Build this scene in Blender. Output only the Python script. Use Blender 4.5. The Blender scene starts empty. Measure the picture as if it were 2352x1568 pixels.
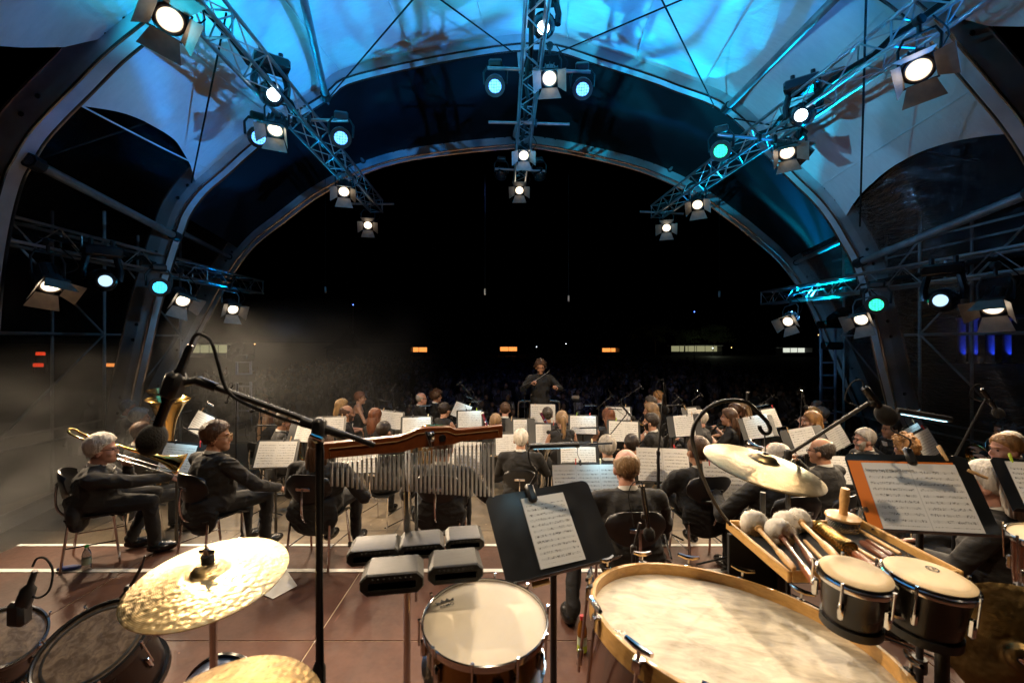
import bpy, math, random
import numpy as np
from mathutils import Vector, Matrix, noise as mnoise
random.seed(7); np.random.seed(7)
SC = bpy.context.scene
COL = SC.collection
R = math.radians
# ---------------------------------------------------------------- camera
F, CX, CY, EYE = 1045.3, 1176.0, 784.0, 2.45
cd = bpy.data.cameras.new('camera'); cam = bpy.data.objects.new('camera', cd); COL.objects.link(cam)
cam.location = (0, 0, EYE); cam.rotation_euler = (R(90), 0, 0)
cd.sensor_width = 36; cd.lens = 16.0; cd.clip_start = .05; cd.clip_end = 2000
cd.dof.use_dof = True; cd.dof.focus_distance = 5.5; cd.dof.aperture_fstop = 3.5
SC.camera = cam
# ---------------------------------------------------------------- night sky, exposure
world = bpy.data.worlds.new('World'); SC.world = world; world.use_nodes = True
wn = world.node_tree.nodes; wl = world.node_tree.links
sky = wn.new('ShaderNodeTexSky'); sky.sky_type = 'NISHITA'; sky.sun_disc = False
sky.sun_elevation = R(-8); sky.sun_rotation = R(170)
wl.new(sky.outputs[0], wn['Background'].inputs[0]); wn['Background'].inputs[1].default_value = .02
SC.view_settings.view_transform = 'Standard'; SC.view_settings.look = 'None'
SC.view_settings.exposure = 0.0; SC.view_settings.gamma = 1.0
SC.render.engine = 'CYCLES'
SC.cycles.use_denoising = True
SC.cycles.max_bounces = 6; SC.cycles.diffuse_bounces = 3; SC.cycles.glossy_bounces = 3
SC.cycles.transmission_bounces = 4; SC.cycles.transparent_max_bounces = 10; SC.cycles.volume_bounces = 0
SC.cycles.sample_clamp_indirect = 3.0; SC.cycles.sample_clamp_direct = 0
SC.cycles.caustics_reflective = False; SC.cycles.caustics_refractive = False
SC.cycles.volume_step_rate = 2.0; SC.cycles.volume_max_steps = 64

def W(u, v, Y):
    """pixel of the 2352-wide photograph at depth Y metres -> point of the place"""
    return Vector(((u - CX) / F * Y, Y, EYE - (v - CY) / F * Y))
def V(*a): return Vector(a)
# ---------------------------------------------------------------- object helpers
def link(o, parent=None):
    COL.objects.link(o)
    if parent is not None: o.parent = parent
    return o
def tag(o, label=None, cat=None, group=None, kind=None):
    if label: o['label'] = label
    if cat: o['category'] = cat
    if group: o['group'] = group
    if kind: o['kind'] = kind
    return o
def thing(name, label, cat, loc=(0, 0, 0), rotz=0.0, group=None, M=None):
    o = bpy.data.objects.new(name, None); link(o); o.empty_display_size = .1
    if M is not None: o.matrix_world = M
    else: o.location = loc; o.rotation_euler = (0, 0, rotz)
    return tag(o, label, cat, group)
def copy_tree(o, parent=None):
    c = o.copy(); link(c, parent)
    if parent is not None: c.matrix_parent_inverse = o.matrix_parent_inverse.copy()
    for ch in list(KIDS.get(o.name, [])): copy_tree(ch, c)
    return c
KIDS = {}
def frame(loc, z, x=None):
    z = Vector(z).normalized()
    x = Vector(x) if x is not None else (Vector((1, 0, 0)) if abs(z.x) < .9 else Vector((0, 1, 0)))
    y = z.cross(x).normalized(); x = y.cross(z).normalized()
    return Matrix(((x.x, y.x, z.x, loc[0]), (x.y, y.y, z.y, loc[1]), (x.z, y.z, z.z, loc[2]), (0, 0, 0, 1)))
def plane_frame(C, yaw, tilt, roll=0.0):
    """X along the width, Y up the desk, Z towards the reader"""
    yaw, tilt, roll = R(yaw), R(tilt), R(roll)
    X = V(math.cos(yaw), math.sin(yaw), 0); N = V(-math.sin(yaw), math.cos(yaw), 0)
    U = V(0, 0, 1) * math.cos(tilt) + N * math.sin(tilt)
    X2 = X * math.cos(roll) + U * math.sin(roll); U2 = -X * math.sin(roll) + U * math.cos(roll)
    Z = X2.cross(U2)
    return Matrix(((X2.x, U2.x, Z.x, C[0]), (X2.y, U2.y, Z.y, C[1]), (X2.z, U2.z, Z.z, C[2]), (0, 0, 0, 1)))
class MB:
    def __init__(s): s.v = []; s.f = []; s.m = []
    def add(s, vs, fs, mi=0):
        k = len(s.v); s.v += [tuple(p) for p in vs]; s.f += [tuple(i + k for i in f) for f in fs]; s.m += [mi] * len(fs); return s
    def tube(s, pts, r, n=8, mi=0, closed=False, sx=1.0):
        pts = [Vector(p) for p in pts]; k = len(pts)
        rs = r if hasattr(r, '__len__') else [r] * k
        vs = []; up = None
        for i, p in enumerate(pts):
            if closed: d = pts[(i + 1) % k] - pts[i - 1]
            else: d = pts[min(i + 1, k - 1)] - pts[max(i - 1, 0)]
            d = d.normalized() if d.length > 1e-9 else V(0, 0, 1)
            if up is None:
                up = V(0, 0, 1) if abs(d.z) < .9 else V(1, 0, 0)
            x = d.cross(up)
            if x.length < 1e-6: x = d.cross(V(1, 0, 0))
            x.normalize(); y = x.cross(d).normalized(); up = y
            for j in range(n):
                a = 2 * math.pi * j / n
                vs.append(p + x * (math.cos(a) * rs[i] * sx) + y * (math.sin(a) * rs[i]))
        fs = []
        for i in range(k if closed else k - 1):
            for j in range(n):
                a = i * n + j; b = i * n + (j + 1) % n; i2 = (i + 1) % k
                fs.append((a, b, i2 * n + (j + 1) % n, i2 * n + j))
        if not closed:
            fs.append(tuple(range(n - 1, -1, -1))); fs.append(tuple((k - 1) * n + j for j in range(n)))
        return s.add(vs, fs, mi)
    def lathe(s, prof, n=24, mi=0, M=None, a0=0.0):
        vs = []; ring = []
        for r, z in prof:
            if r < 1e-6: ring.append([len(vs)]); vs.append(V(0, 0, z))
            else:
                ring.append(list(range(len(vs), len(vs) + n)))
                for j in range(n):
                    a = a0 + 2 * math.pi * j / n; vs.append(V(r * math.cos(a), r * math.sin(a), z))
        fs = []
        for A, B in zip(ring, ring[1:]):
            for j in range(n):
                j2 = (j + 1) % n
                if len(A) == 1 and len(B) == 1: continue
                if len(A) == 1: fs.append((A[0], B[j2], B[j]))
                elif len(B) == 1: fs.append((A[j], A[j2], B[0]))
                else: fs.append((A[j], A[j2], B[j2], B[j]))
        if M is not None: vs = [M @ p for p in vs]
        return s.add(vs, fs, mi)
    def box(s, c, size, mi=0, M=None, b=0.0):
        hx, hy, hz = [q / 2 for q in size]; c = Vector(c); b = min(b, hx * .9, hy * .9, hz * .9)
        if b <= 0:
            vs = [V(x, y, z) for z in (-hz, hz) for y in (-hy, hy) for x in (-hx, hx)]
            fs = [(0, 2, 3, 1), (4, 5, 7, 6), (0, 1, 5, 4), (2, 6, 7, 3), (0, 4, 6, 2), (1, 3, 7, 5)]
        else:
            vs = []; ix = {}
            for sx in (-1, 1):
                for sy in (-1, 1):
                    for sz in (-1, 1):
                        for ax in range(3):
                            p = [sx * (hx - b), sy * (hy - b), sz * (hz - b)]
                            p[ax] = (sx * hx, sy * hy, sz * hz)[ax]
                            ix[(sx, sy, sz, ax)] = len(vs); vs.append(Vector(p))
            fs = []
            for ax in range(3):
                o1, o2 = [(1, 2), (2, 0), (0, 1)][ax]
                for sg in (-1, 1):
                    q = []
                    for a, bb in ((-1, -1), (1, -1), (1, 1), (-1, 1)):
                        k = [0, 0, 0]; k[ax] = sg; k[o1] = a; k[o2] = bb; q.append(ix[(*k, ax)])
                    fs.append(tuple(q if sg > 0 else q[::-1]))
            for ax in range(3):
                o1, o2 = [(1, 2), (2, 0), (0, 1)][ax]
                for a in (-1, 1):
                    for bb in (-1, 1):
                        k0 = [0, 0, 0]; k0[ax] = -1; k0[o1] = a; k0[o2] = bb; k1 = list(k0); k1[ax] = 1
                        q = [ix[(*k0, o1)], ix[(*k1, o1)], ix[(*k1, o2)], ix[(*k0, o2)]]
                        fs.append(tuple(q if a * bb < 0 else q[::-1]))
            for sx in (-1, 1):
                for sy in (-1, 1):
                    for sz in (-1, 1):
                        q = [ix[(sx, sy, sz, a)] for a in range(3)]
                        fs.append(tuple(q if sx * sy * sz > 0 else q[::-1]))
        vs = [(M @ p if M is not None else p) + c if M is None else M @ (p + c) for p in vs]
        return s.add(vs, fs, mi)
    def ell(s, c, r, n=14, m=9, mi=0, M=None):
        prof = [(math.sin(math.pi * i / m), -math.cos(math.pi * i / m)) for i in range(m + 1)]
        prof[0] = (0, -1); prof[-1] = (0, 1)
        k = len(s.v); s.lathe(prof, n, mi)
        for i in range(k, len(s.v)):
            p = V(s.v[i][0] * r[0], s.v[i][1] * r[1], s.v[i][2] * r[2]) + Vector(c)
            s.v[i] = tuple(M @ p if M is not None else p)
        return s
    def prism(s, poly, h, mi=0, M=None, z0=0.0):
        n = len(poly); vs = [V(x, y, z0) for x, y in poly] + [V(x, y, z0 + h) for x, y in poly]
        fs = [tuple(range(n - 1, -1, -1)), tuple(range(n, 2 * n))] + [(i, (i + 1) % n, n + (i + 1) % n, n + i) for i in range(n)]
        if M is not None: vs = [M @ p for p in vs]
        return s.add(vs, fs, mi)
    def mesh(s, name, mats, sharp=38):
        me = bpy.data.meshes.new(name); me.from_pydata([tuple(p) for p in s.v], [], s.f)
        for m in (mats if isinstance(mats, (list, tuple)) else [mats]): me.materials.append(m)
        me.polygons.foreach_set('material_index', s.m)
        me.polygons.foreach_set('use_smooth', [True] * len(s.f)); me.update()
        try: me.set_sharp_from_angle(angle=R(sharp))
        except Exception: pass
        return me
    def build(s, name, mats, parent=None, M=None, sharp=38):
        return put(name, s.mesh(name, mats, sharp), parent, M)
def put(name, me, parent=None, M=None):
    o = bpy.data.objects.new(name, me); link(o, parent)
    if parent is not None: KIDS.setdefault(parent.name, []).append(o)
    if M is not None:
        if parent is None: o.matrix_world = M
        else: o.matrix_basis = M
    return o
def bez(pts, n=24):
    """Catmull-Rom through the points"""
    P = [Vector(p) for p in pts]; P = [P[0] * 2 - P[1]] + P + [P[-1] * 2 - P[-2]]; out = []
    k = len(P) - 3
    for i in range(k):
        a, b, c, d = P[i:i + 4]; m = max(2, n // k)
        for j in range(m):
            t = j / m
            out.append(.5 * ((2 * b) + (c - a) * t + (2 * a - 5 * b + 4 * c - d) * t * t + (3 * b - a - 3 * c + d) * t ** 3))
    out.append(P[-2].copy()); return out
def text_mesh(body, size, name='lettering', bold=False):
    cu = bpy.data.curves.new('t', 'FONT'); cu.body = body; cu.size = size; cu.align_x = 'CENTER'; cu.align_y = 'CENTER'
    cu.offset = .012 * size if bold else 0
    o = bpy.data.objects.new('t', cu); COL.objects.link(o)
    bpy.context.view_layer.update(); dg = bpy.context.evaluated_depsgraph_get()
    me = bpy.data.meshes.new_from_object(o.evaluated_get(dg)); me.name = name
    bpy.data.objects.remove(o); bpy.data.curves.remove(cu); return me
# ---------------------------------------------------------------- materials
def _nt(name):
    m = bpy.data.materials.new(name); m.use_nodes = True; nt = m.node_tree
    return m, nt, nt.nodes, nt.links, nt.nodes['Principled BSDF']
def mat(name, col, rough=.5, metal=0.0, var=.15, vs=6.0, bump=0.0, bs=40.0, coat=0.0, spec=.5, stretch=None, sheen=0.0, emit=None, es=0.0, trans=0.0, alpha=1.0, rv=.1):
    m, nt, N, L, P = _nt(name)
    P.inputs['Roughness'].default_value = rough; P.inputs['Metallic'].default_value = metal
    P.inputs['Coat Weight'].default_value = coat; P.inputs['Specular IOR Level'].default_value = spec
    P.inputs['Sheen Weight'].default_value = sheen; P.inputs['Transmission Weight'].default_value = trans; P.inputs['Alpha'].default_value = alpha
    tc = N.new('ShaderNodeTexCoord'); mp = N.new('ShaderNodeMapping'); L.new(tc.outputs['Object'], mp.inputs[0])
    if stretch: mp.inputs['Scale'].default_value = stretch
    nz = N.new('ShaderNodeTexNoise'); nz.inputs['Scale'].default_value = vs; nz.inputs['Detail'].default_value = 5
    L.new(mp.outputs[0], nz.inputs['Vector'])
    cr = N.new('ShaderNodeValToRGB'); L.new(nz.outputs[0], cr.inputs[0])
    c = Vector(col[:3]); lo = c * (1 - var); hi = c * (1 + var)
    cr.color_ramp.elements[0].position = .3; cr.color_ramp.elements[1].position = .7
    cr.color_ramp.elements[0].color = (*lo, 1); cr.color_ramp.elements[1].color = (*[min(1, q) for q in hi], 1)
    L.new(cr.outputs[0], P.inputs['Base Color'])
    if rv:
        mr = N.new('ShaderNodeMapRange'); L.new(nz.outputs[0], mr.inputs[0])
        mr.inputs[3].default_value = max(.02, rough - rv); mr.inputs[4].default_value = min(1, rough + rv)
        L.new(mr.outputs[0], P.inputs['Roughness'])
    if bump:
        n2 = N.new('ShaderNodeTexNoise'); n2.inputs['Scale'].default_value = bs; n2.inputs['Detail'].default_value = 4
        L.new(mp.outputs[0], n2.inputs['Vector'])
        b = N.new('ShaderNodeBump'); b.inputs['Strength'].default_value = bump; b.inputs['Distance'].default_value = .01
        L.new(n2.outputs[0], b.inputs['Height']); L.new(b.outputs[0], P.inputs['Normal'])
    if emit:
        P.inputs['Emission Color'].default_value = (*emit, 1); P.inputs['Emission Strength'].default_value = es
    return m
def emis(name, col, s, cells=0.0):
    m, nt, N, L, P = _nt(name)
    P.inputs['Base Color'].default_value = (*[.3 * c for c in col], 1)
    P.inputs['Emission Color'].default_value = (*col, 1); P.inputs['Emission Strength'].default_value = s
    if cells:
        tc = N.new('ShaderNodeTexCoord'); vo = N.new('ShaderNodeTexVoronoi'); vo.inputs['Scale'].default_value = cells; vo.inputs['Randomness'].default_value = .25
        L.new(tc.outputs['Object'], vo.inputs['Vector'])
        mr = N.new('ShaderNodeMapRange'); L.new(vo.outputs['Distance'], mr.inputs[0]); mr.inputs[1].default_value = .25; mr.inputs[2].default_value = .62
        mr.inputs[3].default_value = s; mr.inputs[4].default_value = s * .3; L.new(mr.outputs[0], P.inputs['Emission Strength'])
    return m
M_ = {}
M_['chrome'] = mat('chrome', (.75, .75, .76), .14, 1, .05, rv=.06)
M_['chime'] = mat('chime_steel', (.80, .81, .84), .28, .55, .06, 5)
M_['alu'] = mat('aluminium', (.55, .56, .58), .34, 1, .12, 9, bump=.05, bs=60)
M_['steel'] = mat('galvanised_steel', (.34, .36, .38), .45, .8, .25, 5)
M_['blackm'] = mat('black_metal', (.012, .012, .013), .42, .0, .3, 20, bump=.03, bs=150)
M_['blackp'] = mat('black_plastic', (.014, .014, .015), .36, 0, .25, 12, bump=.03, bs=90)
M_['blackg'] = mat('black_gloss', (.01, .01, .011), .22, 0, .2, 12, coat=.3)
M_['rubber'] = mat('black_rubber', (.012, .012, .012), .7, 0, .2)
M_['foam'] = mat('foam', (.012, .011, .010), .95, 0, .3, 60, bump=.5, bs=260)
M_['door'] = mat('barn_door_paint', (.20, .17, .145), .55, .2, .2, 12)
M_['skin'] = mat('skin', (.50, .27, .18), .5, 0, .10, 14, bump=.05, bs=120)
M_['skin2'] = mat('skin_tanned', (.44, .22, .13), .48, 0, .12, 14, bump=.06, bs=120)
M_['skin3'] = mat('skin_rosy', (.56, .29, .21), .45, 0, .10, 14, bump=.05, bs=120)
M_['lip'] = mat('lips', (.36, .13, .11), .4)
M_['suit'] = mat('black_suit_wool', (.0085, .0075, .007), .8, 0, .3, 3, bump=1.0, bs=11, sheen=.03, stretch=(1, 1, 2.2))
M_['suit2'] = mat('charcoal_suit_wool', (.0135, .0118, .0105), .8, 0, .3, 3, bump=1.0, bs=11, sheen=.07, stretch=(1, 1, 2.2))
M_['dress'] = mat('black_dress_cloth', (.012, .011, .011), .75, 0, .25, 5, bump=.5, bs=12)
M_['shirt'] = mat('white_shirt_cotton', (.78, .76, .72), .8, 0, .05, 8, bump=.2, bs=30)
M_['shoe'] = mat('black_leather', (.010, .009, .009), .25, 0, .3, 10)
M_['eye'] = mat('eye', (.03, .02, .015), .15)
M_['brass'] = mat('brass_lacquer', (.83, .52, .16), .17, 1, .1, 5, rv=.05)
M_['silver'] = mat('silver_plate', (.80, .78, .74), .16, 1, .06, 5, rv=.05)
M_['ebony'] = mat('black_wood', (.010, .009, .008), .3, 0, .2)
M_['bassoon'] = mat('red_maple_lacquer', (.14, .010, .012), .2, 0, .25, 14, coat=.5)
M_['peg'] = mat('clothes_peg_wood', (.56, .36, .17), .6, 0, .15, 30)
M_['red'] = mat('red_plastic', (.55, .02, .02), .4)
M_['green'] = mat('green_plastic', (.03, .45, .10), .4)
M_['blue'] = mat('blue_case_cloth', (.012, .03, .16), .7, 0, .2, 30, bump=.2)
M_['lime'] = mat('lime_plastic', (.45, .6, .03), .4)
M_['white'] = mat('white_tape', (.80, .78, .74), .55, 0, .08, 5)
M_['cable'] = mat('cable_rubber', (.008, .008, .008), .75, spec=.2)
def hairm(name, col, rough=.45): return mat(name, col, rough, 0, .45, 30, bump=.9, bs=70, stretch=(1, 1, .16), spec=.4)
HC = {'white': hairm('hair_white', (.62, .57, .50)), 'grey': hairm('hair_grey', (.34, .31, .27)), 'dgrey': hairm('hair_dark_grey', (.070, .054, .042)),
      'brown': hairm('hair_brown', (.075, .036, .018)), 'dark': hairm('hair_dark', (.022, .013, .009)), 'blond': hairm('hair_blond', (.42, .25, .10)),
      'lblond': hairm('hair_pale_blond', (.60, .38, .22)), 'red': hairm('hair_red_brown', (.15, .05, .02)), 'ginger': hairm('hair_ginger', (.34, .17, .06)),
      'sandy': hairm('hair_sandy', (.26, .16, .08))}
def cymbal_mat(name, col, hammer, rough):
    m, nt, N, L, P = _nt(name); P.inputs['Metallic'].default_value = 1
    tc = N.new('ShaderNodeTexCoord')
    wv = N.new('ShaderNodeTexWave'); wv.wave_type = 'RINGS'; wv.rings_direction = 'Z'; wv.inputs['Scale'].default_value = 70; wv.inputs['Distortion'].default_value = .6
    vo = N.new('ShaderNodeTexVoronoi'); vo.inputs['Scale'].default_value = 62; vo.feature = 'SMOOTH_F1'
    nz = N.new('ShaderNodeTexNoise'); nz.inputs['Scale'].default_value = 7; nz.inputs['Detail'].default_value = 6
    for q in (wv, vo, nz): L.new(tc.outputs['Object'], q.inputs['Vector'])
    b1 = N.new('ShaderNodeBump'); b1.inputs['Strength'].default_value = .10; b1.inputs['Distance'].default_value = .002; L.new(wv.outputs[1], b1.inputs['Height'])
    b2 = N.new('ShaderNodeBump'); b2.inputs['Strength'].default_value = hammer; b2.inputs['Distance'].default_value = .006
    L.new(vo.outputs['Distance'], b2.inputs['Height']); L.new(b1.outputs[0], b2.inputs['Normal']); L.new(b2.outputs[0], P.inputs['Normal'])
    cr = N.new('ShaderNodeValToRGB'); L.new(nz.outputs[0], cr.inputs[0]); c = Vector(col)
    cr.color_ramp.elements[0].position = .32; cr.color_ramp.elements[1].position = .62
    cr.color_ramp.elements[0].color = (*(c * .55), 1); cr.color_ramp.elements[1].color = (*c, 1); L.new(cr.outputs[0], P.inputs['Base Color'])
    mr = N.new('ShaderNodeMapRange'); L.new(nz.outputs[0], mr.inputs[0]); mr.inputs[3].default_value = rough + .10; mr.inputs[4].default_value = rough - .05
    L.new(mr.outputs[0], P.inputs['Roughness'])
    P.inputs['Anisotropic'].default_value = .75; tg = N.new('ShaderNodeTangent'); tg.direction_type = 'RADIAL'; tg.axis = 'Z'; L.new(tg.outputs[0], P.inputs['Tangent'])
    return m
M_['cym'] = cymbal_mat('hammered_cymbal_bronze', (.95, .70, .34), .38, .34)
M_['cym2'] = cymbal_mat('worn_cymbal_bronze', (.27, .205, .105), .12, .28)
M_['cym3'] = cymbal_mat('dark_cymbal_bronze', (.22, .145, .058), .40, .36)
def wood(name, a, b, sc=(1, 14, 14), rough=.35, coat=.3):
    m, nt, N, L, P = _nt(name)
    tc = N.new('ShaderNodeTexCoord'); mp = N.new('ShaderNodeMapping'); mp.inputs['Scale'].default_value = sc; L.new(tc.outputs['Object'], mp.inputs[0])
    nz = N.new('ShaderNodeTexNoise'); nz.inputs['Scale'].default_value = 5; nz.inputs['Detail'].default_value = 7; nz.inputs['Distortion'].default_value = .5; L.new(mp.outputs[0], nz.inputs['Vector'])
    cr = N.new('ShaderNodeValToRGB'); cr.color_ramp.elements[0].position = .3; cr.color_ramp.elements[1].position = .7
    cr.color_ramp.elements[0].color = (*a, 1); cr.color_ramp.elements[1].color = (*b, 1); L.new(nz.outputs[0], cr.inputs[0]); L.new(cr.outputs[0], P.inputs['Base Color'])
    P.inputs['Roughness'].default_value = rough; P.inputs['Coat Weight'].default_value = coat
    bp = N.new('ShaderNodeBump'); bp.inputs['Strength'].default_value = .08; bp.inputs['Distance'].default_value = .004; L.new(nz.outputs[0], bp.inputs['Height']); L.new(bp.outputs[0], P.inputs['Normal'])
    return m
M_['barwood'] = wood('chime_bar_wood', (.16, .040, .012), (.26, .075, .022), (2, 20, 20), .28, .5)
M_['maple'] = wood('maple_hoop', (.52, .28, .08), (.68, .40, .13), (6, 6, 18), .4, .25)
M_['maple2'] = wood('maple_stick', (.50, .28, .10), (.66, .40, .16), (10, 10, 10), .4, .2)
M_['rosewood'] = wood('rosewood', (.09, .028, .013), (.16, .05, .022), (10, 10, 3), .3, .4)
M_['mahog'] = wood('mahogany_shell', (.045, .014, .008), (.085, .026, .012), (12, 12, 2), .22, .6)
M_['darkshell'] = mat('dark_drum_lacquer', (.007, .0035, .003), .28, 0, .3, 5, coat=.1)
M_['blueshell'] = mat('blue_sparkle_lacquer', (.008, .025, .07), .3, .5, .9, 160, coat=.4)
M_['bronze_shell'] = mat('bronze_shell', (.30, .19, .07), .25, .9, .25, 6)
def head_mat(name, base, stain, sc, amt, rough=.5, streak=(1, 1, 1)):
    m, nt, N, L, P = _nt(name)
    tc = N.new('ShaderNodeTexCoord'); mp = N.new('ShaderNodeMapping'); mp.inputs['Scale'].default_value = streak; mp.inputs['Rotation'].default_value = (0, 0, R(35)); L.new(tc.outputs['Object'], mp.inputs[0])
    nz = N.new('ShaderNodeTexNoise'); nz.inputs['Scale'].default_value = sc; nz.inputs['Detail'].default_value = 8; nz.inputs['Roughness'].default_value = .65; nz.inputs['Distortion'].default_value = .6; L.new(mp.outputs[0], nz.inputs['Vector'])
    cr = N.new('ShaderNodeValToRGB'); cr.color_ramp.elements[0].position = .5 - amt; cr.color_ramp.elements[1].position = .62
    cr.color_ramp.elements[0].color = (*stain, 1); cr.color_ramp.elements[1].color = (*base, 1); L.new(nz.outputs[0], cr.inputs[0]); L.new(cr.outputs[0], P.inputs['Base Color'])
    P.inputs['Roughness'].default_value = rough; return m
M_['head_bass'] = head_mat('stained_drum_skin', (.72, .64, .49), (.30, .245, .165), 7.5, .20, .5, (1, 2.2, 1))
M_['head_snare'] = head_mat('coated_drum_head', (.76, .68, .54), (.66, .58, .45), 4, .2, .55)
M_['head_bongo'] = head_mat('bongo_head', (.72, .56, .33), (.62, .46, .25), 9, .2, .5)
M_['head_tom'] = head_mat('worn_clear_head', (.13, .10, .078), (.055, .04, .03), 24, .1, .25)
def sheet_mat(name, rows, pages, dens=1.0, paper=(.74, .73, .70)):
    m, nt, N, L, P = _nt(name); P.inputs['Roughness'].default_value = .75
    def mth(op, a, b=None, c=None):
        q = N.new('ShaderNodeMath'); q.operation = op
        for i, w in enumerate((a, b, c)):
            if w is None: continue
            if isinstance(w, (int, float)): q.inputs[i].default_value = w
            else: L.new(w, q.inputs[i])
        return q.outputs[0]
    tc = N.new('ShaderNodeTexCoord'); sp = N.new('ShaderNodeSeparateXYZ'); L.new(tc.outputs['Generated'], sp.inputs[0])
    x, y = sp.outputs[0], sp.outputs[1]
    oi = N.new('ShaderNodeObjectInfo')
    px = mth('FRACT', mth('MULTIPLY', x, pages)); yy = mth('MULTIPLY', y, rows); fy = mth('FRACT', yy)
    inx = mth('MULTIPLY', mth('GREATER_THAN', px, .07), mth('LESS_THAN', px, .94))
    iny = mth('MULTIPLY', mth('GREATER_THAN', y, .05), mth('LESS_THAN', y, .88))
    band = mth('MULTIPLY', mth('GREATER_THAN', fy, .28), mth('LESS_THAN', fy, .68))
    lines = mth('GREATER_THAN', mth('FRACT', mth('MULTIPLY', fy, 10.0)), .72)
    cb = N.new('ShaderNodeCombineXYZ'); L.new(mth('MULTIPLY', x, 46.0 * pages), cb.inputs[0]); L.new(mth('MULTIPLY', yy, 3.2), cb.inputs[1]); L.new(mth('MULTIPLY', oi.outputs['Random'], 90), cb.inputs[2])
    nz = N.new('ShaderNodeTexNoise'); nz.inputs['Scale'].default_value = 1.0; nz.inputs['Detail'].default_value = 1; L.new(cb.outputs[0], nz.inputs['Vector'])
    notes = mth('GREATER_THAN', nz.outputs[0], .57)
    cb2 = N.new('ShaderNodeCombineXYZ'); L.new(mth('MULTIPLY', x, 6.0 * pages), cb2.inputs[0]); L.new(mth('FLOOR', yy), cb2.inputs[1]); L.new(mth('MULTIPLY', oi.outputs['Random'], 40), cb2.inputs[2])
    n2 = N.new('ShaderNodeTexNoise'); n2.inputs['Scale'].default_value = 1.3; L.new(cb2.outputs[0], n2.inputs['Vector'])
    notes = mth('MULTIPLY', notes, mth('GREATER_THAN', n2.outputs[0], .42))
    ink = mth('MULTIPLY', mth('MULTIPLY', inx, iny), mth('MULTIPLY', band, mth('MAXIMUM', mth('MULTIPLY', lines, .5), mth('MULTIPLY', notes, .9 * dens))))
    fold = mth('MULTIPLY', mth('LESS_THAN', mth('ABSOLUTE', mth('SUBTRACT', px, 0.0)), .012), .35)
    ink = mth('MAXIMUM', ink, fold)
    mx = N.new('ShaderNodeMix'); mx.data_type = 'RGBA'; mx.inputs[6].default_value = (*paper, 1); mx.inputs[7].default_value = (.06, .055, .05, 1)
    L.new(ink, mx.inputs[0]); L.new(mx.outputs[2], P.inputs['Base Color'])
    P.inputs['Emission Strength'].default_value = 0; return m
M_['sheet2'] = sheet_mat('sheet_music_spread', 10, 2); M_['sheet1'] = sheet_mat('sheet_music_page', 11, 1); M_['sheet3'] = sheet_mat('sheet_music_triple', 9, 3)
M_['sheetD'] = sheet_mat('sheet_music_printed_page', 13, 1, 1.0)
M_['sheetO'] = sheet_mat('sheet_music_printed_spread', 11, 2, 1.0, (.74, .73, .72))
M_['orange'] = mat('orange_card', (.75, .20, .02), .55, 0, .06, 5)
M_['fluff'] = mat('white_felt_fluff', (.80, .75, .66), .95, 0, .12, 60)
M_['tray'] = mat('black_tray_felt', (.012, .012, .012), .9, 0, .3, 40)
M_['blackdesk'] = mat('black_desk_steel', (.010, .011, .013), .33, 0, .25, 8, bump=.02, bs=120)
M_['glassb'] = mat('clear_bottle_plastic', (.85, .9, .9), .08, 0, .03, trans=.9, spec=.5, rv=.02)
M_['tea'] = mat('tea_drink_bottle', (.42, .16, .02), .12, 0, .1, trans=.5, rv=.02)
M_['label'] = mat('bottle_label', (.5, .6, .45), .5, 0, .5, 12)
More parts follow.
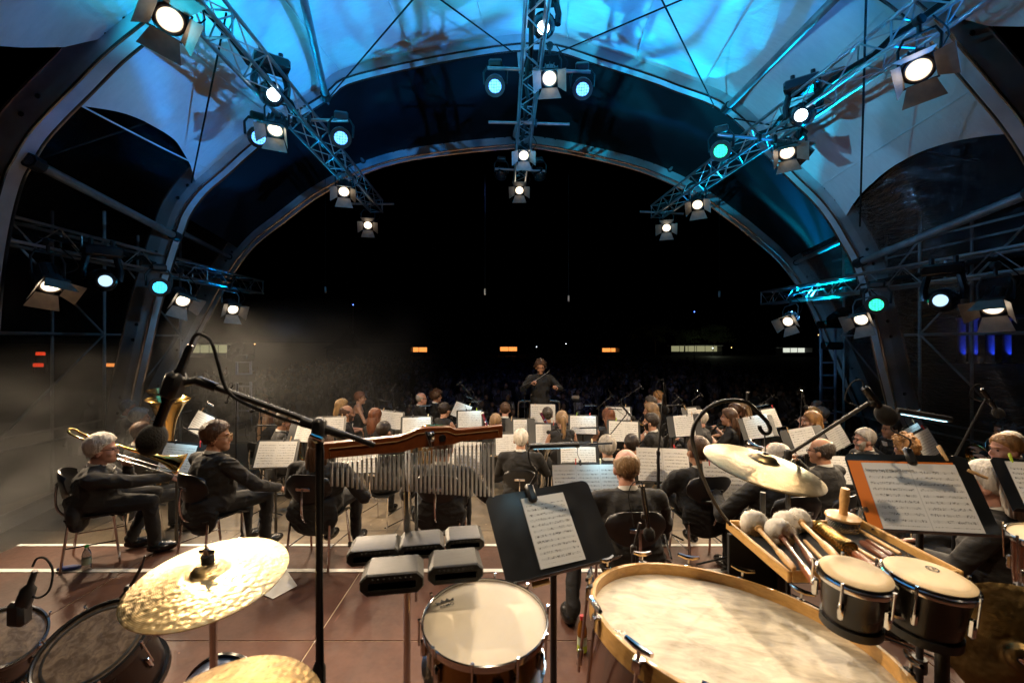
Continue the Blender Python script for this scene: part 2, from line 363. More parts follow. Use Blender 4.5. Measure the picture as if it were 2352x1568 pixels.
# ================================================================ THE SETTING
ZP = .45            # height of the rear platform above the stage
EDGE = 4.50         # front edge of the platform
def floor_mat(name, a, b, sc, rough, scratch=.5):
    m, nt, N, L, P = _nt(name); P.inputs['Specular IOR Level'].default_value = .22
    tc = N.new('ShaderNodeTexCoord'); geo = N.new('ShaderNodeNewGeometry')
    nz = N.new('ShaderNodeTexNoise'); nz.inputs['Scale'].default_value = sc; nz.inputs['Detail'].default_value = 8; nz.inputs['Roughness'].default_value = .6
    n2 = N.new('ShaderNodeTexNoise'); n2.inputs['Scale'].default_value = 34; n2.inputs['Detail'].default_value = 6
    mp = N.new('ShaderNodeMapping'); mp.inputs['Scale'].default_value = (1, .12, 1); mp.inputs['Rotation'].default_value = (0, 0, R(28)); L.new(geo.outputs['Position'], mp.inputs[0])
    n3 = N.new('ShaderNodeTexNoise'); n3.inputs['Scale'].default_value = 30; n3.inputs['Detail'].default_value = 3; L.new(mp.outputs[0], n3.inputs['Vector'])
    L.new(geo.outputs['Position'], nz.inputs['Vector']); L.new(geo.outputs['Position'], n2.inputs['Vector'])
    cr = N.new('ShaderNodeValToRGB'); cr.color_ramp.elements[0].position = .3; cr.color_ramp.elements[1].position = .72
    cr.color_ramp.elements[0].color = (*a, 1); cr.color_ramp.elements[1].color = (*b, 1); L.new(nz.outputs[0], cr.inputs[0])
    sc2 = N.new('ShaderNodeValToRGB'); sc2.color_ramp.elements[0].position = .70; sc2.color_ramp.elements[1].position = .76; L.new(n3.outputs[0], sc2.inputs[0])
    mx = N.new('ShaderNodeMix'); mx.data_type = 'RGBA'; L.new(cr.outputs[0], mx.inputs[6]); mx.inputs[7].default_value = (*[min(1, q * 2.2) for q in b], 1)
    ml = N.new('ShaderNodeMath'); ml.operation = 'MULTIPLY'; L.new(sc2.outputs[0], ml.inputs[0]); ml.inputs[1].default_value = scratch; L.new(ml.outputs[0], mx.inputs[0])
    vo = N.new('ShaderNodeTexVoronoi'); vo.inputs['Scale'].default_value = 9.0; L.new(geo.outputs['Position'], vo.inputs['Vector'])
    lt = N.new('ShaderNodeMath'); lt.operation = 'LESS_THAN'; L.new(vo.outputs['Distance'], lt.inputs[0]); lt.inputs[1].default_value = .07
    sc3 = N.new('ShaderNodeSeparateColor'); L.new(vo.outputs['Color'], sc3.inputs[0]); g2 = N.new('ShaderNodeMath'); g2.operation = 'GREATER_THAN'; L.new(sc3.outputs[0], g2.inputs[0]); g2.inputs[1].default_value = .72
    mm = N.new('ShaderNodeMath'); mm.operation = 'MULTIPLY'; L.new(lt.outputs[0], mm.inputs[0]); L.new(g2.outputs[0], mm.inputs[1])
    mx2 = N.new('ShaderNodeMix'); mx2.data_type = 'RGBA'; L.new(mx.outputs[2], mx2.inputs[6]); mx2.inputs[7].default_value = (*[min(1, q * 3.0) for q in b], 1); L.new(mm.outputs[0], mx2.inputs[0])
    n5 = N.new('ShaderNodeTexNoise'); n5.inputs['Scale'].default_value = 4.5; n5.inputs['Detail'].default_value = 9; n5.inputs['Roughness'].default_value = .7; L.new(geo.outputs['Position'], n5.inputs['Vector'])
    r5 = N.new('ShaderNodeMapRange'); L.new(n5.outputs[0], r5.inputs[0]); r5.inputs[1].default_value = .3; r5.inputs[2].default_value = .7; r5.inputs[3].default_value = .72; r5.inputs[4].default_value = 1.25
    vm = N.new('ShaderNodeVectorMath'); vm.operation = 'SCALE'; L.new(mx2.outputs[2], vm.inputs[0]); L.new(r5.outputs[0], vm.inputs['Scale'])
    L.new(vm.outputs[0], P.inputs['Base Color'])
    mr = N.new('ShaderNodeMapRange'); L.new(n2.outputs[0], mr.inputs[0]); mr.inputs[3].default_value = rough - .1; mr.inputs[4].default_value = rough + .14; L.new(mr.outputs[0], P.inputs['Roughness'])
    bp = N.new('ShaderNodeBump'); bp.inputs['Strength'].default_value = .12; bp.inputs['Distance'].default_value = .003; L.new(n2.outputs[0], bp.inputs['Height']); L.new(bp.outputs[0], P.inputs['Normal'])
    return m
M_['ply'] = floor_mat('brown_stage_plywood', (.072, .030, .019), (.112, .049, .031), 1.3, .52, .35)
M_['stagefl'] = floor_mat('grey_stage_board', (.17, .135, .095), (.25, .20, .145), .7, .45, .2)
M_['ground'] = floor_mat('dark_ground', (.012, .012, .010), (.03, .03, .026), .3, .8, .1)
g = MB().box((0, 300, -1.9), (1600, 1700, 1.0)).build('ground', M_['ground']); tag(g, kind='structure')
sf = MB().box((0, 6.6, -.1), (15.2, 13.2, .2)).build('stage_floor', M_['stagefl']); tag(sf, kind='structure')
st = MB().box((0, 13.12, -.66), (15.2, .1, .9)).build('stage_skirt', M_['blackm']); tag(st, kind='structure')
for k, (y, w) in enumerate(((12.55, .05), (13.1, .06))):
    MB().box((0, y, .003), (14.6, w, .004)).build('edge_tape', M_['white'], sf)
stage_seams = MB()
for y in (5.9, 7.9, 9.9): stage_seams.box((0, y, .001), (15, .006, .003))
for x in (-5.5, -3.5, -1.5, .5, 2.5, 4.5): stage_seams.box((x, 8.6, .0012), (.006, 8.2, .003))
stage_seams.build('floor_joint', M_['blackm'], sf)
pf = MB().box((.6, EDGE / 2 - .6, ZP / 2 - .002), (10.9, EDGE + 1.2, ZP - .008)).build('stage_platform', mat('seam_strip', (.55, .42, .28), .5, 0, .2, 9)); tag(pf, kind='structure')
xs = [-4.85, -3.38, -1.32, .74, 2.6, 4.4, 6.05]; ys = [-1.2, -.05, 1.0, 2.03, 3.047, 3.975, EDGE]
for i in range(6):
    for j in range(6):
        x0, x1, y0, y1 = xs[i] + .004, xs[i + 1] - .004, ys[j] + .004, ys[j + 1] - .004
        MB().box(((x0 + x1) / 2, (y0 + y1) / 2, ZP - .012), (x1 - x0, y1 - y0, .022), b=.002).build('panel', M_['ply'], pf)
for y, x0, x1 in ((3.975, -4.85, 6.05), (EDGE - .03, -4.85, 6.05)):
    MB().box(((x0 + x1) / 2, y, ZP + .003), (x1 - x0, .055 if y < 4.2 else .045, .003)).build('edge_tape', M_['white'], pf)
# ---------------------------------------------------------------- arches of the stage roof
def arch_pts(px, Y, n=120):
    P = bez([W(u, v, Y) for u, v in px], n); return np.array([[p.x, p.z] for p in P])
A1p = [(312, 999), (340, 945), (392, 845), (465, 705), (520, 607), (572, 543), (633, 495), (720, 430), (817, 381), (917, 349), (1050, 329), (1185, 317), (1240, 318), (1360, 340), (1490, 375), (1600, 425), (1691, 487), (1749, 533), (1806, 583), (1850, 640), (1886, 703), (1920, 780), (1960, 868), (1995, 945), (2020, 999)]
A2p = [(262, 1098), (288, 910), (303, 840), (320, 765), (337, 690), (370, 577), (390, 520), (407, 477), (447, 423), (500, 377), (563, 320), (650, 255), (733, 203), (784, 164), (914, 130), (1050, 103), (1180, 84), (1280, 86), (1384, 118), (1508, 158), (1568, 181), (1658, 215), (1728, 268), (1781, 330), (1845, 395), (1895, 443), (1935, 495), (1961, 540), (1985, 582), (2006, 640), (2031, 750), (2051, 840), (2072, 925), (2110, 1098)]
A3p = [(-85, 1267), (-80, 1000), (-62, 700), (-38, 520), (-7, 400), (20, 347), (53, 293), (100, 240), (167, 173), (240, 100), (333, 25), (470, -80), (620, -165), (900, -262), (1176, -300), (1450, -265), (1750, -175), (2000, -85), (2141, 13), (2221, 100), (2295, 187), (2352, 256), (2410, 345), (2450, 440), (2480, 560), (2505, 740), (2515, 1000), (2520, 1267)]
YA1, YA2, YA3, YA4 = 12.0, 8.2, 5.3, 1.6
ARC = {1: arch_pts(A1p, YA1), 2: arch_pts(A2p, YA2), 3: arch_pts(A3p, YA3)}
ARC[4] = ARC[3].copy()
AY = {1: YA1, 2: YA2, 3: YA3, 4: YA4}
def arch_at(k, t):
    """t -1 left foot, 0 apex, 1 right foot"""
    P = ARC[k]; d = np.r_[0, np.cumsum(np.hypot(*np.diff(P, axis=0).T))]; i = int(np.argmax(P[:, 1]))
    s = d[i] * (1 + t) if t <= 0 else d[i] + (d[-1] - d[i]) * t
    return np.array([np.interp(s, d, P[:, 0]), AY[k], np.interp(s, d, P[:, 1])])
M_['archm'] = mat('arch_aluminium', (.52, .54, .57), .38, .25, .25, 2.2, bump=.06, bs=14)
M_['archr'] = mat('arch_rail_polished', (.72, .73, .75), .2, 1, .1, 3)
def arch(k, h, d, label):
    P = ARC[k]; Y = AY[k]; n = len(P); T = np.gradient(P, axis=0); T /= np.hypot(*T.T)[:, None]; Nn = np.stack([-T[:, 1], T[:, 0]], 1)
    root = thing('roof_arch', label, 'arch', (0, Y, 0), group='roof arches')
    mb = MB(); vs = []; fs = []
    for i in range(n):
        for a, b in ((-1, -1), (1, -1), (1, 1), (-1, 1)):
            q = P[i] + Nn[i] * a * h / 2; vs.append((q[0], b * d / 2, q[1]))
    for i in range(n - 1):
        for j in range(4):
            j2 = (j + 1) % 4; fs.append((i * 4 + j, i * 4 + j2, i * 4 + 4 + j2, i * 4 + 4 + j))
    mb.add(vs, fs); mb.build('beam', M_['archm'], root)
    for off, b in ((-h / 2, -d / 2), (-h / 2, d / 2), (h / 2, -d / 2)):
        mb = MB(); mb.tube([(P[i, 0] + Nn[i, 0] * off, b, P[i, 1] + Nn[i, 1] * off) for i in range(n)], h * .05, 6); mb.build('rail', M_['archr'], root)
    # bolt pairs on the face towards the orchestra and splice joints
    L_ = np.r_[0, np.cumsum(np.hypot(*np.diff(P, axis=0).T))]
    bolt = MB().lathe([(0, .012), (.028, .012), (.032, .0), (.032, -.01)], 8).mesh('bolt', M_['blackm'])
    s = 1.2; j = 0
    while s < L_[-1] - 1:
        q = np.array([np.interp(s, L_, P[:, 0]), np.interp(s, L_, P[:, 1])])
        put('bolt', bolt, root, frame((q[0], -d / 2 - .001, q[1]), (0, -1, 0)))
        s += (.28, 1.05)[j % 2]; j += 1
    return root
arch(1, .46, .22, 'front aluminium roof arch over the stage edge, smallest in view')
arch(2, .40, .20, 'middle aluminium roof arch where the blue canopy meets the dark roof')
arch(3, .40, .20, 'nearest aluminium roof arch crossing the top corners of the view')
# ---------------------------------------------------------------- membranes between the arches
def canopy_mat():
    m, nt, N, L, P = _nt('white_canopy_fabric')
    tc = N.new('ShaderNodeTexCoord'); P.inputs['Roughness'].default_value = .42; P.inputs['Specular IOR Level'].default_value = .35
    nz = N.new('ShaderNodeTexNoise'); nz.inputs['Scale'].default_value = 1.6; nz.inputs['Detail'].default_value = 6; nz.inputs['Distortion'].default_value = 1.2; L.new(tc.outputs['Object'], nz.inputs['Vector'])
    mp = N.new('ShaderNodeMapping'); mp.inputs['Scale'].default_value = (1, 3.5, 1); mp.inputs['Rotation'].default_value = (0, .3, .5); L.new(tc.outputs['Object'], mp.inputs[0])
    n2 = N.new('ShaderNodeTexNoise'); n2.inputs['Scale'].default_value = 5; n2.inputs['Detail'].default_value = 5; L.new(mp.outputs[0], n2.inputs['Vector'])
    b1 = N.new('ShaderNodeBump'); b1.inputs['Strength'].default_value = .35; b1.inputs['Distance'].default_value = .12; L.new(nz.outputs[0], b1.inputs['Height'])
    b2 = N.new('ShaderNodeBump'); b2.inputs['Strength'].default_value = .3; b2.inputs['Distance'].default_value = .02; L.new(n2.outputs[0], b2.inputs['Height']); L.new(b1.outputs[0], b2.inputs['Normal']); L.new(b2.outputs[0], P.inputs['Normal'])
    cr = N.new('ShaderNodeValToRGB'); cr.color_ramp.elements[0].color = (.60, .61, .63, 1); cr.color_ramp.elements[1].color = (.76, .77, .78, 1); L.new(n2.outputs[0], cr.inputs[0]); L.new(cr.outputs[0], P.inputs['Base Color'])
    return m
M_['canopy'] = canopy_mat()
M_['darkroof'] = mat('black_roof_fabric', (.005, .0055, .008), .75, 0, .25, 3, bump=.35, bs=4, spec=.15)
def film_mat():
    m, nt, N, L, P = _nt('clear_side_film'); out = N['Material Output']
    tr = N.new('ShaderNodeBsdfTransparent'); tr.inputs[0].default_value = (.82, .81, .80, 1)
    gl = N.new('ShaderNodeBsdfGlossy'); gl.inputs['Roughness'].default_value = .16; gl.inputs[0].default_value = (.8, .8, .8, 1)
    tc = N.new('ShaderNodeTexCoord'); mp = N.new('ShaderNodeMapping'); mp.inputs['Scale'].default_value = (1, .8, 4); L.new(tc.outputs['Object'], mp.inputs[0])
    nz = N.new('ShaderNodeTexNoise'); nz.inputs['Scale'].default_value = 3.5; nz.inputs['Detail'].default_value = 7; nz.inputs['Distortion'].default_value = 1.6; L.new(mp.outputs[0], nz.inputs['Vector'])
    b = N.new('ShaderNodeBump'); b.inputs['Strength'].default_value = .45; b.inputs['Distance'].default_value = .10; L.new(nz.outputs[0], b.inputs['Height']); L.new(b.outputs[0], gl.inputs['Normal'])
    fr = N.new('ShaderNodeFresnel'); fr.inputs[0].default_value = 1.45
    ml = N.new('ShaderNodeMath'); ml.operation = 'MULTIPLY'; ml.use_clamp = True; L.new(fr.outputs[0], ml.inputs[0]); ml.inputs[1].default_value = .42
    mx = N.new('ShaderNodeMixShader'); L.new(ml.outputs[0], mx.inputs[0]); L.new(tr.outputs[0], mx.inputs[1]); L.new(gl.outputs[0], mx.inputs[2]); L.new(mx.outputs[0], out.inputs[0])
    N.remove(P); return m
M_['film'] = film_mat()
def loft(ka, kb, ta, tb, ns=24, nt=60, sag=.25):
    """ta(s), tb(s): limits of t for each s; returns a mesh grid"""
    vs = []; fs = []
    for i in range(ns + 1):
        s = i / ns; a, b = ta(s), tb(s)
        for j in range(nt + 1):
            t = a + (b - a) * j / nt; p = arch_at(ka, t) * (1 - s) + arch_at(kb, t) * s
            c = np.array([0, p[1], 2.0]); d = c - p; d /= max(1e-6, np.linalg.norm(d)); p = p + d * sag * 4 * s * (1 - s)
            vs.append(tuple(p))
    for i in range(ns):
        for j in range(nt):
            a = i * (nt + 1) + j; fs.append((a, a + 1, a + nt + 2, a + nt + 1))
    return MB().add(vs, fs)
def edge_t(ka, kb, sgn, cu, cv, t_end=.97, sag=.25):
    o = np.argsort(cu); cu = np.array(cu)[o]; cv = np.array(cv)[o]; ss = np.linspace(0, 1, 33); te = []
    for s in ss:
        r = t_end
        for t in np.linspace(.2, t_end, 160):
            p = arch_at(ka, sgn * t) * (1 - s) + arch_at(kb, sgn * t) * s
            c = np.array([0, p[1], 2.0]); d = c - p; d /= np.linalg.norm(d); p = p + d * sag * 4 * s * (1 - s)
            u = CX + F * p[0] / p[1]; v = CY - F * (p[2] - EYE) / p[1]
            if v > np.interp(u, cu, cv): r = t; break
        te.append(r)
    te = np.array(te); te = np.convolve(np.r_[te[0], te[0], te, te[-1], te[-1]], np.ones(5) / 5, 'valid')
    return lambda s: float(np.interp(s, ss, te))
eL = edge_t(3, 2, -1, [0, 150, 250, 333, 400, 433, 447, 453, 470], [233, 237, 245, 270, 310, 360, 400, 425, 470])
eR = edge_t(3, 2, 1, [1930, 1948, 1961, 1985, 2035, 2101, 2168, 2268, 2348, 2400], [520, 480, 460, 433, 387, 347, 323, 305, 300, 300])
tag(loft(3, 2, lambda s: -eL(s), eR, 26, 150, .25).build('canopy_membrane', M_['canopy'], sharp=180), 'white roof canopy lit blue between the nearest and middle arches', 'canopy')
tag(loft(4, 3, lambda s: -(.50 + .14 * (1 - s) ** .6 - .06 * s), lambda s: .50 + .14 * (1 - s) ** .6 - .06 * s, 12, 80, .2).build('canopy_membrane', M_['canopy'], sharp=180), 'white roof canopy behind the nearest arch, showing in the top corners', 'canopy')
tag(loft(2, 1, lambda s: -.60, lambda s: .60, 14, 80, .12).build('dark_roof_membrane', M_['darkroof'], sharp=180), 'black roof fabric between the middle and front arches', 'roof fabric')
for sg, nm in ((-1, 'left'), (1, 'right')):
    e = eL if sg < 0 else eR
    tag(loft(3, 2, lambda s: sg * e(s), lambda s: sg * .985, 18, 40, .10).build('side_film', M_['film'], sharp=180), f'clear wrinkled plastic side wall under the canopy on the {nm}', 'side wall')
    tag(loft(2, 1, lambda s: sg * .601, lambda s: sg * .985, 14, 30, .06).build('side_film', M_['film'], sharp=180), f'clear plastic side wall between the front arch legs on the {nm}', 'side wall')
CAN = bpy.data.objects['canopy_membrane']
for t in (-.52, -.40, -.28, -.17, -.06, .06, .17, .28, .40, .52):
    pts = []
    for i in range(19):
        s = i / 18; p = arch_at(3, t) * (1 - s) + arch_at(2, t) * s; d = np.array([0, p[1], 2.0]) - p; d /= np.linalg.norm(d); pts.append(tuple(p + d * (.25 * 4 * s * (1 - s) + .004)))
    MB().tube(pts, .011, 5).build('welded_seam', M_['canopy'], CAN)
# purlins between arches
def strut(name, a, b, r, label, m='steel', cat='strut', parent=None):
    a, b = Vector(a), Vector(b); o = thing(name, label, cat, a)
    MB().tube([V(0, 0, 0), b - a], r, 10).build('tube', M_[m], o)
    for p, q in ((a, b), (b, a)):
        d = (q - p).normalized(); MB().tube([p - a, p - a + d * .16], r * 1.5, 8).build('end_fitting', M_['blackm'], o)
    return o
def ap(k, u): # point of an arch by photo column
    P = ARC[k]; px = CX + F * P[:, 0] / AY[k]; i = int(np.argmin(np.abs(px - u))); return V(P[i, 0], AY[k], P[i, 1])
strut('roof_strut', ap(2, 1200) - V(.12, 0, 0), ap(1, 1190), .10, 'pale ridge strut joining the arch tops beside the centre truss', 'archm')
strut('roof_strut', ap(2, 740), ap(1, 845), .05, 'slim dark strut left of centre between middle and front arches')
strut('roof_strut', ap(2, 1655), ap(1, 1540), .05, 'slim dark strut right of centre between middle and front arches')
strut('roof_strut', ap(2, 392), ap(1, 535), .05, 'low strut on the left between middle and front arches')
strut('roof_strut', ap(2, 1965), ap(1, 1826), .05, 'low strut on the right between middle and front arches')
def hang(k, u, dz=.22): p = ap(k, u); d = V(-p.x, 0, 2 - p.z).normalized(); return p + d * dz
strut('roof_strut', V(-1.9, 3.1, 6.9), hang(2, 740), .055, 'dark strut under the blue canopy meeting the middle arch on the left', 'steel')
strut('roof_strut', V(4.0, 3.1, 6.6), hang(2, 1680), .055, 'dark strut under the blue canopy meeting the middle arch on the right', 'steel')
strut('roof_strut', hang(3, 18, .25), hang(2, 385, .2), .06, 'long strut crossing the left clear side wall')
strut('roof_strut', hang(3, 2440, .25), hang(2, 1990, .2), .06, 'long strut crossing the right clear side wall')
def cable(label, pts, r=.012, m='cable', name='tension_cable', cat='cable'):
    pts = [Vector(p) for p in pts]; o = MB().tube([p - pts[0] for p in pts], r, 6).build(name, M_[m]); o.location = pts[0]; return tag(o, label, cat)
def lowered(p, d): p = Vector(p); q = V(-p.x, 0, 2 - p.z).normalized(); return p + q * d
cable('thin bracing cable rising left from the middle arch to the top edge', [lowered(ap(2, 735), .25), W(965, -20, 5.0)])
cable('thin bracing cable from the left top edge down to the arch apex', [W(985, -20, 5.6), lowered(ap(2, 1180), .3)])
cable('thin bracing cable from the arch apex rising to the right top edge', [lowered(ap(2, 1290), .3), W(1660, -40, 5.4)])
cable('thin bracing cable falling right to the middle arch joint', [W(1510, -20, 5.2), lowered(ap(2, 1670), .25)])
cable('long thin cable across the left canopy panel to the arch shoulder', [W(60, 375, 5.6), W(390, 265, 6.6), lowered(ap(2, 640), .2)])
cable('upright thin cable in front of the right canopy panel', [W(1990, -20, 4.9), W(1975, 520, 6.9)])
cable('slanting thin cable inside the right canopy panel', [lowered(ap(2, 1700), .25), W(2250, 370, 6.0)])
cable('hanging thin cable in front of the left canopy panel', [W(520, 30, 5.5), W(440, 420, 7.4)])
for u, v, Y in ((747, 660, 11.5), (1114, 665, 11.8), (1306, 680, 11.8), (1652, 670, 11.5)):
    p = W(u, v, Y); o = thing('hoist_line', 'thin hoist line hanging in the dark opening ' + {747: 'below the left truss end', 1114: 'just left of centre', 1306: 'just right of centre', 1652: 'below the right truss end'}[u], 'line', p)
    MB().tube([V(0, 0, 0), V(0, 0, W(u, 400, Y).z - p.z)], .006, 5).build('cord', M_['cable'], o); MB().box((0, 0, -.06), (.05, .03, .16), b=.01).build('hook', M_['steel'], o)
# scaffold outside the clear side walls
M_['scaf'] = mat('scaffold_tube', (.42, .43, .45), .5, .2, .25, 6)
def scaffold(sg, label):
    o = thing('scaffold', label, 'scaffold')
    x = sg * 8.6
    for xx in (x, sg * 9.7):
        for y in (5.2, 7.4, 9.6, 11.8): MB().tube([(xx, y, -1.4), (xx, y, 5.2)], .03, 8).build('upright', M_['scaf'], o)
        for z in (.6, 2.6, 4.6): MB().tube([(xx, 4.8, z), (xx, 12.2, z)], .024, 8).build('ledger', M_['scaf'], o)
    for y in (5.2, 7.4, 9.6):
        MB().tube([(x, y, .6), (x, y + 2.2, 2.6)], .02, 6).build('diagonal', M_['scaf'], o); MB().tube([(x, y + 2.2, 2.6), (x, y, 4.6)], .02, 6).build('diagonal', M_['scaf'], o)
scaffold(-1, 'dim scaffold of tubes behind the left clear side wall'); scaffold(1, 'dim scaffold of tubes behind the right clear side wall')
for sg, nm in ((-1, 'left'), (1, 'right')):
    pts = [arch_at(3, sg * .985), arch_at(2, sg * .985), arch_at(1, sg * .985)]
    o = thing('base_rail', f'pale rail along the foot of the {nm} side wall', 'rail')
    for a, b in zip(pts, pts[1:]):
        a = V(*a); b = V(*b); a.z = b.z = .12; d = (b - a).normalized()
        MB().box((0, 0, (b - a).length / 2), (.03, .22, (b - a).length - .02), M=frame(a, d, (0, 0, 1)) @ Matrix.Rotation(R(90), 4, 'Z')).build('rail', M_['archm'], o)
# ---------------------------------------------------------------- trusses
CH, DG = {}, {}
def truss(p0, p1, w, label, pitch=.34):
    p0, p1 = Vector(p0), Vector(p1); Lg = (p1 - p0).length; M = frame(p0, p1 - p0, V(1, 0, 0))
    o = thing('lighting_truss', label, 'truss', M=M, group='lighting trusses')
    h = w / 2; k = (round(Lg, 2), w)
    me = MB().tube([(0, 0, 0), (0, 0, Lg)], .024, 10).mesh('chord', M_['alu'])
    for x in (-h, h):
        for y in (-h, h): put('chord', me, o, Matrix.Translation((x, y, 0)))
    n = int(Lg / pitch); stp = Lg / n; dl = math.hypot(w, stp)
    br = MB().tube([(0, 0, 0), (0, 0, dl)], .009, 6).mesh('brace', M_['alu'])
    for i in range(n):
        z0 = i * stp; f = i % 2
        for side in range(4):
            ax = [V(-h, -h, 0), V(h, -h, 0), V(h, h, 0), V(-h, h, 0)]; a = ax[side]; b = ax[(side + 1) % 4]
            if (f + side) % 2: a, b = b, a
            A = a + V(0, 0, z0); B = b + V(0, 0, z0 + stp); put('brace', br, o, frame(A, B - A))
    for z in (.02, Lg * .36, Lg * .72, Lg - .02):
        mb = MB()
        for a, b in ((V(-h, -h, z), V(h, -h, z)), (V(h, -h, z), V(h, h, z)), (V(h, h, z), V(-h, h, z)), (V(-h, h, z), V(-h, -h, z))): mb.tube([a, b], .013, 6)
        mb.build('end_frame', M_['alu'], o)
    return o
T1a, T1b = V(-3.03, 1.2, 5.88), V(-3.42, 11.5, 5.86)
T2a, T2b = V(.40, -.4, 6.54), V(.19, 11.3, 6.42)
T3a, T3b = V(4.55, 1.2, 5.80), V(3.66, 11.5, 5.72)
T4a, T4b = V(-6.30, 3.8, 3.86), V(-6.38, 11.4, 3.80)
T5a, T5b = V(6.36, 3.8, 3.46), V(6.38, 11.4, 3.53)
truss(T1a, T1b, .30, 'aluminium lighting truss running from the top left towards the audience')
truss(T2a, T2b, .26, 'aluminium lighting truss overhead at the centre')
truss(T3a, T3b, .30, 'aluminium lighting truss running from the top right towards the audience')
truss(T4a, T4b, .30, 'low aluminium lighting truss along the left side')
truss(T5a, T5b, .30, 'low aluminium lighting truss along the right side')
def crossbar(u0, v0, u1, v1, Y, label):
    a, b = W(u0, v0, Y), W(u1, v1, Y); o = thing('cross_bar', label, 'bar', a)
    MB().tube([V(0, 0, 0), b - a], .026, 10).build('tube', M_['alu'], o)
    for t in (.42, .58): MB().box((b - a) * t, (.06, .09, .12), b=.01).build('clamp', M_['blackm'], o)
crossbar(590, 275, 800, 277, 6.9, 'horizontal bar across the left overhead truss carrying two blue lamps')
crossbar(1120, 157, 1356, 166, 6.8, 'horizontal bar across the centre truss carrying two blue lamps')
crossbar(1122, 281, 1308, 286, 8.3, 'bare horizontal bar across the centre truss')
crossbar(1137, 388, 1252, 393, 10.8, 'small far bar at the end of the centre truss')
crossbar(795, 468, 905, 469, 11.3, 'small far bar at the end of the left overhead truss')
crossbar(1648, 310, 1872, 330, 6.9, 'horizontal bar across the right overhead truss carrying a green lamp')
crossbar(1470, 486, 1570, 491, 11.3, 'small far bar at the end of the right overhead truss')
# loom of black power cables strapped along the trusses
for a, b, nm in ((T1a, T1b, 'left overhead'), (T2a, T2b, 'centre'), (T3a, T3b, 'right overhead'), (T4a, T4b, 'low left'), (T5a, T5b, 'low right')):
    pts = [a.lerp(b, i / 40) + V(random.uniform(-.05, .05), 0, random.uniform(-.02, .07)) for i in range(41)]
    cable(f'bundle of black cables lying inside the {nm} truss', pts, .035, 'cable', 'cable_loom', 'cables')
# ================================================================ LAMPS (each carries its own light)
WARM = (1.0, .76, .50)
M_['lens'] = emis('warm_lens_glow', (1.0, .80, .56), 9.0)
def lens_rings(m, s0, s1, rad):
    N, L = m.node_tree.nodes, m.node_tree.links; P = N['Principled BSDF']; tc = N.new('ShaderNodeTexCoord'); sp = N.new('ShaderNodeSeparateXYZ'); L.new(tc.outputs['Object'], sp.inputs[0])
    cb = N.new('ShaderNodeCombineXYZ'); L.new(sp.outputs[0], cb.inputs[0]); L.new(sp.outputs[1], cb.inputs[1]); ln = N.new('ShaderNodeVectorMath'); ln.operation = 'LENGTH'; L.new(cb.outputs[0], ln.inputs[0])
    mr = N.new('ShaderNodeMapRange'); mr.interpolation_type = 'SMOOTHSTEP'; L.new(ln.outputs['Value'], mr.inputs[0]); mr.inputs[1].default_value = rad * .45; mr.inputs[2].default_value = rad; mr.inputs[3].default_value = s0; mr.inputs[4].default_value = s1
    sn = N.new('ShaderNodeMath'); sn.operation = 'SINE'; q = N.new('ShaderNodeMath'); q.operation = 'MULTIPLY'; L.new(ln.outputs['Value'], q.inputs[0]); q.inputs[1].default_value = 900; L.new(q.outputs[0], sn.inputs[0])
    a = N.new('ShaderNodeMath'); a.operation = 'MULTIPLY_ADD'; L.new(sn.outputs[0], a.inputs[0]); a.inputs[1].default_value = .22; a.inputs[2].default_value = .9; w = N.new('ShaderNodeMath'); w.operation = 'MULTIPLY'; L.new(mr.outputs[0], w.inputs[0]); L.new(a.outputs[0], w.inputs[1]); L.new(w.outputs[0], P.inputs['Emission Strength'])
lens_rings(M_['lens'], 11.0, 1.1, .10)
M_['ledblue'] = emis('blue_led_lens', (.10, .36, 1.0), 4.0, 26)
M_['ledcyan'] = emis('cyan_led_lens', (.05, .62, 1.0), 3.5, 26)
M_['ledgreen'] = emis('green_led_lens', (.03, .85, .42), 3.0, 26)
M_['mhlens'] = emis('moving_head_lens_glow', (.70, .90, 1.0), 9.0)
M_['mhdim'] = emis('moving_head_dim_lens', (.45, .70, .95), 1.6)
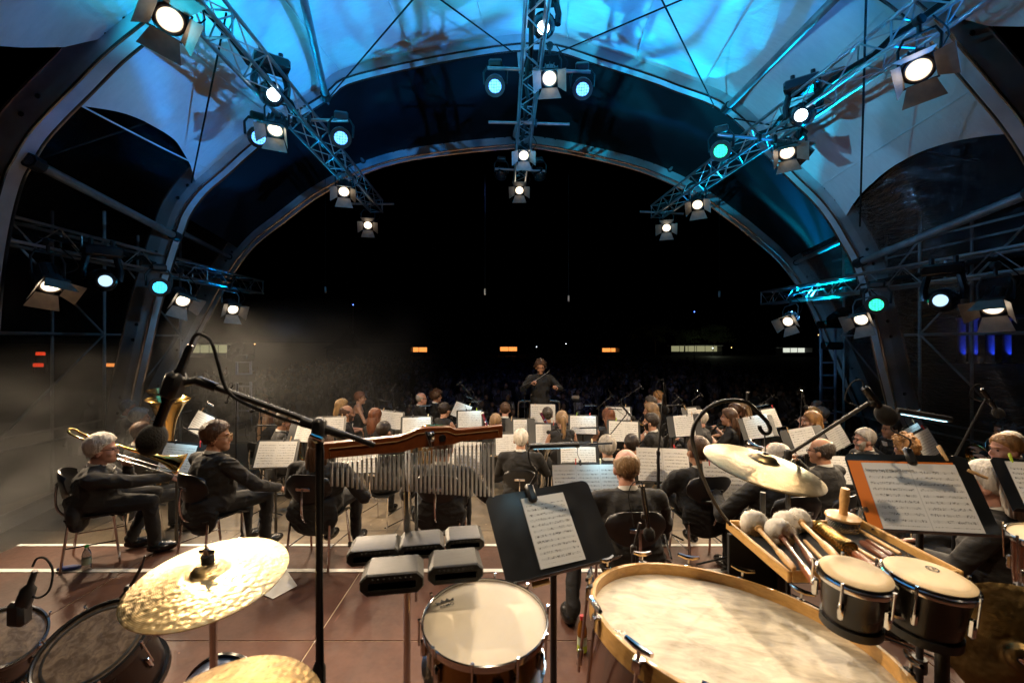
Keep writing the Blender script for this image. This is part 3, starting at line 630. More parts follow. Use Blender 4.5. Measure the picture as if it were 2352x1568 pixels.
def spot(name, loc, aim, col, power, cone=60, blend=.4, size=.06, parent=None, gobo=None):
    d = bpy.data.lights.new(name, 'SPOT'); d.color = col; d.energy = power; d.spot_size = R(cone); d.spot_blend = blend; d.shadow_soft_size = size
    o = bpy.data.objects.new(name, d); link(o)
    o.matrix_world = frame(loc, Vector(loc) - Vector(aim))
    if gobo:
        d.use_nodes = True; N, L = d.node_tree.nodes, d.node_tree.links; em = N['Emission']
        tc = N.new('ShaderNodeTexCoord'); vo = N.new('ShaderNodeTexVoronoi'); vo.inputs['Scale'].default_value = gobo[0]
        mp = N.new('ShaderNodeMapping'); mp.inputs['Scale'].default_value = (1, gobo[3] if len(gobo) > 3 else 1, 1); mp.inputs['Rotation'].default_value = (.3, .5, gobo[4] if len(gobo) > 4 else .4); L.new(tc.outputs['Normal'], mp.inputs[0])
        nz = N.new('ShaderNodeTexNoise'); nz.inputs['Scale'].default_value = gobo[0] * .8; L.new(mp.outputs[0], nz.inputs['Vector'])
        mixv = N.new('ShaderNodeVectorMath'); mixv.operation = 'ADD'; L.new(mp.outputs[0], mixv.inputs[0])
        sc = N.new('ShaderNodeVectorMath'); sc.operation = 'SCALE'; sc.inputs['Scale'].default_value = .25; L.new(nz.outputs['Color'], sc.inputs[0]); L.new(sc.outputs[0], mixv.inputs[1])
        L.new(mixv.outputs[0], vo.inputs['Vector'])
        cr = N.new('ShaderNodeSeparateColor'); L.new(vo.outputs['Color'], cr.inputs[0])
        mr = N.new('ShaderNodeMapRange'); mr.interpolation_type = 'SMOOTHSTEP'; L.new(cr.outputs[0], mr.inputs[0]); mr.inputs[1].default_value = .48; mr.inputs[2].default_value = .62
        mr.inputs[3].default_value = gobo[1]; mr.inputs[4].default_value = gobo[2]; L.new(mr.outputs[0], em.inputs['Strength'])
    if parent is not None:
        o.parent = parent; o.matrix_parent_inverse = parent.matrix_world.inverted()
    return o
door_mesh = {}
def trapezoid(w0, w1, l):
    return MB().prism([(-w0 / 2, 0), (w0 / 2, 0), (w1 / 2, l), (-w1 / 2, l)], .003)
TOP = trapezoid(.22, .34, .19).mesh('barn_door', M_['door']); SIDE = trapezoid(.22, .30, .17).mesh('barn_door', M_['door'])
def lamp_body():
    b = MB().lathe([(0, -.36), (.07, -.36), (.10, -.33), (.125, -.25), (.13, -.06), (.135, -.02), (.135, 0), (.115, .004)], 20).mesh('housing', M_['blackm'])
    f = MB()
    for k in range(14):
        a = 2 * math.pi * k / 14; f.box((0, .135, -.17), (.008, .035, .17), M=Matrix.Rotation(a, 4, 'Z'))
    fin = f.mesh('cooling_fins', M_['blackm'])
    l = MB().lathe([(0, .018), (.05, .014), (.10, .004), (.10, 0)], 24).mesh('lens', M_['lens'])
    r = MB().lathe([(.100, .002), (.100, .014), (.114, .014), (.114, .002)], 24).mesh('lens_ring', M_['door'])
    fr = MB()
    for s in (-1, 1): fr.box((s * .128, 0, .02), (.014, .27, .02)); fr.box((0, s * .128, .02), (.242, .014, .02))
    return b, fin, l, r, fr.mesh('filter_frame', M_['blackm'])
BODY = lamp_body()
def fresnel(u, v, Y, aim, power, label, doors=(52, 40, 40, 25), up=.30, cone=62, roll=0, yaw_off=0):
    p = W(u, v, Y); aim = Vector(aim); z = (aim - p).normalized(); x = z.cross(V(0, 0, 1)).normalized() * -1
    M = frame(p, z, V(0, 0, 1).cross(z)); M = M @ Matrix.Rotation(R(roll), 4, 'Z')
    o = thing('stage_lamp', label, 'stage lamp', M=M, group='warm stage lamps with barn doors'); bpy.context.view_layer.update()
    for nm, me in zip(('housing', 'cooling_fins', 'lens', 'lens_ring', 'filter_frame'), BODY): put(nm, me, o)
    for k, a in enumerate((0, 90, 180, 270)):       # 0 top, 90 left, 180 bottom, 270 right (local y up)
        Mr = Matrix.Rotation(R(a), 4, 'Z') @ Matrix.Translation((0, .122, .03)) @ Matrix.Rotation(R(90 - (doors[0], doors[1], doors[2], doors[3])[k]), 4, 'X')
        put('barn_door', TOP if k % 2 == 0 else SIDE, o, Mr)
    Mi = M.inverted(); X = (M.to_3x3() @ V(1, 0, 0)); c = p - z * .16
    topz = c + V(0, 0, up)
    y = MB(); pts = [c + X * .155, c + X * .165 + V(0, 0, up * .7), topz + X * .12, topz, topz - X * .12, c - X * .165 + V(0, 0, up * .7), c - X * .155]
    y.tube([Mi @ q for q in pts], .014, 6); y.build('yoke', M_['blackm'], o)
    k = MB(); k.tube([Mi @ topz, Mi @ (topz + V(0, 0, .10))], .02, 8); k.tube([Mi @ (topz + V(0, -.03, .13)), Mi @ (topz + V(0, .03, .13))], .05, 10); k.build('clamp', M_['blackm'], o)
    q0, q1 = c - z * .2, topz + X * .10 + V(0, 0, .12); MB().tube([Mi @ q for q in bez([q0, q0 + V(.05, .05, -.10), (q0 + q1) / 2 + X * .22 + V(0, .08, -.06), q1], 14)], .008, 5).build('power_cable', M_['cable'], o)
    spot('lamp_light', p + z * .05, p + z * 2, WARM, power, cone, .55, .09, o)
    return o
PW = 560
S_ = [
 (390, 45, 4.05, (-.5, 1.5, 1.6), 1.8, 'large warm lamp with open barn doors at the top left corner', (60, 48, 62, 25), -12),
 (632, 298, 6.6, (-2.6, 3.2, .8), 1.0, 'warm lamp under the left overhead truss beside a blue lamp', (20, 45, 30, 20), -6),
 (1262, 180, 6.6, (-.1, 1.5, 1.2), 1.0, 'warm lamp hanging under the centre truss between two blue lamps', (12, 40, 30, 45), 0),
 (1203, 357, 9.3, (.1, 4.2, .8), 1.0, 'warm lamp at the far half of the centre truss', (25, 45, 35, 45), 0),
 (1193, 437, 11.2, (0, 5.5, .8), .9, 'lowest warm lamp on the centre, hanging in front of black sky', (55, 50, 40, 50), 0),
 (790, 440, 8.9, (-1.8, 4.6, .8), 1.0, 'warm lamp near the far end of the left overhead truss', (30, 50, 40, 35), 0),
 (845, 517, 11.4, (-2.2, 6.0, .8), .9, 'small warm lamp below the far tip of the left overhead truss', (50, 45, 45, 45), 0),
 (2110, 160, 4.4, (1.2, 1.5, 1.6), .8, 'large warm lamp with open barn doors at the top right', (30, 20, 60, 65), 8),
 (1808, 350, 6.9, (2.2, 2.6, .9), 1.0, 'warm lamp under the right overhead truss beside a green lamp', (10, 25, 35, 60), 6),
 (1602, 470, 9.3, (1.8, 4.6, .8), 1.0, 'warm lamp near the far end of the right overhead truss', (25, 40, 40, 45), 4),
 (1531, 523, 11.4, (1.9, 5.6, .8), .9, 'small warm lamp below the far tip of the right overhead truss', (50, 55, 45, 50), 0),
 (118, 655, 5.6, (-3.6, 4.4, .8), 1.0, 'warm lamp with wide bottom door on the low left truss, nearest', (5, 30, 60, 60), -12),
 (420, 690, 7.6, (-2.4, 5.0, .9), .9, 'warm lamp with tilted doors on the low left truss, middle one', (5, 30, 55, 65), -18),
 (535, 710, 9.4, (-2.2, 6.4, .9), .8, 'warm lamp on the low left truss, farthest, above the tuba players', (10, 45, 45, 40), -4),
 (1810, 738, 9.8, (2.2, 6.6, .9), .8, 'warm lamp with tilted doors at the far end of the low right truss', (15, 50, 50, 40), 18),
 (1978, 733, 7.8, (2.6, 5.2, .9), .9, 'warm lamp with tilted doors on the low right truss beside a green lamp', (5, 60, 55, 30), 12),
 (2280, 705, 5.6, (3.4, 4.0, .8), .7, 'warm lamp half hidden by its doors at the right edge of the low truss', (-5, 60, 55, 30), 4),
]
def added_back_lamp(x, y, z, aim, label):
    u = CX + F * x / y; v = CY - F * (z - EYE) / y; fresnel(u, v, y, aim, PW * 2.2, label, (25, 45, 45, 45), cone=58)  # lamps added out of view to light the conductor and front row
fresnel(CX + F * .35 / .5, CY - F * (5.95 - EYE) / .5, .5, (.6, 3.3, 1.0), PW * .6, 'added unseen warm lamp above the camera on the centre truss, aimed at the percussion', (45, 45, 45, 45), cone=92)  # also added out of view, brightens the desks and drums from behind
added_back_lamp(-2.98, 1.9, 5.35, (-.4, 8.4, 1.2), 'added unseen warm lamp above the camera on the left overhead truss, aimed forward')
added_back_lamp(4.40, 1.9, 5.28, (1.9, 7.6, .9), 'added unseen warm lamp above the camera on the right overhead truss, aimed forward')
for (u, v, Y, aim, k, lab, drs, rl) in S_: fresnel(u, v, Y, aim, PW * k, lab, drs, roll=rl, cone=118 if u == 118 else 62)
def led_wash(u, v, Y, aim, m, col, power, label, r=.095):
    p = W(u, v, Y); z = (Vector(aim) - p).normalized(); M = frame(p, z, V(0, 0, 1).cross(z))
    o = thing('led_wash_lamp', label, 'LED lamp', M=M, group='LED wash lamps'); bpy.context.view_layer.update()
    MB().lathe([(0, -.22), (.09, -.22), (.13, -.17), (.15, -.05), (.15, .01), (r, .012)], 22).build('housing', M_['blackg'], o)
    MB().lathe([(0, .012), (r, .008)], 24).build('lens', M_[m], o)
    MB().lathe([(r, .004), (r + .004, .022), (.15, .022), (.152, .0)], 22).build('bezel', M_['blackm'], o)
    Mi = M.inverted(); X = M.to_3x3() @ V(1, 0, 0); c = p - z * .09; t = c + V(0, 0, .27)
    MB().tube([Mi @ q for q in (c + X * .165, c + X * .175 + V(0, 0, .18), t + X * .12, t - X * .12, c - X * .175 + V(0, 0, .18), c - X * .165)], .018, 6).build('yoke', M_['blackm'], o)
    MB().box(Mi @ (t + V(0, 0, .05)), (.2, .1, .14), b=.02).build('base', M_['blackm'], o)
    if power: spot('lamp_light', p + z * .03, p + z * 2, col, power, 50, .6, .1, o)
BLU, CYA, GRN = (.10, .42, 1.0), (.06, .62, 1.0), (.06, 1.0, .5)
led_wash(594, 316, 6.8, W(1000, 600, 2.5), 'ledblue', CYA, 20, 'blue LED lamp facing right at the left end of its bar')
led_wash(783, 317, 6.8, W(700, 900, 2.5), 'ledblue', BLU, 30, 'bright blue LED lamp right of the left overhead truss')
led_wash(1137, 198, 6.8, W(1000, 900, 2.5), 'ledblue', BLU, 40, 'blue LED lamp at the left end of the centre bar')
led_wash(1338, 205, 6.8, W(1450, 900, 2.5), 'ledblue', BLU, 40, 'blue LED lamp at the right end of the centre bar')
led_wash(1655, 347, 6.9, W(1450, 800, 2.5), 'ledgreen', GRN, 14, 'green LED lamp left of the right overhead truss')
led_wash(1850, 362, 7.1, W(2600, 900, 6.5), 'ledblue', BLU, 0, 'dark LED lamp turned away behind the right overhead barn doors')
led_wash(367, 660, 7.4, W(600, 900, 3.5), 'ledcyan', CYA, 16, 'cyan LED lamp on the low left truss')
led_wash(2013, 700, 7.2, W(1800, 900, 3.5), 'ledgreen', GRN, 12, 'green LED lamp on the low right truss')
def moving_head(u, v, Y, aim, lensm, label, sign=None):
    p = W(u, v, Y); z = (Vector(aim) - p).normalized(); M = frame(p, z, V(0, 0, 1).cross(z)); Mi = M.inverted(); X = M.to_3x3() @ V(1, 0, 0)
    o = thing('moving_head', label, 'moving head', M=M, group='moving head lamps'); bpy.context.view_layer.update()
    MB().lathe([(0, -.42), (.10, -.41), (.15, -.34), (.165, -.20), (.15, -.06), (.115, .0), (.085, .006)], 18).build('head', M_['blackg'], o)
    MB().lathe([(0, .018), (.045, .013), (.078, .003)], 20).build('lens', M_[lensm], o)
    MB().lathe([(.078, .0), (.082, .016), (.10, .016), (.116, -.004)], 20).build('bezel', M_['blackm'], o)
    c = p - z * .20; t = c + V(0, 0, .34)
    for s in (-1, 1):
        MB().tube([Mi @ q for q in (c + X * s * .19, c + X * s * .205 + V(0, 0, .14), t + X * s * .16)], .045, 8).build('yoke_arm', M_['blackg'], o)
    Mb = Matrix.Translation(t + V(0, 0, .06)); a = math.atan2(X.y, X.x)
    b = MB().box((0, 0, 0), (.44, .30, .16), b=.03, M=Mi @ Mb @ Matrix.Rotation(a, 4, 'Z')); b.build('base', M_['blackg'], o)
    for s in (-1, 1): MB().tube([Mi @ (t + X * s * .12 + V(0, 0, .13)), Mi @ (t + X * s * .12 + V(0, 0, .24))], .03, 8).build('clamp', M_['blackm'], o)
    if sign:
        lm = text_mesh(sign, .05, 'lettering'); lm.materials.append(M_['white'])
        put('lettering', lm, o, Matrix.Translation((0, -.171, -.20)) @ Matrix.Rotation(R(90), 4, 'X'))
    return o
moving_head(628, 218, 6.0, W(1100, 420, 2.0), 'mhlens', 'black moving head under the left overhead truss with a lit round lens', 'P10')
moving_head(1248, 64, 6.0, W(1230, 500, 2.0), 'mhlens', 'black moving head with white lettering at the top of the centre truss', 'P10')
moving_head(1840, 265, 6.2, W(1500, 420, 2.0), 'mhlens', 'black moving head under the right overhead truss with a lit round lens', 'P10')
moving_head(242, 645, 6.4, W(700, 760, 3.0), 'mhdim', 'black moving head with a small blue lens on the low left truss')
moving_head(2160, 690, 6.0, W(1800, 740, 3.0), 'mhdim', 'black moving head with a dim lens on the low right truss', 'P10')
# towers at the front corners whose uplights colour the canopy
M_['towerblue'] = mat('tower_paint', (.30, .32, .42), .45, .4, .15, 8)
def tower(x, y, label, aims, h=2.1):
    o = thing('light_tower', label, 'light tower', (x, y, 0))
    for s in (-1, 1): MB().box((s * .17, 0, h / 2), (.05, .05, h), b=.006).build('post', M_['towerblue'], o)
    for k in range(7): MB().box((0, 0, .15 + k * .3), (.29, .03, .04), b=.005).build('rung', M_['towerblue'], o)
    MB().box((0, 0, .02), (.6, .5, .04), b=.01).build('base_plate', M_['blackm'], o)
    for k in range(2): MB().box((.02 * k, -.05, h - .05 - .5 * k), (.42, .34, .18), b=.03).build('lamp_base', M_['blackg'], o)
    for k, (aim, col, pw, cone, gobo) in enumerate(aims):
        p = V(x + .08 * (k - 1), y - .25, h + .12 + .06 * k); z = (Vector(aim) - p).normalized()
        MB().lathe([(0, -.3), (.1, -.29), (.14, -.2), (.13, -.05), (.09, 0), (0, .002)], 14).build('lamp_head', M_['blackg'], o, Matrix.Translation((-x, -y, 0)) @ frame(p, z))
        bpy.context.view_layer.update()
        spot('lamp_light', p + z * .06, p + z * 2, col, pw, cone, .35, .09, o, gobo)
UPB, UPC, UPW, UPV = (.0, .30, 1.0), (.0, .58, .92), (.20, .58, 1.0), (.16, .46, .95)
tower(-6.6, 11.2, 'blue lit lamp tower at the front left corner of the stage', [
    ((-1.2, 5.9, 7.8), UPB, 3000, 58, (6, .35, 1.7, .45, .9)), ((.6, 6.0, 7.8), UPC, 2900, 48, (5, .2, 1.9, 2.5, .3)), ((4.8, 6.2, 6.0), UPV, 420, 46, (5, .3, 1.5, .3, .2))])
tower(7.5, 10.8, 'blue lit lamp tower at the front right corner of the stage', [
    ((1.6, 5.9, 7.8), UPC, 3200, 58, (6, .35, 1.7, .45, .2)), ((-.4, 5.8, 7.8), UPB, 2400, 48, (5, .2, 1.9, 2.5, .8)), ((-4.8, 6.2, 6.0), UPV, 420, 46, (5, .3, 1.5, .3, 1.0))], 2.9)

# moving heads added on poles out of view, to light arches and canopy
def added_pole_head(x, y, label, aims):
    o = thing('added_moving_head', label, 'moving head', (x, y, 0)); bpy.context.view_layer.update()
    MB().box((0, 0, 2.30), (.46, .36, .20), b=.03).build('base', M_['blackg'], o); MB().tube([(0, 0, .03), (0, 0, 2.2)], .04, 10).build('pole', M_['alu'], o); MB().box((0, 0, .02), (.7, .7, .04), b=.01).build('foot_plate', M_['blackm'], o)
    for s in (-1, 1): MB().tube([(s * .2, 0, 2.4), (s * .21, 0, 2.60), (s * .17, 0, 2.68)], .045, 8).build('yoke_arm', M_['blackg'], o)
    for k, (aim, col, pw, cone, gobo) in enumerate(aims):
        p = V(x, y, 2.75 + .02 * k); z = (Vector(aim) - p).normalized()
        if k == 0: MB().lathe([(0, -.3), (.1, -.29), (.15, -.2), (.14, -.05), (.09, 0), (0, .002)], 16).build('head', M_['blackg'], o, Matrix.Translation((-x, -y, 0)) @ frame(p, z))
        spot('lamp_light', p + z * .08, p + z * 2, col, pw, cone, .4, .09, o, gobo)
added_pole_head(-6.05, 3.4, 'added unseen moving head on a pole beyond the left edge of the platform', [((.8, 6.6, 7.8), UPC, 3200, 56, (7, .3, 1.8, .3, 1.1)), ((5.2, 10.8, 6.4), UPW, 900, 46, (5, .25, 1.6, .4, .5))])
added_pole_head(6.45, 3.2, 'added unseen moving head on a pole beyond the right edge of the platform', [((-.6, 6.6, 7.8), UPB, 2800, 56, (7, .3, 1.8, .3, .3)), ((-5.2, 10.8, 6.4), UPW, 900, 46, (5, .25, 1.6, .4, .9))])

led_wash(1150, 402, 11.0, (-6, 34, -1), 'ledblue', (.12, .25, 1.0), 420, 'dark wash lamp on the far centre bar facing the audience, left one', .11)
led_wash(1240, 404, 11.0, (7, 34, -1), 'ledblue', (.12, .25, 1.0), 420, 'dark wash lamp on the far centre bar facing the audience, right one', .11)
# ================================================================ PERCUSSION IN THE FOREGROUND
def ray_plane(u, v, C, n):
    d = W(u, v, 1) - V(0, 0, EYE); o = V(0, 0, EYE); n = Vector(n).normalized(); t = (Vector(C) - o).dot(n) / d.dot(n); return o + d * t
def tripod(o, top, foot, Mi, m='chrome', r=.012, spread=.32, rb=.014, hub=.28):
    """pole from top (world) straight to the floor with three legs, in the frame Mi"""
    top = Vector(top); b = V(top.x, top.y, foot)
    MB().tube([Mi @ top, Mi @ V(b.x, b.y, foot + .06)], r, 10).build('pole', M_[m], o)
    MB().tube([Mi @ V(b.x, b.y, foot + (top.z - foot) * .42), Mi @ V(b.x, b.y, foot + (top.z - foot) * .42 + .06)], r * 2, 12).build('height_clamp', M_['blackm' if m != 'chrome' else 'chrome'], o)
    for k in range(3):
        a = R(90 + 120 * k + 20); e = b + V(math.cos(a) * spread, math.sin(a) * spread, .012)
        MB().tube([Mi @ V(b.x, b.y, foot + hub), Mi @ e], r * .8, 8).build('leg', M_[m], o)
        MB().tube([Mi @ e, Mi @ (e + (e - b).normalized() * .03)], r * 1.3, 8).build('rubber_foot', M_['rubber'], o)
def drum(name, label, cat, C, n, r, depth, shell, head, hoop, hooph=.022, recess=.008, lugs=8, hoopw=.010, group=None, taper=0.0, xdir=None, domed=0.0, a0=0.0, gut=.012, bh=None):
    M = frame(C, n, xdir); o = thing(name, label, cat, M=M, group=group); bpy.context.view_layer.update()
    MB().lathe([(r - hoopw, -hooph), (r - hoopw, -.002), (r - hoopw * .6, 0), (r, -.002), (r + .001, -hooph * .5), (r, -hooph), (r - hoopw, -hooph)], 72).build('hoop', M_[hoop], o)
    MB().lathe([(0, -recess + domed)] + [(r * k / 6 * .98, -recess + domed * (1 - (k / 6) ** 6)) for k in range(1, 6)] + [(r - hoopw - .001, -recess - .002)], 64).build('head', M_[head], o)
    rs = r - hoopw - gut; rb = rs * (1 - taper)
    MB().lathe([(rs + gut * .7, -recess - .006), (rs + gut * .7, -hooph * .9), (rs, -hooph - .004), ((rs + rb) / 2 + .003, -depth / 2), (rb, -depth), (rb - .006, -depth)], 56).build('shell', M_[shell], o)
    MB().lathe([(rb + gut + .004, -depth - .012), (rb + gut + .004, -depth + .012), (rb, -depth + .012), (rb, -depth - .012), (rb + gut + .004, -depth - .012)], 56).build('bottom_hoop', M_[bh or hoop], o)
    lug = MB().box((0, 0, 0), (.018, .016, .055), b=.005).mesh('lug', M_['chrome']); rod = MB().tube([(0, 0, .004), (0, 0, -(depth * .45))], .0032, 8).lathe([(0, .012), (.005, .012), (.005, .002), (.003, .0)], 8).mesh('tension_rod', M_['chrome'])
    for k in range(lugs):
        a = a0 + 2 * math.pi * k / lugs; x, y = math.cos(a), math.sin(a)
        put('tension_rod', rod, o, Matrix.Translation((x * (r + .006), y * (r + .006), 0)))
        put('lug', lug, o, Matrix.Translation((x * (rs + .010), y * (rs + .010), -depth * .5)) @ Matrix.Rotation(a, 4, 'Z'))
    return o, M, M.inverted()
def cymbal(label, C, n, r, m, stand=None, group='cymbals', up=True, rod=.05):
    M = frame(C, n); o = thing('cymbal', label, 'cymbal', M=M, group=group); bpy.context.view_layer.update()
    b = r * .24; pr = []
    for k in range(6): pr.append((max(1e-3, .012 + (b - .012) * k / 5), .052 - .024 * (k / 5) ** 2.2))
    for k in range(1, 13): t = k / 12; pr.append((b + (r - b) * t, .028 - .030 * t ** 1.35 + .002))
    pr += [(r + .0012, -.0005), (r, -.0025)]
    for k in range(12, 0, -3): t = k / 12; pr.append((b + (r - b) * t, .0265 - .030 * t ** 1.35 - .0005))
    MB().lathe(pr, 96).build('disc', M_[m], o, sharp=60)
    return o, M, M.inverted()
def holder(o, Mi, M, foot, fm='chrome', nut=True):
    MB().lathe([(0, .082), (.017, .082), (.019, .078), (.019, .056), (0, .054)], 16).build('felt', M_['foam'], o)
    MB().tube([(0, 0, .05), (0, 0, .118)], .004, 8).build('threaded_rod', M_['chrome'], o)
    w = MB(); w.box((0, 0, .092), (.052, .010, .014), b=.004); w.lathe([(0, .106), (.009, .104), (.011, .084), (0, .083)], 10); w.build('wing_nut', M_['chrome'], o)
    p0 = M @ V(0, 0, .03); p1 = M @ V(0, 0, -.10)
    MB().tube([Mi @ p0, Mi @ p1], .007, 8).build('tilter_rod', M_['chrome'], o)
    t = MB(); t.box(Mi @ p1, (.05, .034, .04), b=.008); t.build('tilter', M_['blackm'], o)
    tripod(o, p1, foot, Mi, fm)
# left crash cymbal
o, M, Mi = cymbal('large hammered gold cymbal, brightly lit, front left', (-.976, 1.471, 1.686), (-.014, -.150, .99), .229, 'cym'); holder(o, Mi, M, ZP)
o, M, Mi = cymbal('dark gold cymbal cut by the bottom edge, left of the snare', (-.64, .908, 1.595), (-.116, -.23, .966), .254, 'cym3'); holder(o, Mi, M, ZP)
# toms and kick of the drum kit
TOMN = (.011, -.462, .887)
o, M, Mi = drum('tom_drum', 'large tom with a worn head and black hoop at the bottom left', 'drum', (-1.575, 1.708, 1.321), TOMN, .180, .26, 'darkshell', 'head_tom', 'blackg', .030, .010, 8, .012, 'toms of the drum kit')
MB().lathe([(.142, -.0075), (.150, -.0070), (.152, -.0078)], 48).build('head_ring', M_['blackp'], o)
tripod(o, M @ V(0, .0, -.27), ZP, Mi, 'blackm', .014, .3)
o, M, Mi = drum('tom_drum', 'small tom with a brown worn head at the left edge', 'drum', (-2.171, 1.945, 1.195), (.45, -.33, .82), .140, .22, 'darkshell', 'head_tom', 'blackg', .028, .010, 6, .012, 'toms of the drum kit')
tripod(o, M @ V(0, 0, -.23), ZP, Mi, 'blackm', .014, .3)
o, M, Mi = drum('kick_drum', 'blue sparkle kick drum with pale hoop behind the gold cymbal', 'drum', (-1.50, 2.0, .62), (.05, -1, .08), .22, .40, 'blueshell', 'head_tom', 'blackg', .03, .012, 8, .014)
for s in (-1, 1):
    p = M @ V(s * .24, -.1, -.25); MB().tube([Mi @ p, Mi @ V(p.x + s * .12, p.y + .1, ZP + .01)], .010, 8).build('spur', M_['chrome'], o)
# snare
SC_, SN = V(-.079, 1.345, 1.640), (.03, -.098, .995)
o, M, Mi = drum('snare_drum', 'snare drum with cream head and chrome hoop at front centre', 'drum', SC_, SN, .186, .15, 'bronze_shell', 'head_snare', 'chrome', .020, .007, 10, .006, a0=.2)
p = Mi @ ray_plane(1027, 1385, SC_, SN); Mt = Matrix.Translation((p.x, p.y, -.0055)) @ Matrix.Rotation(R(28), 4, 'Z')
lm = text_mesh('REMO', .017, 'lettering', True); lm.materials.append(M_['blackm']); put('lettering', lm, o, Mt)
cr = MB(); cr.prism([(-.028, .010), (-.030, .026), (-.016, .019), (-.008, .032), (0, .020), (.010, .032), (.016, .019), (.030, .026), (.026, .010), (.026, .013), (.018, .015), (0, .016), (-.018, .015)], .0004)
cr.build('crown_mark', M_['blackm'], o, Mt)
tripod(o, M @ V(0, 0, -.2), ZP, Mi, 'chrome', .014, .3)
for k in range(3):
    a = R(30 + 120 * k); MB().tube([(0, 0, -.2), (math.cos(a) * .1, math.sin(a) * .1, -.19), (math.cos(a) * .19, math.sin(a) * .19, -.165), (math.cos(a) * .195, math.sin(a) * .195, -.12)], .007, 8).build('basket_arm', M_['chrome'], o)
MB().box((.05, -.176, -.085), (.035, .03, .05), b=.008).build('strainer', M_['chrome'], o)
# concert bass drum lying flat
BC, BN = V(.734, 1.502, 1.521), (.131, .073, .989)
o, M, Mi = drum('bass_drum', 'big concert bass drum laid flat with stained skin and maple hoop', 'drum', BC, BN, .470, .40, 'mahog', 'head_bass', 'maple', .055, .042, 0, .016, gut=.010)
claw = MB(); claw.tube([(-.045, .004, .034), (-.014, 0, .028), (.014, 0, .028), (.045, .004, .034)], [.007, .010, .010, .007], 8)
claw.tube([(0, 0, .028), (0, 0, -.30)], .0055, 8); claw.box((0, -.006, -.004), (.034, .022, .010), b=.003); claw.box((0, .004, -.02), (.030, .006, .032), b=.002)
claw.box((0, 0, -.25), (.022, .02, .06), b=.006); clm = claw.mesh('tension_claw', M_['chrome'])
hk = MB().box((0, -.014, -.012), (.012, .008, .020), b=.003).mesh('hook', M_['chrome'])
for k in range(14):
    a = 2 * math.pi * (k + .35) / 14; x, y = math.cos(a) * .482, math.sin(a) * .482
    q = put('tension_claw', clm, o, Matrix.Translation((x, y, 0)) @ Matrix.Rotation(a - R(90), 4, 'Z'))
    for s in (-1, 1): put('hook', hk, q, Matrix.Translation((s * .014, -.006, 0)))
p = Mi @ ray_plane(1413, 1416, BC, BN); lm = text_mesh('REMO', .026, 'lettering', True); lm.materials.append(M_['head_tom']); put('lettering', lm, o, Matrix.Translation((p.x, p.y, -.0405)) @ Matrix.Rotation(R(-18), 4, 'Z'))
for k in range(4):
    a = R(45 + 90 * k); p = M @ V(math.cos(a) * .36, math.sin(a) * .36, -.42); MB().tube([Mi @ p, Mi @ V(p.x + math.cos(a) * .08, p.y + math.sin(a) * .08, ZP + .005)], .014, 8).build('leg', M_['blackm'], o)
for a, b in ((45, 225), (135, 315)):
    MB().tube([(math.cos(R(a)) * .36, math.sin(R(a)) * .36, -.43), (math.cos(R(b)) * .36, math.sin(R(b)) * .36, -.43)], .012, 8).build('cradle_bar', M_['blackm'], o)
# bongos
def bongo(label, C, n, r, dep, logo=None):
    o, M, Mi = drum('bongo', label, 'bongo', C, n, r + .012, dep, 'darkshell', 'head_bongo', 'chrome', .016, -.010, 5, .008, 'pair of bongos', .18, domed=.006, gut=.006, bh='blackm')
    MB().lathe([(r - .012, .0145), (r - .004, .010), (r, .002), (r + .003, -.012)], 48).build('skin_edge', M_['head_bongo'], o)
    if logo:
        p = Mi @ ray_plane(*logo, C, n); Mt = Matrix.Translation((p.x, p.y, .0172)) @ Matrix.Rotation(R(-20), 4, 'Z')
        rg = MB(); rg.lathe([(.013, 0), (.013, .0003), (.017, .0003), (.017, 0)], 24); rg.build('logo_ring', M_['head_tom'], o, Mt)
        lm = text_mesh('LP', .022, 'lettering', True); lm.materials.append(M_['head_tom']); put('lettering', lm, o, Mt)
    return o, M, Mi
o, M, Mi = bongo('smaller bongo with plain tan head, left of its pair', (1.029, 1.363, 1.752), (.02, -.10, .99), .088, .15)
tripod(o, M @ V(.215, -.06, -.12), ZP, Mi, 'blackm', .016, .2)
MB().tube([(.085, -.01, -.10), (.215, -.06, -.12)], .014, 8).build('mount', M_['chrome'], o)
o, M, Mi = bongo('larger bongo with a printed mark on its tan head', (1.246, 1.362, 1.744), (.06, -.06, .99), .104, .16, (2140, 1318))
tripod(o, M @ V(.06, .0, -.16), ZP, Mi, 'blackm', .018, .2)
o, M, Mi = drum('wooden_tom', 'dark wooden tom with chrome rim at the right edge', 'drum', (2.081, 1.751, 1.703), (-.08, -.03, .99), .130, .30, 'mahog', 'head_bongo', 'chrome', .022, .006, 6, .007)
tripod(o, M @ V(0, 0, -.31), ZP, Mi, 'chrome', .014, .3)
# hand cymbal hanging at the right
o, M, Mi = cymbal('dark brass cymbal hanging on edge at the bottom right', (1.60, 1.42, 1.47), (-.80, -.58, .10), .205, 'cym3')
MB().tube(bez([(0, 0, .05), (.03, -.02, .085), (.05, -.06, .09), (.03, -.10, .07), (0, -.11, .05)], 16), .012, 8, sx=.4).build('leather_strap', M_['rosewood'], o)
tripod(o, V(1.78, 1.60, 1.60), ZP, Mi, 'blackm', .014, .26); MB().tube([Mi @ V(1.78, 1.60, 1.60), (0, .0, -.02)], .008, 8).build('hanger_arm', M_['blackm'], o)
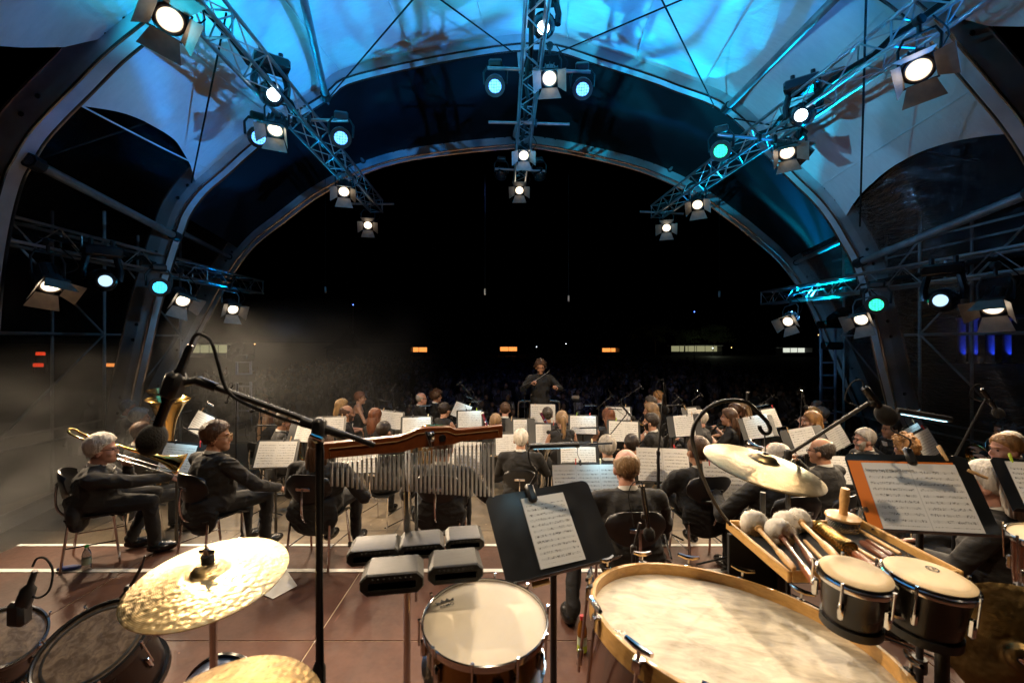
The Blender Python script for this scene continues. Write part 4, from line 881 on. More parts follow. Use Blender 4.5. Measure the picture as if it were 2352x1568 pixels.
# suspended cymbal and its gooseneck stand
o, M, Mi = cymbal('pale worn cymbal hanging from a black gooseneck, right of centre', (.928, 1.688, 1.985), (.165, -.166, .972), .205, 'cym2')
MB().tube([(0, 0, .05), Mi @ W(1756, 993, 1.70)], .0025, 6).build('strap', M_['blackm'], o)
MB().lathe([(0, .06), (.008, .058), (.010, .050), (0, .048)], 10).build('knot', M_['blackm'], o)
gp = [(1755, 1262), (1712, 1240), (1655, 1175), (1614, 1095), (1595, 1030), (1590, 1000), (1599, 968), (1630, 934), (1671, 919.5), (1715, 924), (1743, 949), (1764, 972), (1768, 990), (1757, 996), (1746, 985), (1745, 977)]
pts = bez([W(u, v, 1.70 + .45 * max(0, (v - 1000) / 262) ** 1.5) for u, v in gp], 70); b0 = pts[0]
o = thing('gooseneck_stand', 'black gooseneck stand arching over the hanging cymbal', 'cymbal stand', (b0.x, b0.y, ZP))
MB().tube([p - V(b0.x, b0.y, ZP) for p in pts], .0075, 10).build('gooseneck', M_['blackm'], o)
q = W(1718, 918, 1.70); MB().lathe([(0, .03), (.007, .03), (.007, 0), (.005, 0)], 8, M=Matrix.Translation(q - V(b0.x, b0.y, ZP))).build('knob', M_['blackm'], o)
tripod(o, V(b0.x, b0.y, b0.z), ZP, Matrix.Translation((-b0.x, -b0.y, -ZP)), 'blackm', .013, .3)
# black upright stand pole behind the hanging cymbal
b0 = W(1752, 1180, 2.05); o = thing('cymbal_pole', 'black upright pole under the hanging cymbal', 'stand', (b0.x, b0.y, ZP)); tripod(o, V(b0.x, b0.y, W(0, 1130, 2.05).z), ZP, Matrix.Translation((-b0.x, -b0.y, -ZP)), 'blackm', .012, .25)
# tray table with its beaters
TZ = 1.612
o = thing('tray_table', 'black felt tray with wooden rim holding mallets', 'tray', (1.265, 1.81, ZP)); hz = TZ - ZP
MB().box((0, 0, hz), (.60, .44, .016), b=.004).build('tray_bottom', M_['tray'], o)
for (c, s) in (((-.30, 0, hz + .020), (.014, .46, .042)), ((.30, 0, hz + .020), (.014, .46, .042)), ((0, .222, hz + .020), (.584, .014, .040)), ((0, -.222, hz + .020), (.584, .014, .040))):
    MB().box(c, s, b=.004).build('rim', M_['maple'], o)
MB().prism([(-.30, -.02), (-.06, -.02), (-.06, -.42), (-.09, -.44), (-.27, -.44), (-.30, -.40)], .02, M=Matrix.Translation((0, .232, hz)) @ Matrix.Rotation(R(90), 4, 'X')).build('cloth', M_['tray'], o)
for x in (-.10, .24):
    MB().tube([(x, .16, hz - .01), (x, .16, .06)], .018, 10).build('pole', M_['blackm'], o); MB().box((x, .22, .03), (.06, .36, .05), b=.01).build('foot', M_['blackm'], o)
def fluffy(r, seed):
    me = MB().ell((0, 0, 0), (r, r, r * .88), 26, 16)
    for i, p in enumerate(me.v):
        p = Vector(p); q = p.normalized(); n = mnoise.noise(q * 4 + V(seed, 0, 0)) * .12 + mnoise.noise(q * 17 + V(seed, 3, 0)) * .08; me.v[i] = tuple(p * (1 + n))
    # tufts of fibre
    rnd = random.Random(seed)
    for k in range(420):
        d = V(rnd.gauss(0, 1), rnd.gauss(0, 1), rnd.gauss(0, 1)).normalized(); a = d * r * .93; t = (d + V(rnd.gauss(0, .5), rnd.gauss(0, .5), rnd.gauss(0, .5))).normalized()
        b = a + t * r * .22; s = d.cross(V(.3, .5, .8)).normalized() * r * .018
        me.add([a - s, a + s, b], [(0, 1, 2)])
    return me
def mallet(label, hd, hy, tl, ty, r, hm, seed, grip=None, group='fluffy mallets on the tray'):
    a, b = W(*hd, hy), W(*tl, ty); z = (b - a).normalized(); M = frame(a, z); o = thing('mallet', label, 'mallet', M=M, group=group); L_ = (b - a).length
    fluffy(r, seed).build('head', M_['fluff'], o, sharp=180)
    MB().lathe([(.012, r * .8), (.017, r * .95), (.017, r * 1.1), (.010, r * 1.2), (.008, L_ * .4), (.009, L_ * .62)], 14).build('shaft', M_[hm], o)
    MB().lathe([(.009, L_ * .62), (.0125, L_ * .68), (.0145, L_ * .85), (.012, L_ * .97), (.006, L_), (0, L_ * 1.002)], 14).build('grip', M_[grip or hm], o)
mallet('leftmost fluffy white mallet with light wooden handle on the tray', (1733, 1203), 1.98, (1824, 1306), 1.58, .058, 'maple2', 3)
mallet('fluffy white mallet in front with a dark red handle over the tray edge', (1790, 1224), 1.90, (1880, 1350), 1.44, .060, 'rosewood', 5, 'barwood')
mallet('fluffy white mallet behind with a dark handle', (1806, 1203), 1.99, (1876, 1303), 1.56, .056, 'rosewood', 8)
mallet('rightmost fluffy white mallet with long light handle', (1834, 1194), 2.00, (1925, 1281), 1.56, .050, 'maple2', 11)
# brass coil with red handle
a, b = W(1873, 1207, 2.0), W(1988, 1288, 1.66); z = (b - a).normalized(); M = frame(a, z); o = thing('coil_rattle', 'brass spring coil with a red wooden handle on the tray', 'rattle', M=M)
pts = []; 
for k in range(14 * 14 + 1):
    t = k / (14 * 14); w_ = 2 * math.pi * 14 * t; pts.append((math.cos(w_) * .030, math.sin(w_) * .030, .02 + t * .24))
MB().tube(pts, .0055, 6).build('coil', M_['brass'], o)
MB().tube([(0, 0, 0), (0, 0, .30)], .008, 8).build('rod', M_['chrome'], o)
MB().lathe([(.008, .28), (.014, .285), (.017, .32), (.015, .38), (.021, .44), (.020, .47), (.008, .485), (0, .486)], 16).build('handle', M_['barwood'], o)
# cabasa
p = W(1933, 1222, 2.02); o = thing('cabasa', 'cabasa with steel beads and upright wooden handle on the tray', 'cabasa', p)
o.rotation_euler = (R(4), R(2), 0)
MB().lathe([(0, 0), (.066, 0), (.068, .006), (.066, .012), (0, .012)], 28).build('base_disc', M_['maple2'], o)
MB().lathe([(.055, .012), (.055, .066)], 28).build('drum_body', M_['blackm'], o)
MB().lathe([(0, .066), (.066, .066), (.069, .071), (.067, .077), (.03, .084), (0, .085)], 28).build('top_disc', M_['maple2'], o)
MB().lathe([(.017, .082), (.016, .12), (.019, .15), (.018, .19), (.016, .2), (0, .2)], 18).build('handle', M_['maple2'], o)
bd = MB().lathe([(0, .0042), (.003, .003), (.0042, 0), (.003, -.003), (0, -.0042)], 6)
bv, bf = bd.v, bd.f; beads = MB()
for k in range(7):
    for j in range(40):
        a_ = 2 * math.pi * (j + .5 * (k % 2)) / 40; beads.add([(q[0] + math.cos(a_) * .0595, q[1] + math.sin(a_) * .0595, q[2] + .0165 + k * .0076) for q in bv], bf)
tag(beads.build('bead_chains', M_['chrome'], o), kind='stuff')
def stick(label, a, ya, b, yb, r, m, name='stick', tip=None):
    a, b = W(*a, ya), W(*b, yb); z = (b - a).normalized(); L_ = (b - a).length; o = thing(name, label, 'stick', M=frame(a, z), group='sticks on the tray')
    MB().lathe([(0, 0), (r * .6, .004), (r, .02), (r * 1.05, L_ * .5), (r, L_ - .01), (r * .7, L_), (0, L_ + .001)], 12).build('shaft', M_[m], o)
    if tip: MB().lathe([(0, -.012), (.010, -.006), (.011, .01), (.005, .02)], 12).build('tip', M_[tip], o)
stick('long pale stick lying at the back of the tray', (1965, 1212), 2.0, (2068, 1271), 1.72, .0075, 'maple2', tip='foam')
stick('short thick brown clave, left of two', (1977, 1244), 1.88, (2040, 1285), 1.68, .013, 'rosewood', 'clave')
stick('short thick brown clave, right of two', (1990, 1241), 1.90, (2050, 1277), 1.70, .012, 'rosewood', 'clave')
stick('light wooden drumstick between coil and claves', (1943, 1245), 1.86, (2022, 1290), 1.64, .0075, 'maple2')
stick('thin steel rod with green band on the tray', (1995, 1239), 1.92, (2052, 1272), 1.72, .005, 'chrome', 'triangle_beater')
stick('light stick lying low beside the small bongo', (1847, 1240), 1.84, (1893, 1288), 1.60, .0075, 'maple2')
# ---------------------------------------------------------------- bar chimes on the chrome stand
def yb(u): return 1.42 + (u - 742) / (1154 - 742) * .20
z2 = lambda x, y: (571.7 + x * .31244, 849.3 + y * .31244)
top = [(545, 545), (820, 518), (1100, 490), (1170, 468), (1240, 436), (1300, 428), (1480, 420), (1520, 441), (1570, 440), (1865, 410)]
bot = [(1865, 498), (1560, 525), (1510, 545), (1240, 570), (1150, 598), (1100, 605), (820, 630), (550, 655)]
ch0 = W(*z2(1340, 490), yb(z2(1340, 490)[0]))
o = thing('bar_chimes', 'reddish wooden bar with a row of hanging steel chimes', 'chimes', ch0)
def barp(x, y, back=0.0): u, v = z2(x, y); p = W(u, v, yb(u)); return p + V(-.28, .96, 0) * back - ch0
n_ = len(top) + len(bot); fr_ = [barp(*q) for q in top + bot]; bk_ = [p + V(-.009, .031, 0) for p in fr_]
# the bar as front and back skins with a closed rim
nt_ = len(top); vs = fr_ + bk_; fs = []
topi = list(range(nt_)); boti = list(range(n_ - 1, nt_ - 1, -1))
def strip(tp, bt, off, flip):
    i = j = 0
    while i < len(tp) - 1 or j < len(bt) - 1:
        if j >= len(bt) - 1 or (i < len(tp) - 1 and vs[tp[i + 1]].x <= vs[bt[j + 1]].x): f = (tp[i] + off, tp[i + 1] + off, bt[j] + off); i += 1
        else: f = (tp[i] + off, bt[j + 1] + off, bt[j] + off); j += 1
        fs.append(f[::-1] if flip else f)
strip(topi, boti, 0, True); strip(topi, boti, n_, False)
for k in range(n_): k2 = (k + 1) % n_; fs.append((k, k2, n_ + k2, n_ + k))
MB().add(vs, fs).build('wooden_bar', M_['barwood'], o)
ln = MB(); ln.tube([barp(*q, -.0015) for q in [(600, 640), (590, 578), (1090, 525), (1170, 500), (1240, 468), (1310, 460), (1460, 452), (1520, 474), (1830, 442), (1838, 480)]], .0011, 5); ln.build('inlay_line', M_['peg'], o)
lm = text_mesh('LP', .020, 'lettering', True); lm.materials.append(M_['white']); yawc = math.atan2(.20, .588)
put('lettering', lm, o, Matrix.Translation(barp(1422, 500, -.0035)) @ Matrix.Rotation(yawc, 4, 'Z') @ Matrix.Rotation(R(90), 4, 'X'))
bd = MB().lathe([(0, 0), (.0125, 0), (.0125, .002), (.0118, .003), (0, .003)], 24); bd.build('badge', M_['blackm'], o, Matrix.Translation(barp(1422, 500, -.0005)) @ Matrix.Rotation(yawc, 4, 'Z') @ Matrix.Rotation(R(90), 4, 'X'))
cl = MB(); cl.box((0, 0, 0), (.028, .04, .034), b=.006); cl.tube([(-.012, -.03, .02), (.006, -.032, -.03)], .005, 8); cl.lathe([(0, .03), (.009, .03), (.009, .0), (0, 0)], 10, M=Matrix.Rotation(R(90), 4, 'X')); cl.build('clamp', M_['chrome'], o, Matrix.Translation(barp(1340, 485, .004)))
NC = 37
for k in range(NC):
    x = 605 + (1803 - 605) * (k / (NC - 1)) ** .93
    yt = np.interp(x, [605, 800, 880, 940, 1300, 1500, 1700, 1803], [690, 678, 655, 648, 604, 580, 550, 536]) + random.uniform(-6, 6)
    yl = np.interp(x, [605, 750, 800, 1000, 1300, 1600, 1803], [864, 870, 888, 890, 912, 934, 942]) + random.uniform(-2, 2)
    a = barp(x, yt, .015); b = barp(x, yl, .015); b = V(a.x, a.y, b.z)
    c = MB().lathe([(0, 0), (.0032, 0), (.0038, -.0012), (.0038, -(a.z - b.z) + .001), (.0032, -(a.z - b.z)), (0, -(a.z - b.z))], 10).build('chime', M_['chime'], o, Matrix.Translation(a))
    bar_y = np.interp(x, [555, 1100, 1240, 1510, 1560, 1865], [655, 605, 570, 545, 525, 498]); t = barp(x, bar_y - 10, .015)
    MB().tube([V(0, 0, -.004), t - a], .0008, 4).build('thread', M_['blackm'], c)
b0 = W(935, 1020, 1.585); Mi = Matrix.Translation((-b0.x, -b0.y, -ZP)); os = thing('chrome_stand', 'chrome pole stand carrying the bar chimes and jam blocks', 'stand', (b0.x, b0.y, ZP))
tripod(os, V(b0.x, b0.y, b0.z + .02), ZP, Mi, 'chrome', .0125, .33)
MB().tube([Mi @ V(b0.x, b0.y, b0.z), Mi @ (ch0 + V(0, .02, 0))], .007, 8).build('arm', M_['chrome'], os)
MB().tube([Mi @ V(b0.x + .03, b0.y + .01, b0.z - .1), Mi @ V(b0.x + .03, b0.y + .01, b0.z - .55)], .006, 8).build('rod', M_['chrome'], os)
# jam blocks
M_['jam'] = mat('grey_black_jam_block', (.017, .016, .0135), .42, 0, .3, 26, bump=.06, bs=50)
def jam(label, u, v, Y, w, h, d, yaw):
    p = W(u, v, Y); o = thing('jam_block', label, 'jam block', p, R(yaw), group='jam blocks'); c = h * .30; hw, hh = w / 2, h / 2
    prof = [(-hw, -hh + c), (-hw + c, -hh), (hw - c, -hh), (hw, -hh + c), (hw, hh - c), (hw - c, hh), (-hw + c, hh), (-hw, hh - c)]
    s = (hw * .74, hh * .36); sz = -hh * .12; sl = [(-s[0], sz - s[1]), (s[0], sz - s[1]), (s[0], sz + s[1]), (-s[0], sz + s[1])]
    vs = []; yf, ybk = -d / 2, d / 2; b = .006
    for x, z in prof: vs.append((x, yf + b, z))                    # 0-7 outer front
    for x, z in prof: vs.append((x * .96, yf, z * .90))             # 8-15 chamfer
    for x, z in prof: vs.append((x * .97, ybk, z * .94))            # 16-23 back
    for x, z in sl: vs.append((x, yf, z))                           # 24-27 slot rim
    for x, z in sl: vs.append((x * .97, ybk - .012, z * .9))        # 28-31 slot bottom
    fs = []
    for k in range(8): k2 = (k + 1) % 8; fs += [(k, 8 + k, 8 + k2, k2), (k, k2, 16 + k2, 16 + k)]
    fs.append(tuple(range(16, 24)))
    fs += [(8, 9, 24), (9, 10, 25, 24), (10, 11, 25), (11, 12, 26, 25), (12, 13, 26), (13, 14, 27, 26), (14, 15, 27), (15, 8, 24, 27)]
    for k in range(4): k2 = (k + 1) % 4; fs.append((24 + k, 24 + k2, 28 + k2, 28 + k))
    fs.append((28, 29, 30, 31))
    MB().add(vs, fs).build('block', M_['jam'], o, sharp=25)
    rib = MB().box((0, 0, 0), (.008, .005, .006), b=.002).mesh('rib', M_['jam'])
    for k in range(8): put('rib', rib, o, Matrix.Translation((-w * .3 + k * w * .085, yf - .0005, hh * .55)))
    MB().tube([(0, d / 2 - .005, 0), (0, d / 2 + .03, 0)], .004, 8).build('mount', M_['chrome'], o)
jam('back left jam block on the rail', 862, 1262, 1.50, .165, .052, .115, 10)
jam('back middle jam block on the rail', 969, 1249, 1.53, .150, .049, .115, 10)
jam('back right jam block, smallest in view', 1066, 1235, 1.57, .130, .044, .11, 10)
jam('front left jam block, largest of the five', 904, 1319, 1.36, .180, .062, .115, 10)
jam('front right jam block beside the snare', 1045, 1298, 1.41, .165, .056, .115, 10)
o = thing('jam_block_rail', 'black slanting rail holding the jam blocks', 'rail', W(960, 1232, 1.59)); q0 = W(960, 1232, 1.59)
MB().tube([W(800, 1250, 1.55) - q0, W(1103, 1213, 1.64) - q0], .009, 4).build('rail', M_['blackm'], o)
for u in (930, 956): MB().ell(W(u, 1234 - (u - 930) * .1, 1.575) - q0, (.007, .007, .004), 10, 6).build('screw', M_['chrome'], o)
MB().tube([W(957, 1240, 1.57) - q0, W(960, 1300, 1.45) - q0], .006, 6).build('bracket', M_['blackm'], o)
mb = MB().box((0, 0, 0), (.075, .001, .014)); mb.build('tape_label', M_['white'], o, Matrix.Translation(W(1057, 1218, 1.62) - q0) @ Matrix.Rotation(R(-4), 4, 'Y'))
# ---------------------------------------------------------------- foreground music desks
def desk_parts(o, w, h, r=.03, lip=.045):
    pl = []
    for cx, cy, a0 in ((w / 2 - r, h / 2 - r, 0), (-w / 2 + r, h / 2 - r, 90)):
        for k in range(6): a = R(a0 + 18 * k); pl.append((cx + r * math.cos(a), cy + r * math.sin(a)))
    pl += [(-w / 2, -h / 2), (w / 2, -h / 2)]
    MB().prism(pl, .004, z0=-.004).build('desk', M_['blackdesk'], o)
    MB().box((0, -h / 2, lip / 2 - .003), (w, .004, lip), b=.001).build('lip', M_['blackdesk'], o)
def page(name, label, M, w, h, m, z=.004, curl=0.0, cat='sheet music', group=None):
    mb = MB(); n = 8
    vs = []; fs = []
    for i in range(n + 1):
        for j in range(5): x = -w / 2 + w * i / n; y = -h / 2 + h * j / 4; vs.append((x, y, z + curl * (math.sin(i / n * math.pi * 2) ** 2) * .5 + curl * .4 * ((i / n - .5) ** 2)))
    for i in range(n):
        for j in range(4): a = i * 5 + j; fs.append((a, a + 5, a + 6, a + 1))
    o = mb.add(vs, fs).build(name, M_[m], None, M, sharp=180); return tag(o, label, cat, group)
DC1, DC2 = V(.164, 1.903, 1.672), V(1.822, 2.043, 1.773)
M1 = plane_frame(DC1, 22, 41, 2); M2 = plane_frame(DC2, -11.5, 33.7, 1.5)
for M, nm, w, h in ((M1, 'black music stand at front centre with one white page', .50, .35), (M2, 'black music stand at the right holding an orange folder', .50, .35)):
    o = thing('music_stand', nm, 'music stand', M=M, group='foreground music stands'); bpy.context.view_layer.update(); desk_parts(o, w, h); Mi = M.inverted()
    c = M @ V(0, -.06, -.03); tripod(o, c, ZP, Mi, 'blackm', .014, .3, hub=.12); MB().box((0, -.06, -.018), (.07, .06, .03), b=.006).build('desk_mount', M_['blackm'], o)
Mp = M1 @ Matrix.Translation((.002, -.005, .002)) @ Matrix.Rotation(R(-1), 4, 'Z')
pg = page('sheet_music', 'white printed page on the front centre music stand', Mp, .205, .285, 'sheetD', .003, .004)
lm = text_mesh('S. 35-5', .0, 'lettering') if False else None
o = page('folder', 'orange folder lying open on the right music stand', M2 @ Matrix.Translation((-.03, -.015, .001)), .43, .31, 'orange', .0025, .003, 'folder')
pg2 = page('sheet_music', 'two white printed pages on the orange folder', M2 @ Matrix.Translation((-.003, -.018, .004)), .38, .295, 'sheetO', .004, .004)
lm = text_mesh('Selections from STARLIGHT EXPRESS', .0125, 'lettering', True); lm.materials.append(M_['blackm']); put('lettering', lm, pg2, Matrix.Translation((-.085, .112, .0095)))
lm = text_mesh('IN THE MOOD', .009, 'lettering', True)
bpy.data.meshes.remove(lm)
o = MB().box((0, 0, 0), (.075, .022, .002)).build('tape_label', M_['peg'], None, M1 @ Matrix.Translation((-.12, -.192, .01))); tag(o, 'worn paper sticker on the lower lip of the front centre stand', 'sticker')
# clip lamps
M_['ledstrip'] = emis('cool_led_strip', (.45, .85, 1.0), 6.0); M_['ledstrip2'] = emis('cool_led_strip_dim', (.55, .85, 1.0), .9)
def clip_lamp(label, M, base, path, bar_a, bar_b, r=.011, power=3.0, lit=True, group='clip lamps on the music stands', big=True):
    """base in desk coordinates, path/bar in world points"""
    p = M @ Vector(base); o = thing('clip_lamp', label, 'clip lamp', p, group=group)
    Mr = M.to_3x3().to_4x4()
    k = 1.0 if big else .6
    MB().box((0, 0, 0), (.042 * k, .085 * k, .024 * k), b=.011 * k, M=Mr).build('clip', M_['blackp'], o)
    MB().tube([q - p for q in bez([p + Mr @ V(0, .03 * k, .005)] + path + [bar_a.lerp(bar_b, .06)], 26)], .0042 * k, 6).build('gooseneck', M_['blackm'], o)
    d = (bar_b - bar_a).normalized(); bm = MB().tube([bar_a - p, bar_b - p], r, 10); bm.build('lamp_bar', M_['blackp'], o)
    down = V(0, -.25, -1).normalized(); down = (down - d * down.dot(d)).normalized()
    sm = MB(); s = d.cross(down).normalized() * r * .5; off = down * (r + .0012)
    c1, c2 = bar_a.lerp(bar_b, .08) - p + off, bar_a.lerp(bar_b, .92) - p + off
    sm.add([c1 - s, c1 + s, c2 + s, c2 - s], [(0, 1, 2, 3)]); sm.build('led_strip', (M_['ledstrip'] if big else M_['ledstrip2']) if lit else M_['blackp'], o)
    if power:
        a = bpy.data.lights.new('lamp_light', 'AREA'); a.shape = 'RECTANGLE'; a.size = (bar_b - bar_a).length * .8; a.size_y = r; a.energy = power; a.color = (.45, .82, 1.0); a.spread = R(130)
        ao = bpy.data.objects.new('lamp_light', a); link(ao); mid = bar_a.lerp(bar_b, .5) + down * (r + .004); ao.matrix_world = frame(mid, -down, d); bpy.context.view_layer.update(); ao.parent = o; ao.matrix_parent_inverse = o.matrix_world.inverted()
    return o
clip_lamp('black clip lamp with a long bar on the front centre music stand', M1, (-.045, .155, .012), [W(1232, 1085, 1.95), W(1218, 1062, 1.93), W(1214, 1035, 1.90)], W(1216, 1025, 1.86), W(1330, 1021, 1.86), .0115, .07)
clip_lamp('black clip lamp with a glowing cyan strip on the right music stand', M2, (.02, .165, .012), [W(2090, 1010, 2.1), W(2047, 985, 2.05), W(2063, 962, 2.0)], W(2060, 942, 1.95), W(2185, 963, 1.90), .0125, .07)
# wooden clothes pegs on the right stand
def peg(label, M, loc, rot, m='peg', group='wooden clothes pegs'):
    o = thing('clothes_peg', label, 'clothes peg', M=M @ Matrix.Translation(loc) @ Matrix.Rotation(R(rot), 4, 'Z'), group=group)
    for s in (-1, 1): MB().box((0, 0, s * .004), (.011, .075, .005), b=.0015, M=Matrix.Rotation(R(s * 4), 4, 'X')).build('half', M_[m], o)
    MB().tube([(-.005, .008, 0), (.005, .008, 0)], .004, 8).build('spring', M_['chrome'], o)
peg('upright wooden clothes peg on the orange folder stand', M2, (.165, .185, .002), 8)
peg('wooden clothes peg pointing left at the right side of the folder stand', M2, (.262, .09, .004), 62)
# ================================================================ MUSICIANS
def capsule(mb, a, b, ra, rb, n=10):
    a, b = Vector(a), Vector(b); d = b - a; L_ = d.length
    M = frame(a, d if L_ > 1e-6 else V(0, 0, 1))
    pr = [(0, -ra), (ra * .5, -ra * .87), (ra * .87, -ra * .5), (ra, 0), (rb, L_), (rb * .87, L_ + rb * .5), (rb * .5, L_ + rb * .87), (0, L_ + rb)]
    mb.lathe(pr, n, 0, M)
def ik(s, w, l1, l2, pole):
    s, w = Vector(s), Vector(w); d = w - s; D = min(d.length, (l1 + l2) * .995); d.normalize()
    w = s + d * D; a = (l1 * l1 - l2 * l2 + D * D) / (2 * D); h = math.sqrt(max(0, l1 * l1 - a * a))
    p = Vector(pole); p = (p - d * p.dot(d)); p = p.normalized() if p.length > 1e-5 else V(0, 0, -1)
    return s + d * a + p * h, w
HEADS = [  # ellipsoids of the head: centre, radii
    ((0, -.012, .030), (.077, .098, .090)), ((0, .022, -.040), (.062, .072, .086)), ((0, .094, -.030), (.014, .024, .024)), ((0, .084, -.008), (.010, .018, .030)),
    ((0, .060, -.100), (.034, .036, .030)), ((.079, -.008, -.022), (.012, .022, .033)), ((-.079, -.008, -.022), (.012, .022, .033)),
    ((0, .078, .016), (.050, .016, .012)), ((0, .082, -.066), (.024, .014, .012)), ((.036, .062, -.045), (.024, .026, .026)), ((-.036, .062, -.045), (.024, .026, .026)), ((0, -.02, -.10), (.055, .06, .07))]
def ray_ell(D, c, r):
    c = np.array(c); r = np.array(r); d = D / r; o = -c / r
    A = (d * d).sum(1); B = (d * o).sum(1); C = (o * o).sum() - 1; disc = B * B - A * C
    return np.where(disc > 0, (-B + np.sqrt(np.maximum(disc, 0))) / A, 0)
def dir_grid(n, m):
    D = []
    for i in range(m + 1):
        ph = math.pi * i / m
        for j in range(n): th = 2 * math.pi * j / n; D.append((math.sin(ph) * math.cos(th), math.sin(ph) * math.sin(th), math.cos(ph)))
    fs = []
    for i in range(m):
        for j in range(n):
            j2 = (j + 1) % n
            if i == 0: fs.append((j, n + j, n + j2))
            elif i == m - 1: fs.append((i * n + j, (i + 1) * n + j, i * n + j2))
            else: fs.append((i * n + j, (i + 1) * n + j, (i + 1) * n + j2, i * n + j2))
    return np.array(D), fs
HD, HF = dir_grid(44, 32)
HR = np.max([ray_ell(HD, c, r) for c, r in HEADS], 0)
HV = HD * HR[:, None]
GD, GF = dir_grid(40, 28)
def sm(x, a, b): t = np.clip((x - a) / (b - a), 0, 1); return t * t * (3 - 2 * t)
def hair_mesh(kind, seed, length=.0):
    x, y, z = GD.T; rb = ray_ell(GD, (0, -.012, .030), (.078, .099, .091)); rb = np.maximum(rb, ray_ell(GD, (0, -.02, -.08), (.058, .065, .08)))
    line = np.interp(y, [-1, -.6, -.15, .1, .3, .55, .85, 1], [-.62, -.62, -.55, -.28, .05, .38, .60, .66])
    nz = np.array([mnoise.noise(V(*d) * 5 + V(seed, 0, 0)) for d in GD]); n2 = np.array([mnoise.noise(V(d[0] * 14, d[1] * 14, d[2] * 7) + V(0, seed, 0)) for d in GD])
    th, na, nb = {'short': (.016, .004, .004), 'crop': (.009, .002, .002), 'full': (.024, .008, .006), 'curly': (.036, .012, .020), 'wavy': (.028, .010, .010), 'bald': (.007, .002, .003), 'receding': (.010, .003, .004),
                  'long': (.022, .004, .004), 'pony': (.012, .003, .003), 'bun': (.014, .003, .003), 'bob': (.026, .005, .004), 'thin': (.010, .004, .005)}[kind]
    m = sm(z - line + nz * .06, -.05, .07)
    if kind == 'bald': m = m * sm(.50 - z - y * .35 + nz * .1, -.08, .12)
    if kind == 'receding': m = m * sm(.66 - z - .30 * y + nz * .10, -.06, .14)
    if kind == 'thin': m = m * sm(.95 - z - y * .4 + nz * .2, -.15, .2)
    r = rb + (th + nz * na + n2 * nb) * m - .03 * (1 - m)
    mb = MB(); mb.add(GD * r[:, None], GF)
    if kind in ('long', 'bob'):
        L_ = length or .35; R_ = []
        rings = 10
        for i in range(rings + 1):
            t = i / rings; zc = .06 - t * (L_ + .06); w = .092 * (1 - .25 * t); dpt = .075 * (1 - .55 * t); yc = -.035 - .05 * min(1, t * 2.5) - .01 * t
            for j in range(20):
                a = 2 * math.pi * j / 20; wob = 1 + .10 * mnoise.noise(V(math.cos(a) * 2.2, math.sin(a) * 2.2, t * 1.2 + seed))
                R_.append((math.cos(a) * w * wob, yc + math.sin(a) * dpt * wob * (1.0 if math.sin(a) < 0 else .7), zc + .02 * mnoise.noise(V(a * 2, seed, 1)) * t))
        fs = [(i * 20 + j, (i + 1) * 20 + j, (i + 1) * 20 + (j + 1) % 20, i * 20 + (j + 1) % 20) for i in range(rings) for j in range(20)] + [tuple(rings * 20 + j for j in range(20))]
        mb.add(R_, fs)
        rnd = random.Random(seed)     # loose locks
        for k in range(34):
            a = rnd.uniform(math.pi * .95, math.pi * 2.05); x0, y0 = math.cos(a) * .08, -.06 + math.sin(a) * .06; e = L_ * rnd.uniform(.85, 1.08)
            mb.tube(bez([(x0 * .9, y0 * .9, .02), (x0 * 1.02, y0 - .02, -e * .4), (x0 * .85 + rnd.uniform(-.01, .01), y0 - .03, -e * .75), (x0 * .7 + rnd.uniform(-.02, .02), y0 - .025, -e)], 9), [.012, .015, .015, .014, .013, .012, .010, .008, .005, .002][:10], 5)
    if kind == 'pony':
        L_ = length or .30; mb.ell((0, -.105, .055), (.026, .022, .026), 10, 7)
        mb.tube(bez([(0, -.10, .05), (0, -.145, .02), (.004, -.135, -L_ * .5), (0, -.12, -L_)], 12), [.02, .03, .036, .038, .038, .036, .034, .031, .027, .022, .016, .010, .004][:13], 10, sx=1.15)
    if kind == 'bun': mb.ell((0, -.112, .045), (.042, .034, .040), 12, 8)
    if kind in ('curly', 'wavy'):
        rnd = random.Random(seed); kk = 90 if kind == 'curly' else 45
        for k in range(kk):
            i = rnd.randrange(len(GD))
            if m[i] < .7: continue
            p = GD[i] * r[i]; s = rnd.uniform(.010, .020); mb.ell(p, (s * 1.2, s * 1.2, s), 7, 5)
    if kind not in ('long', 'curly'):                  # short strands breaking up the outline
        rnd = random.Random(seed + 9); ln_ = {'crop': .016, 'bald': .014, 'pony': .02, 'bun': .02}.get(kind, .030)
        for k in range(420):
            i = rnd.randrange(len(GD))
            if m[i] < .55: continue
            d = V(*GD[i]); p = d * r[i]; fl = (V(rnd.gauss(0, .35), -.6 - .3 * d.y, -.9 + .6 * d.z) - d * .0); fl = (fl - d * fl.dot(d)); fl = fl.normalized() if fl.length > .01 else V(0, -1, 0)
            t = (fl + d * rnd.uniform(.1, .45)).normalized(); w = fl.cross(d).normalized() * .0035; L2 = ln_ * rnd.uniform(.5, 1.2)
            a0 = p - d * .004; mb.add([a0 - w, a0 + w, a0 + t * L2 * .6 + w * .7 , a0 + t * L2 - d * .002], [(0, 1, 2), (0, 2, 3)])
    for s in (-1, 1): mb.tube([(s * .018, .094, .016), (s * .034, .090, .021), (s * .050, .078, .014)], [.003, .004, .002], 5)
    return mb
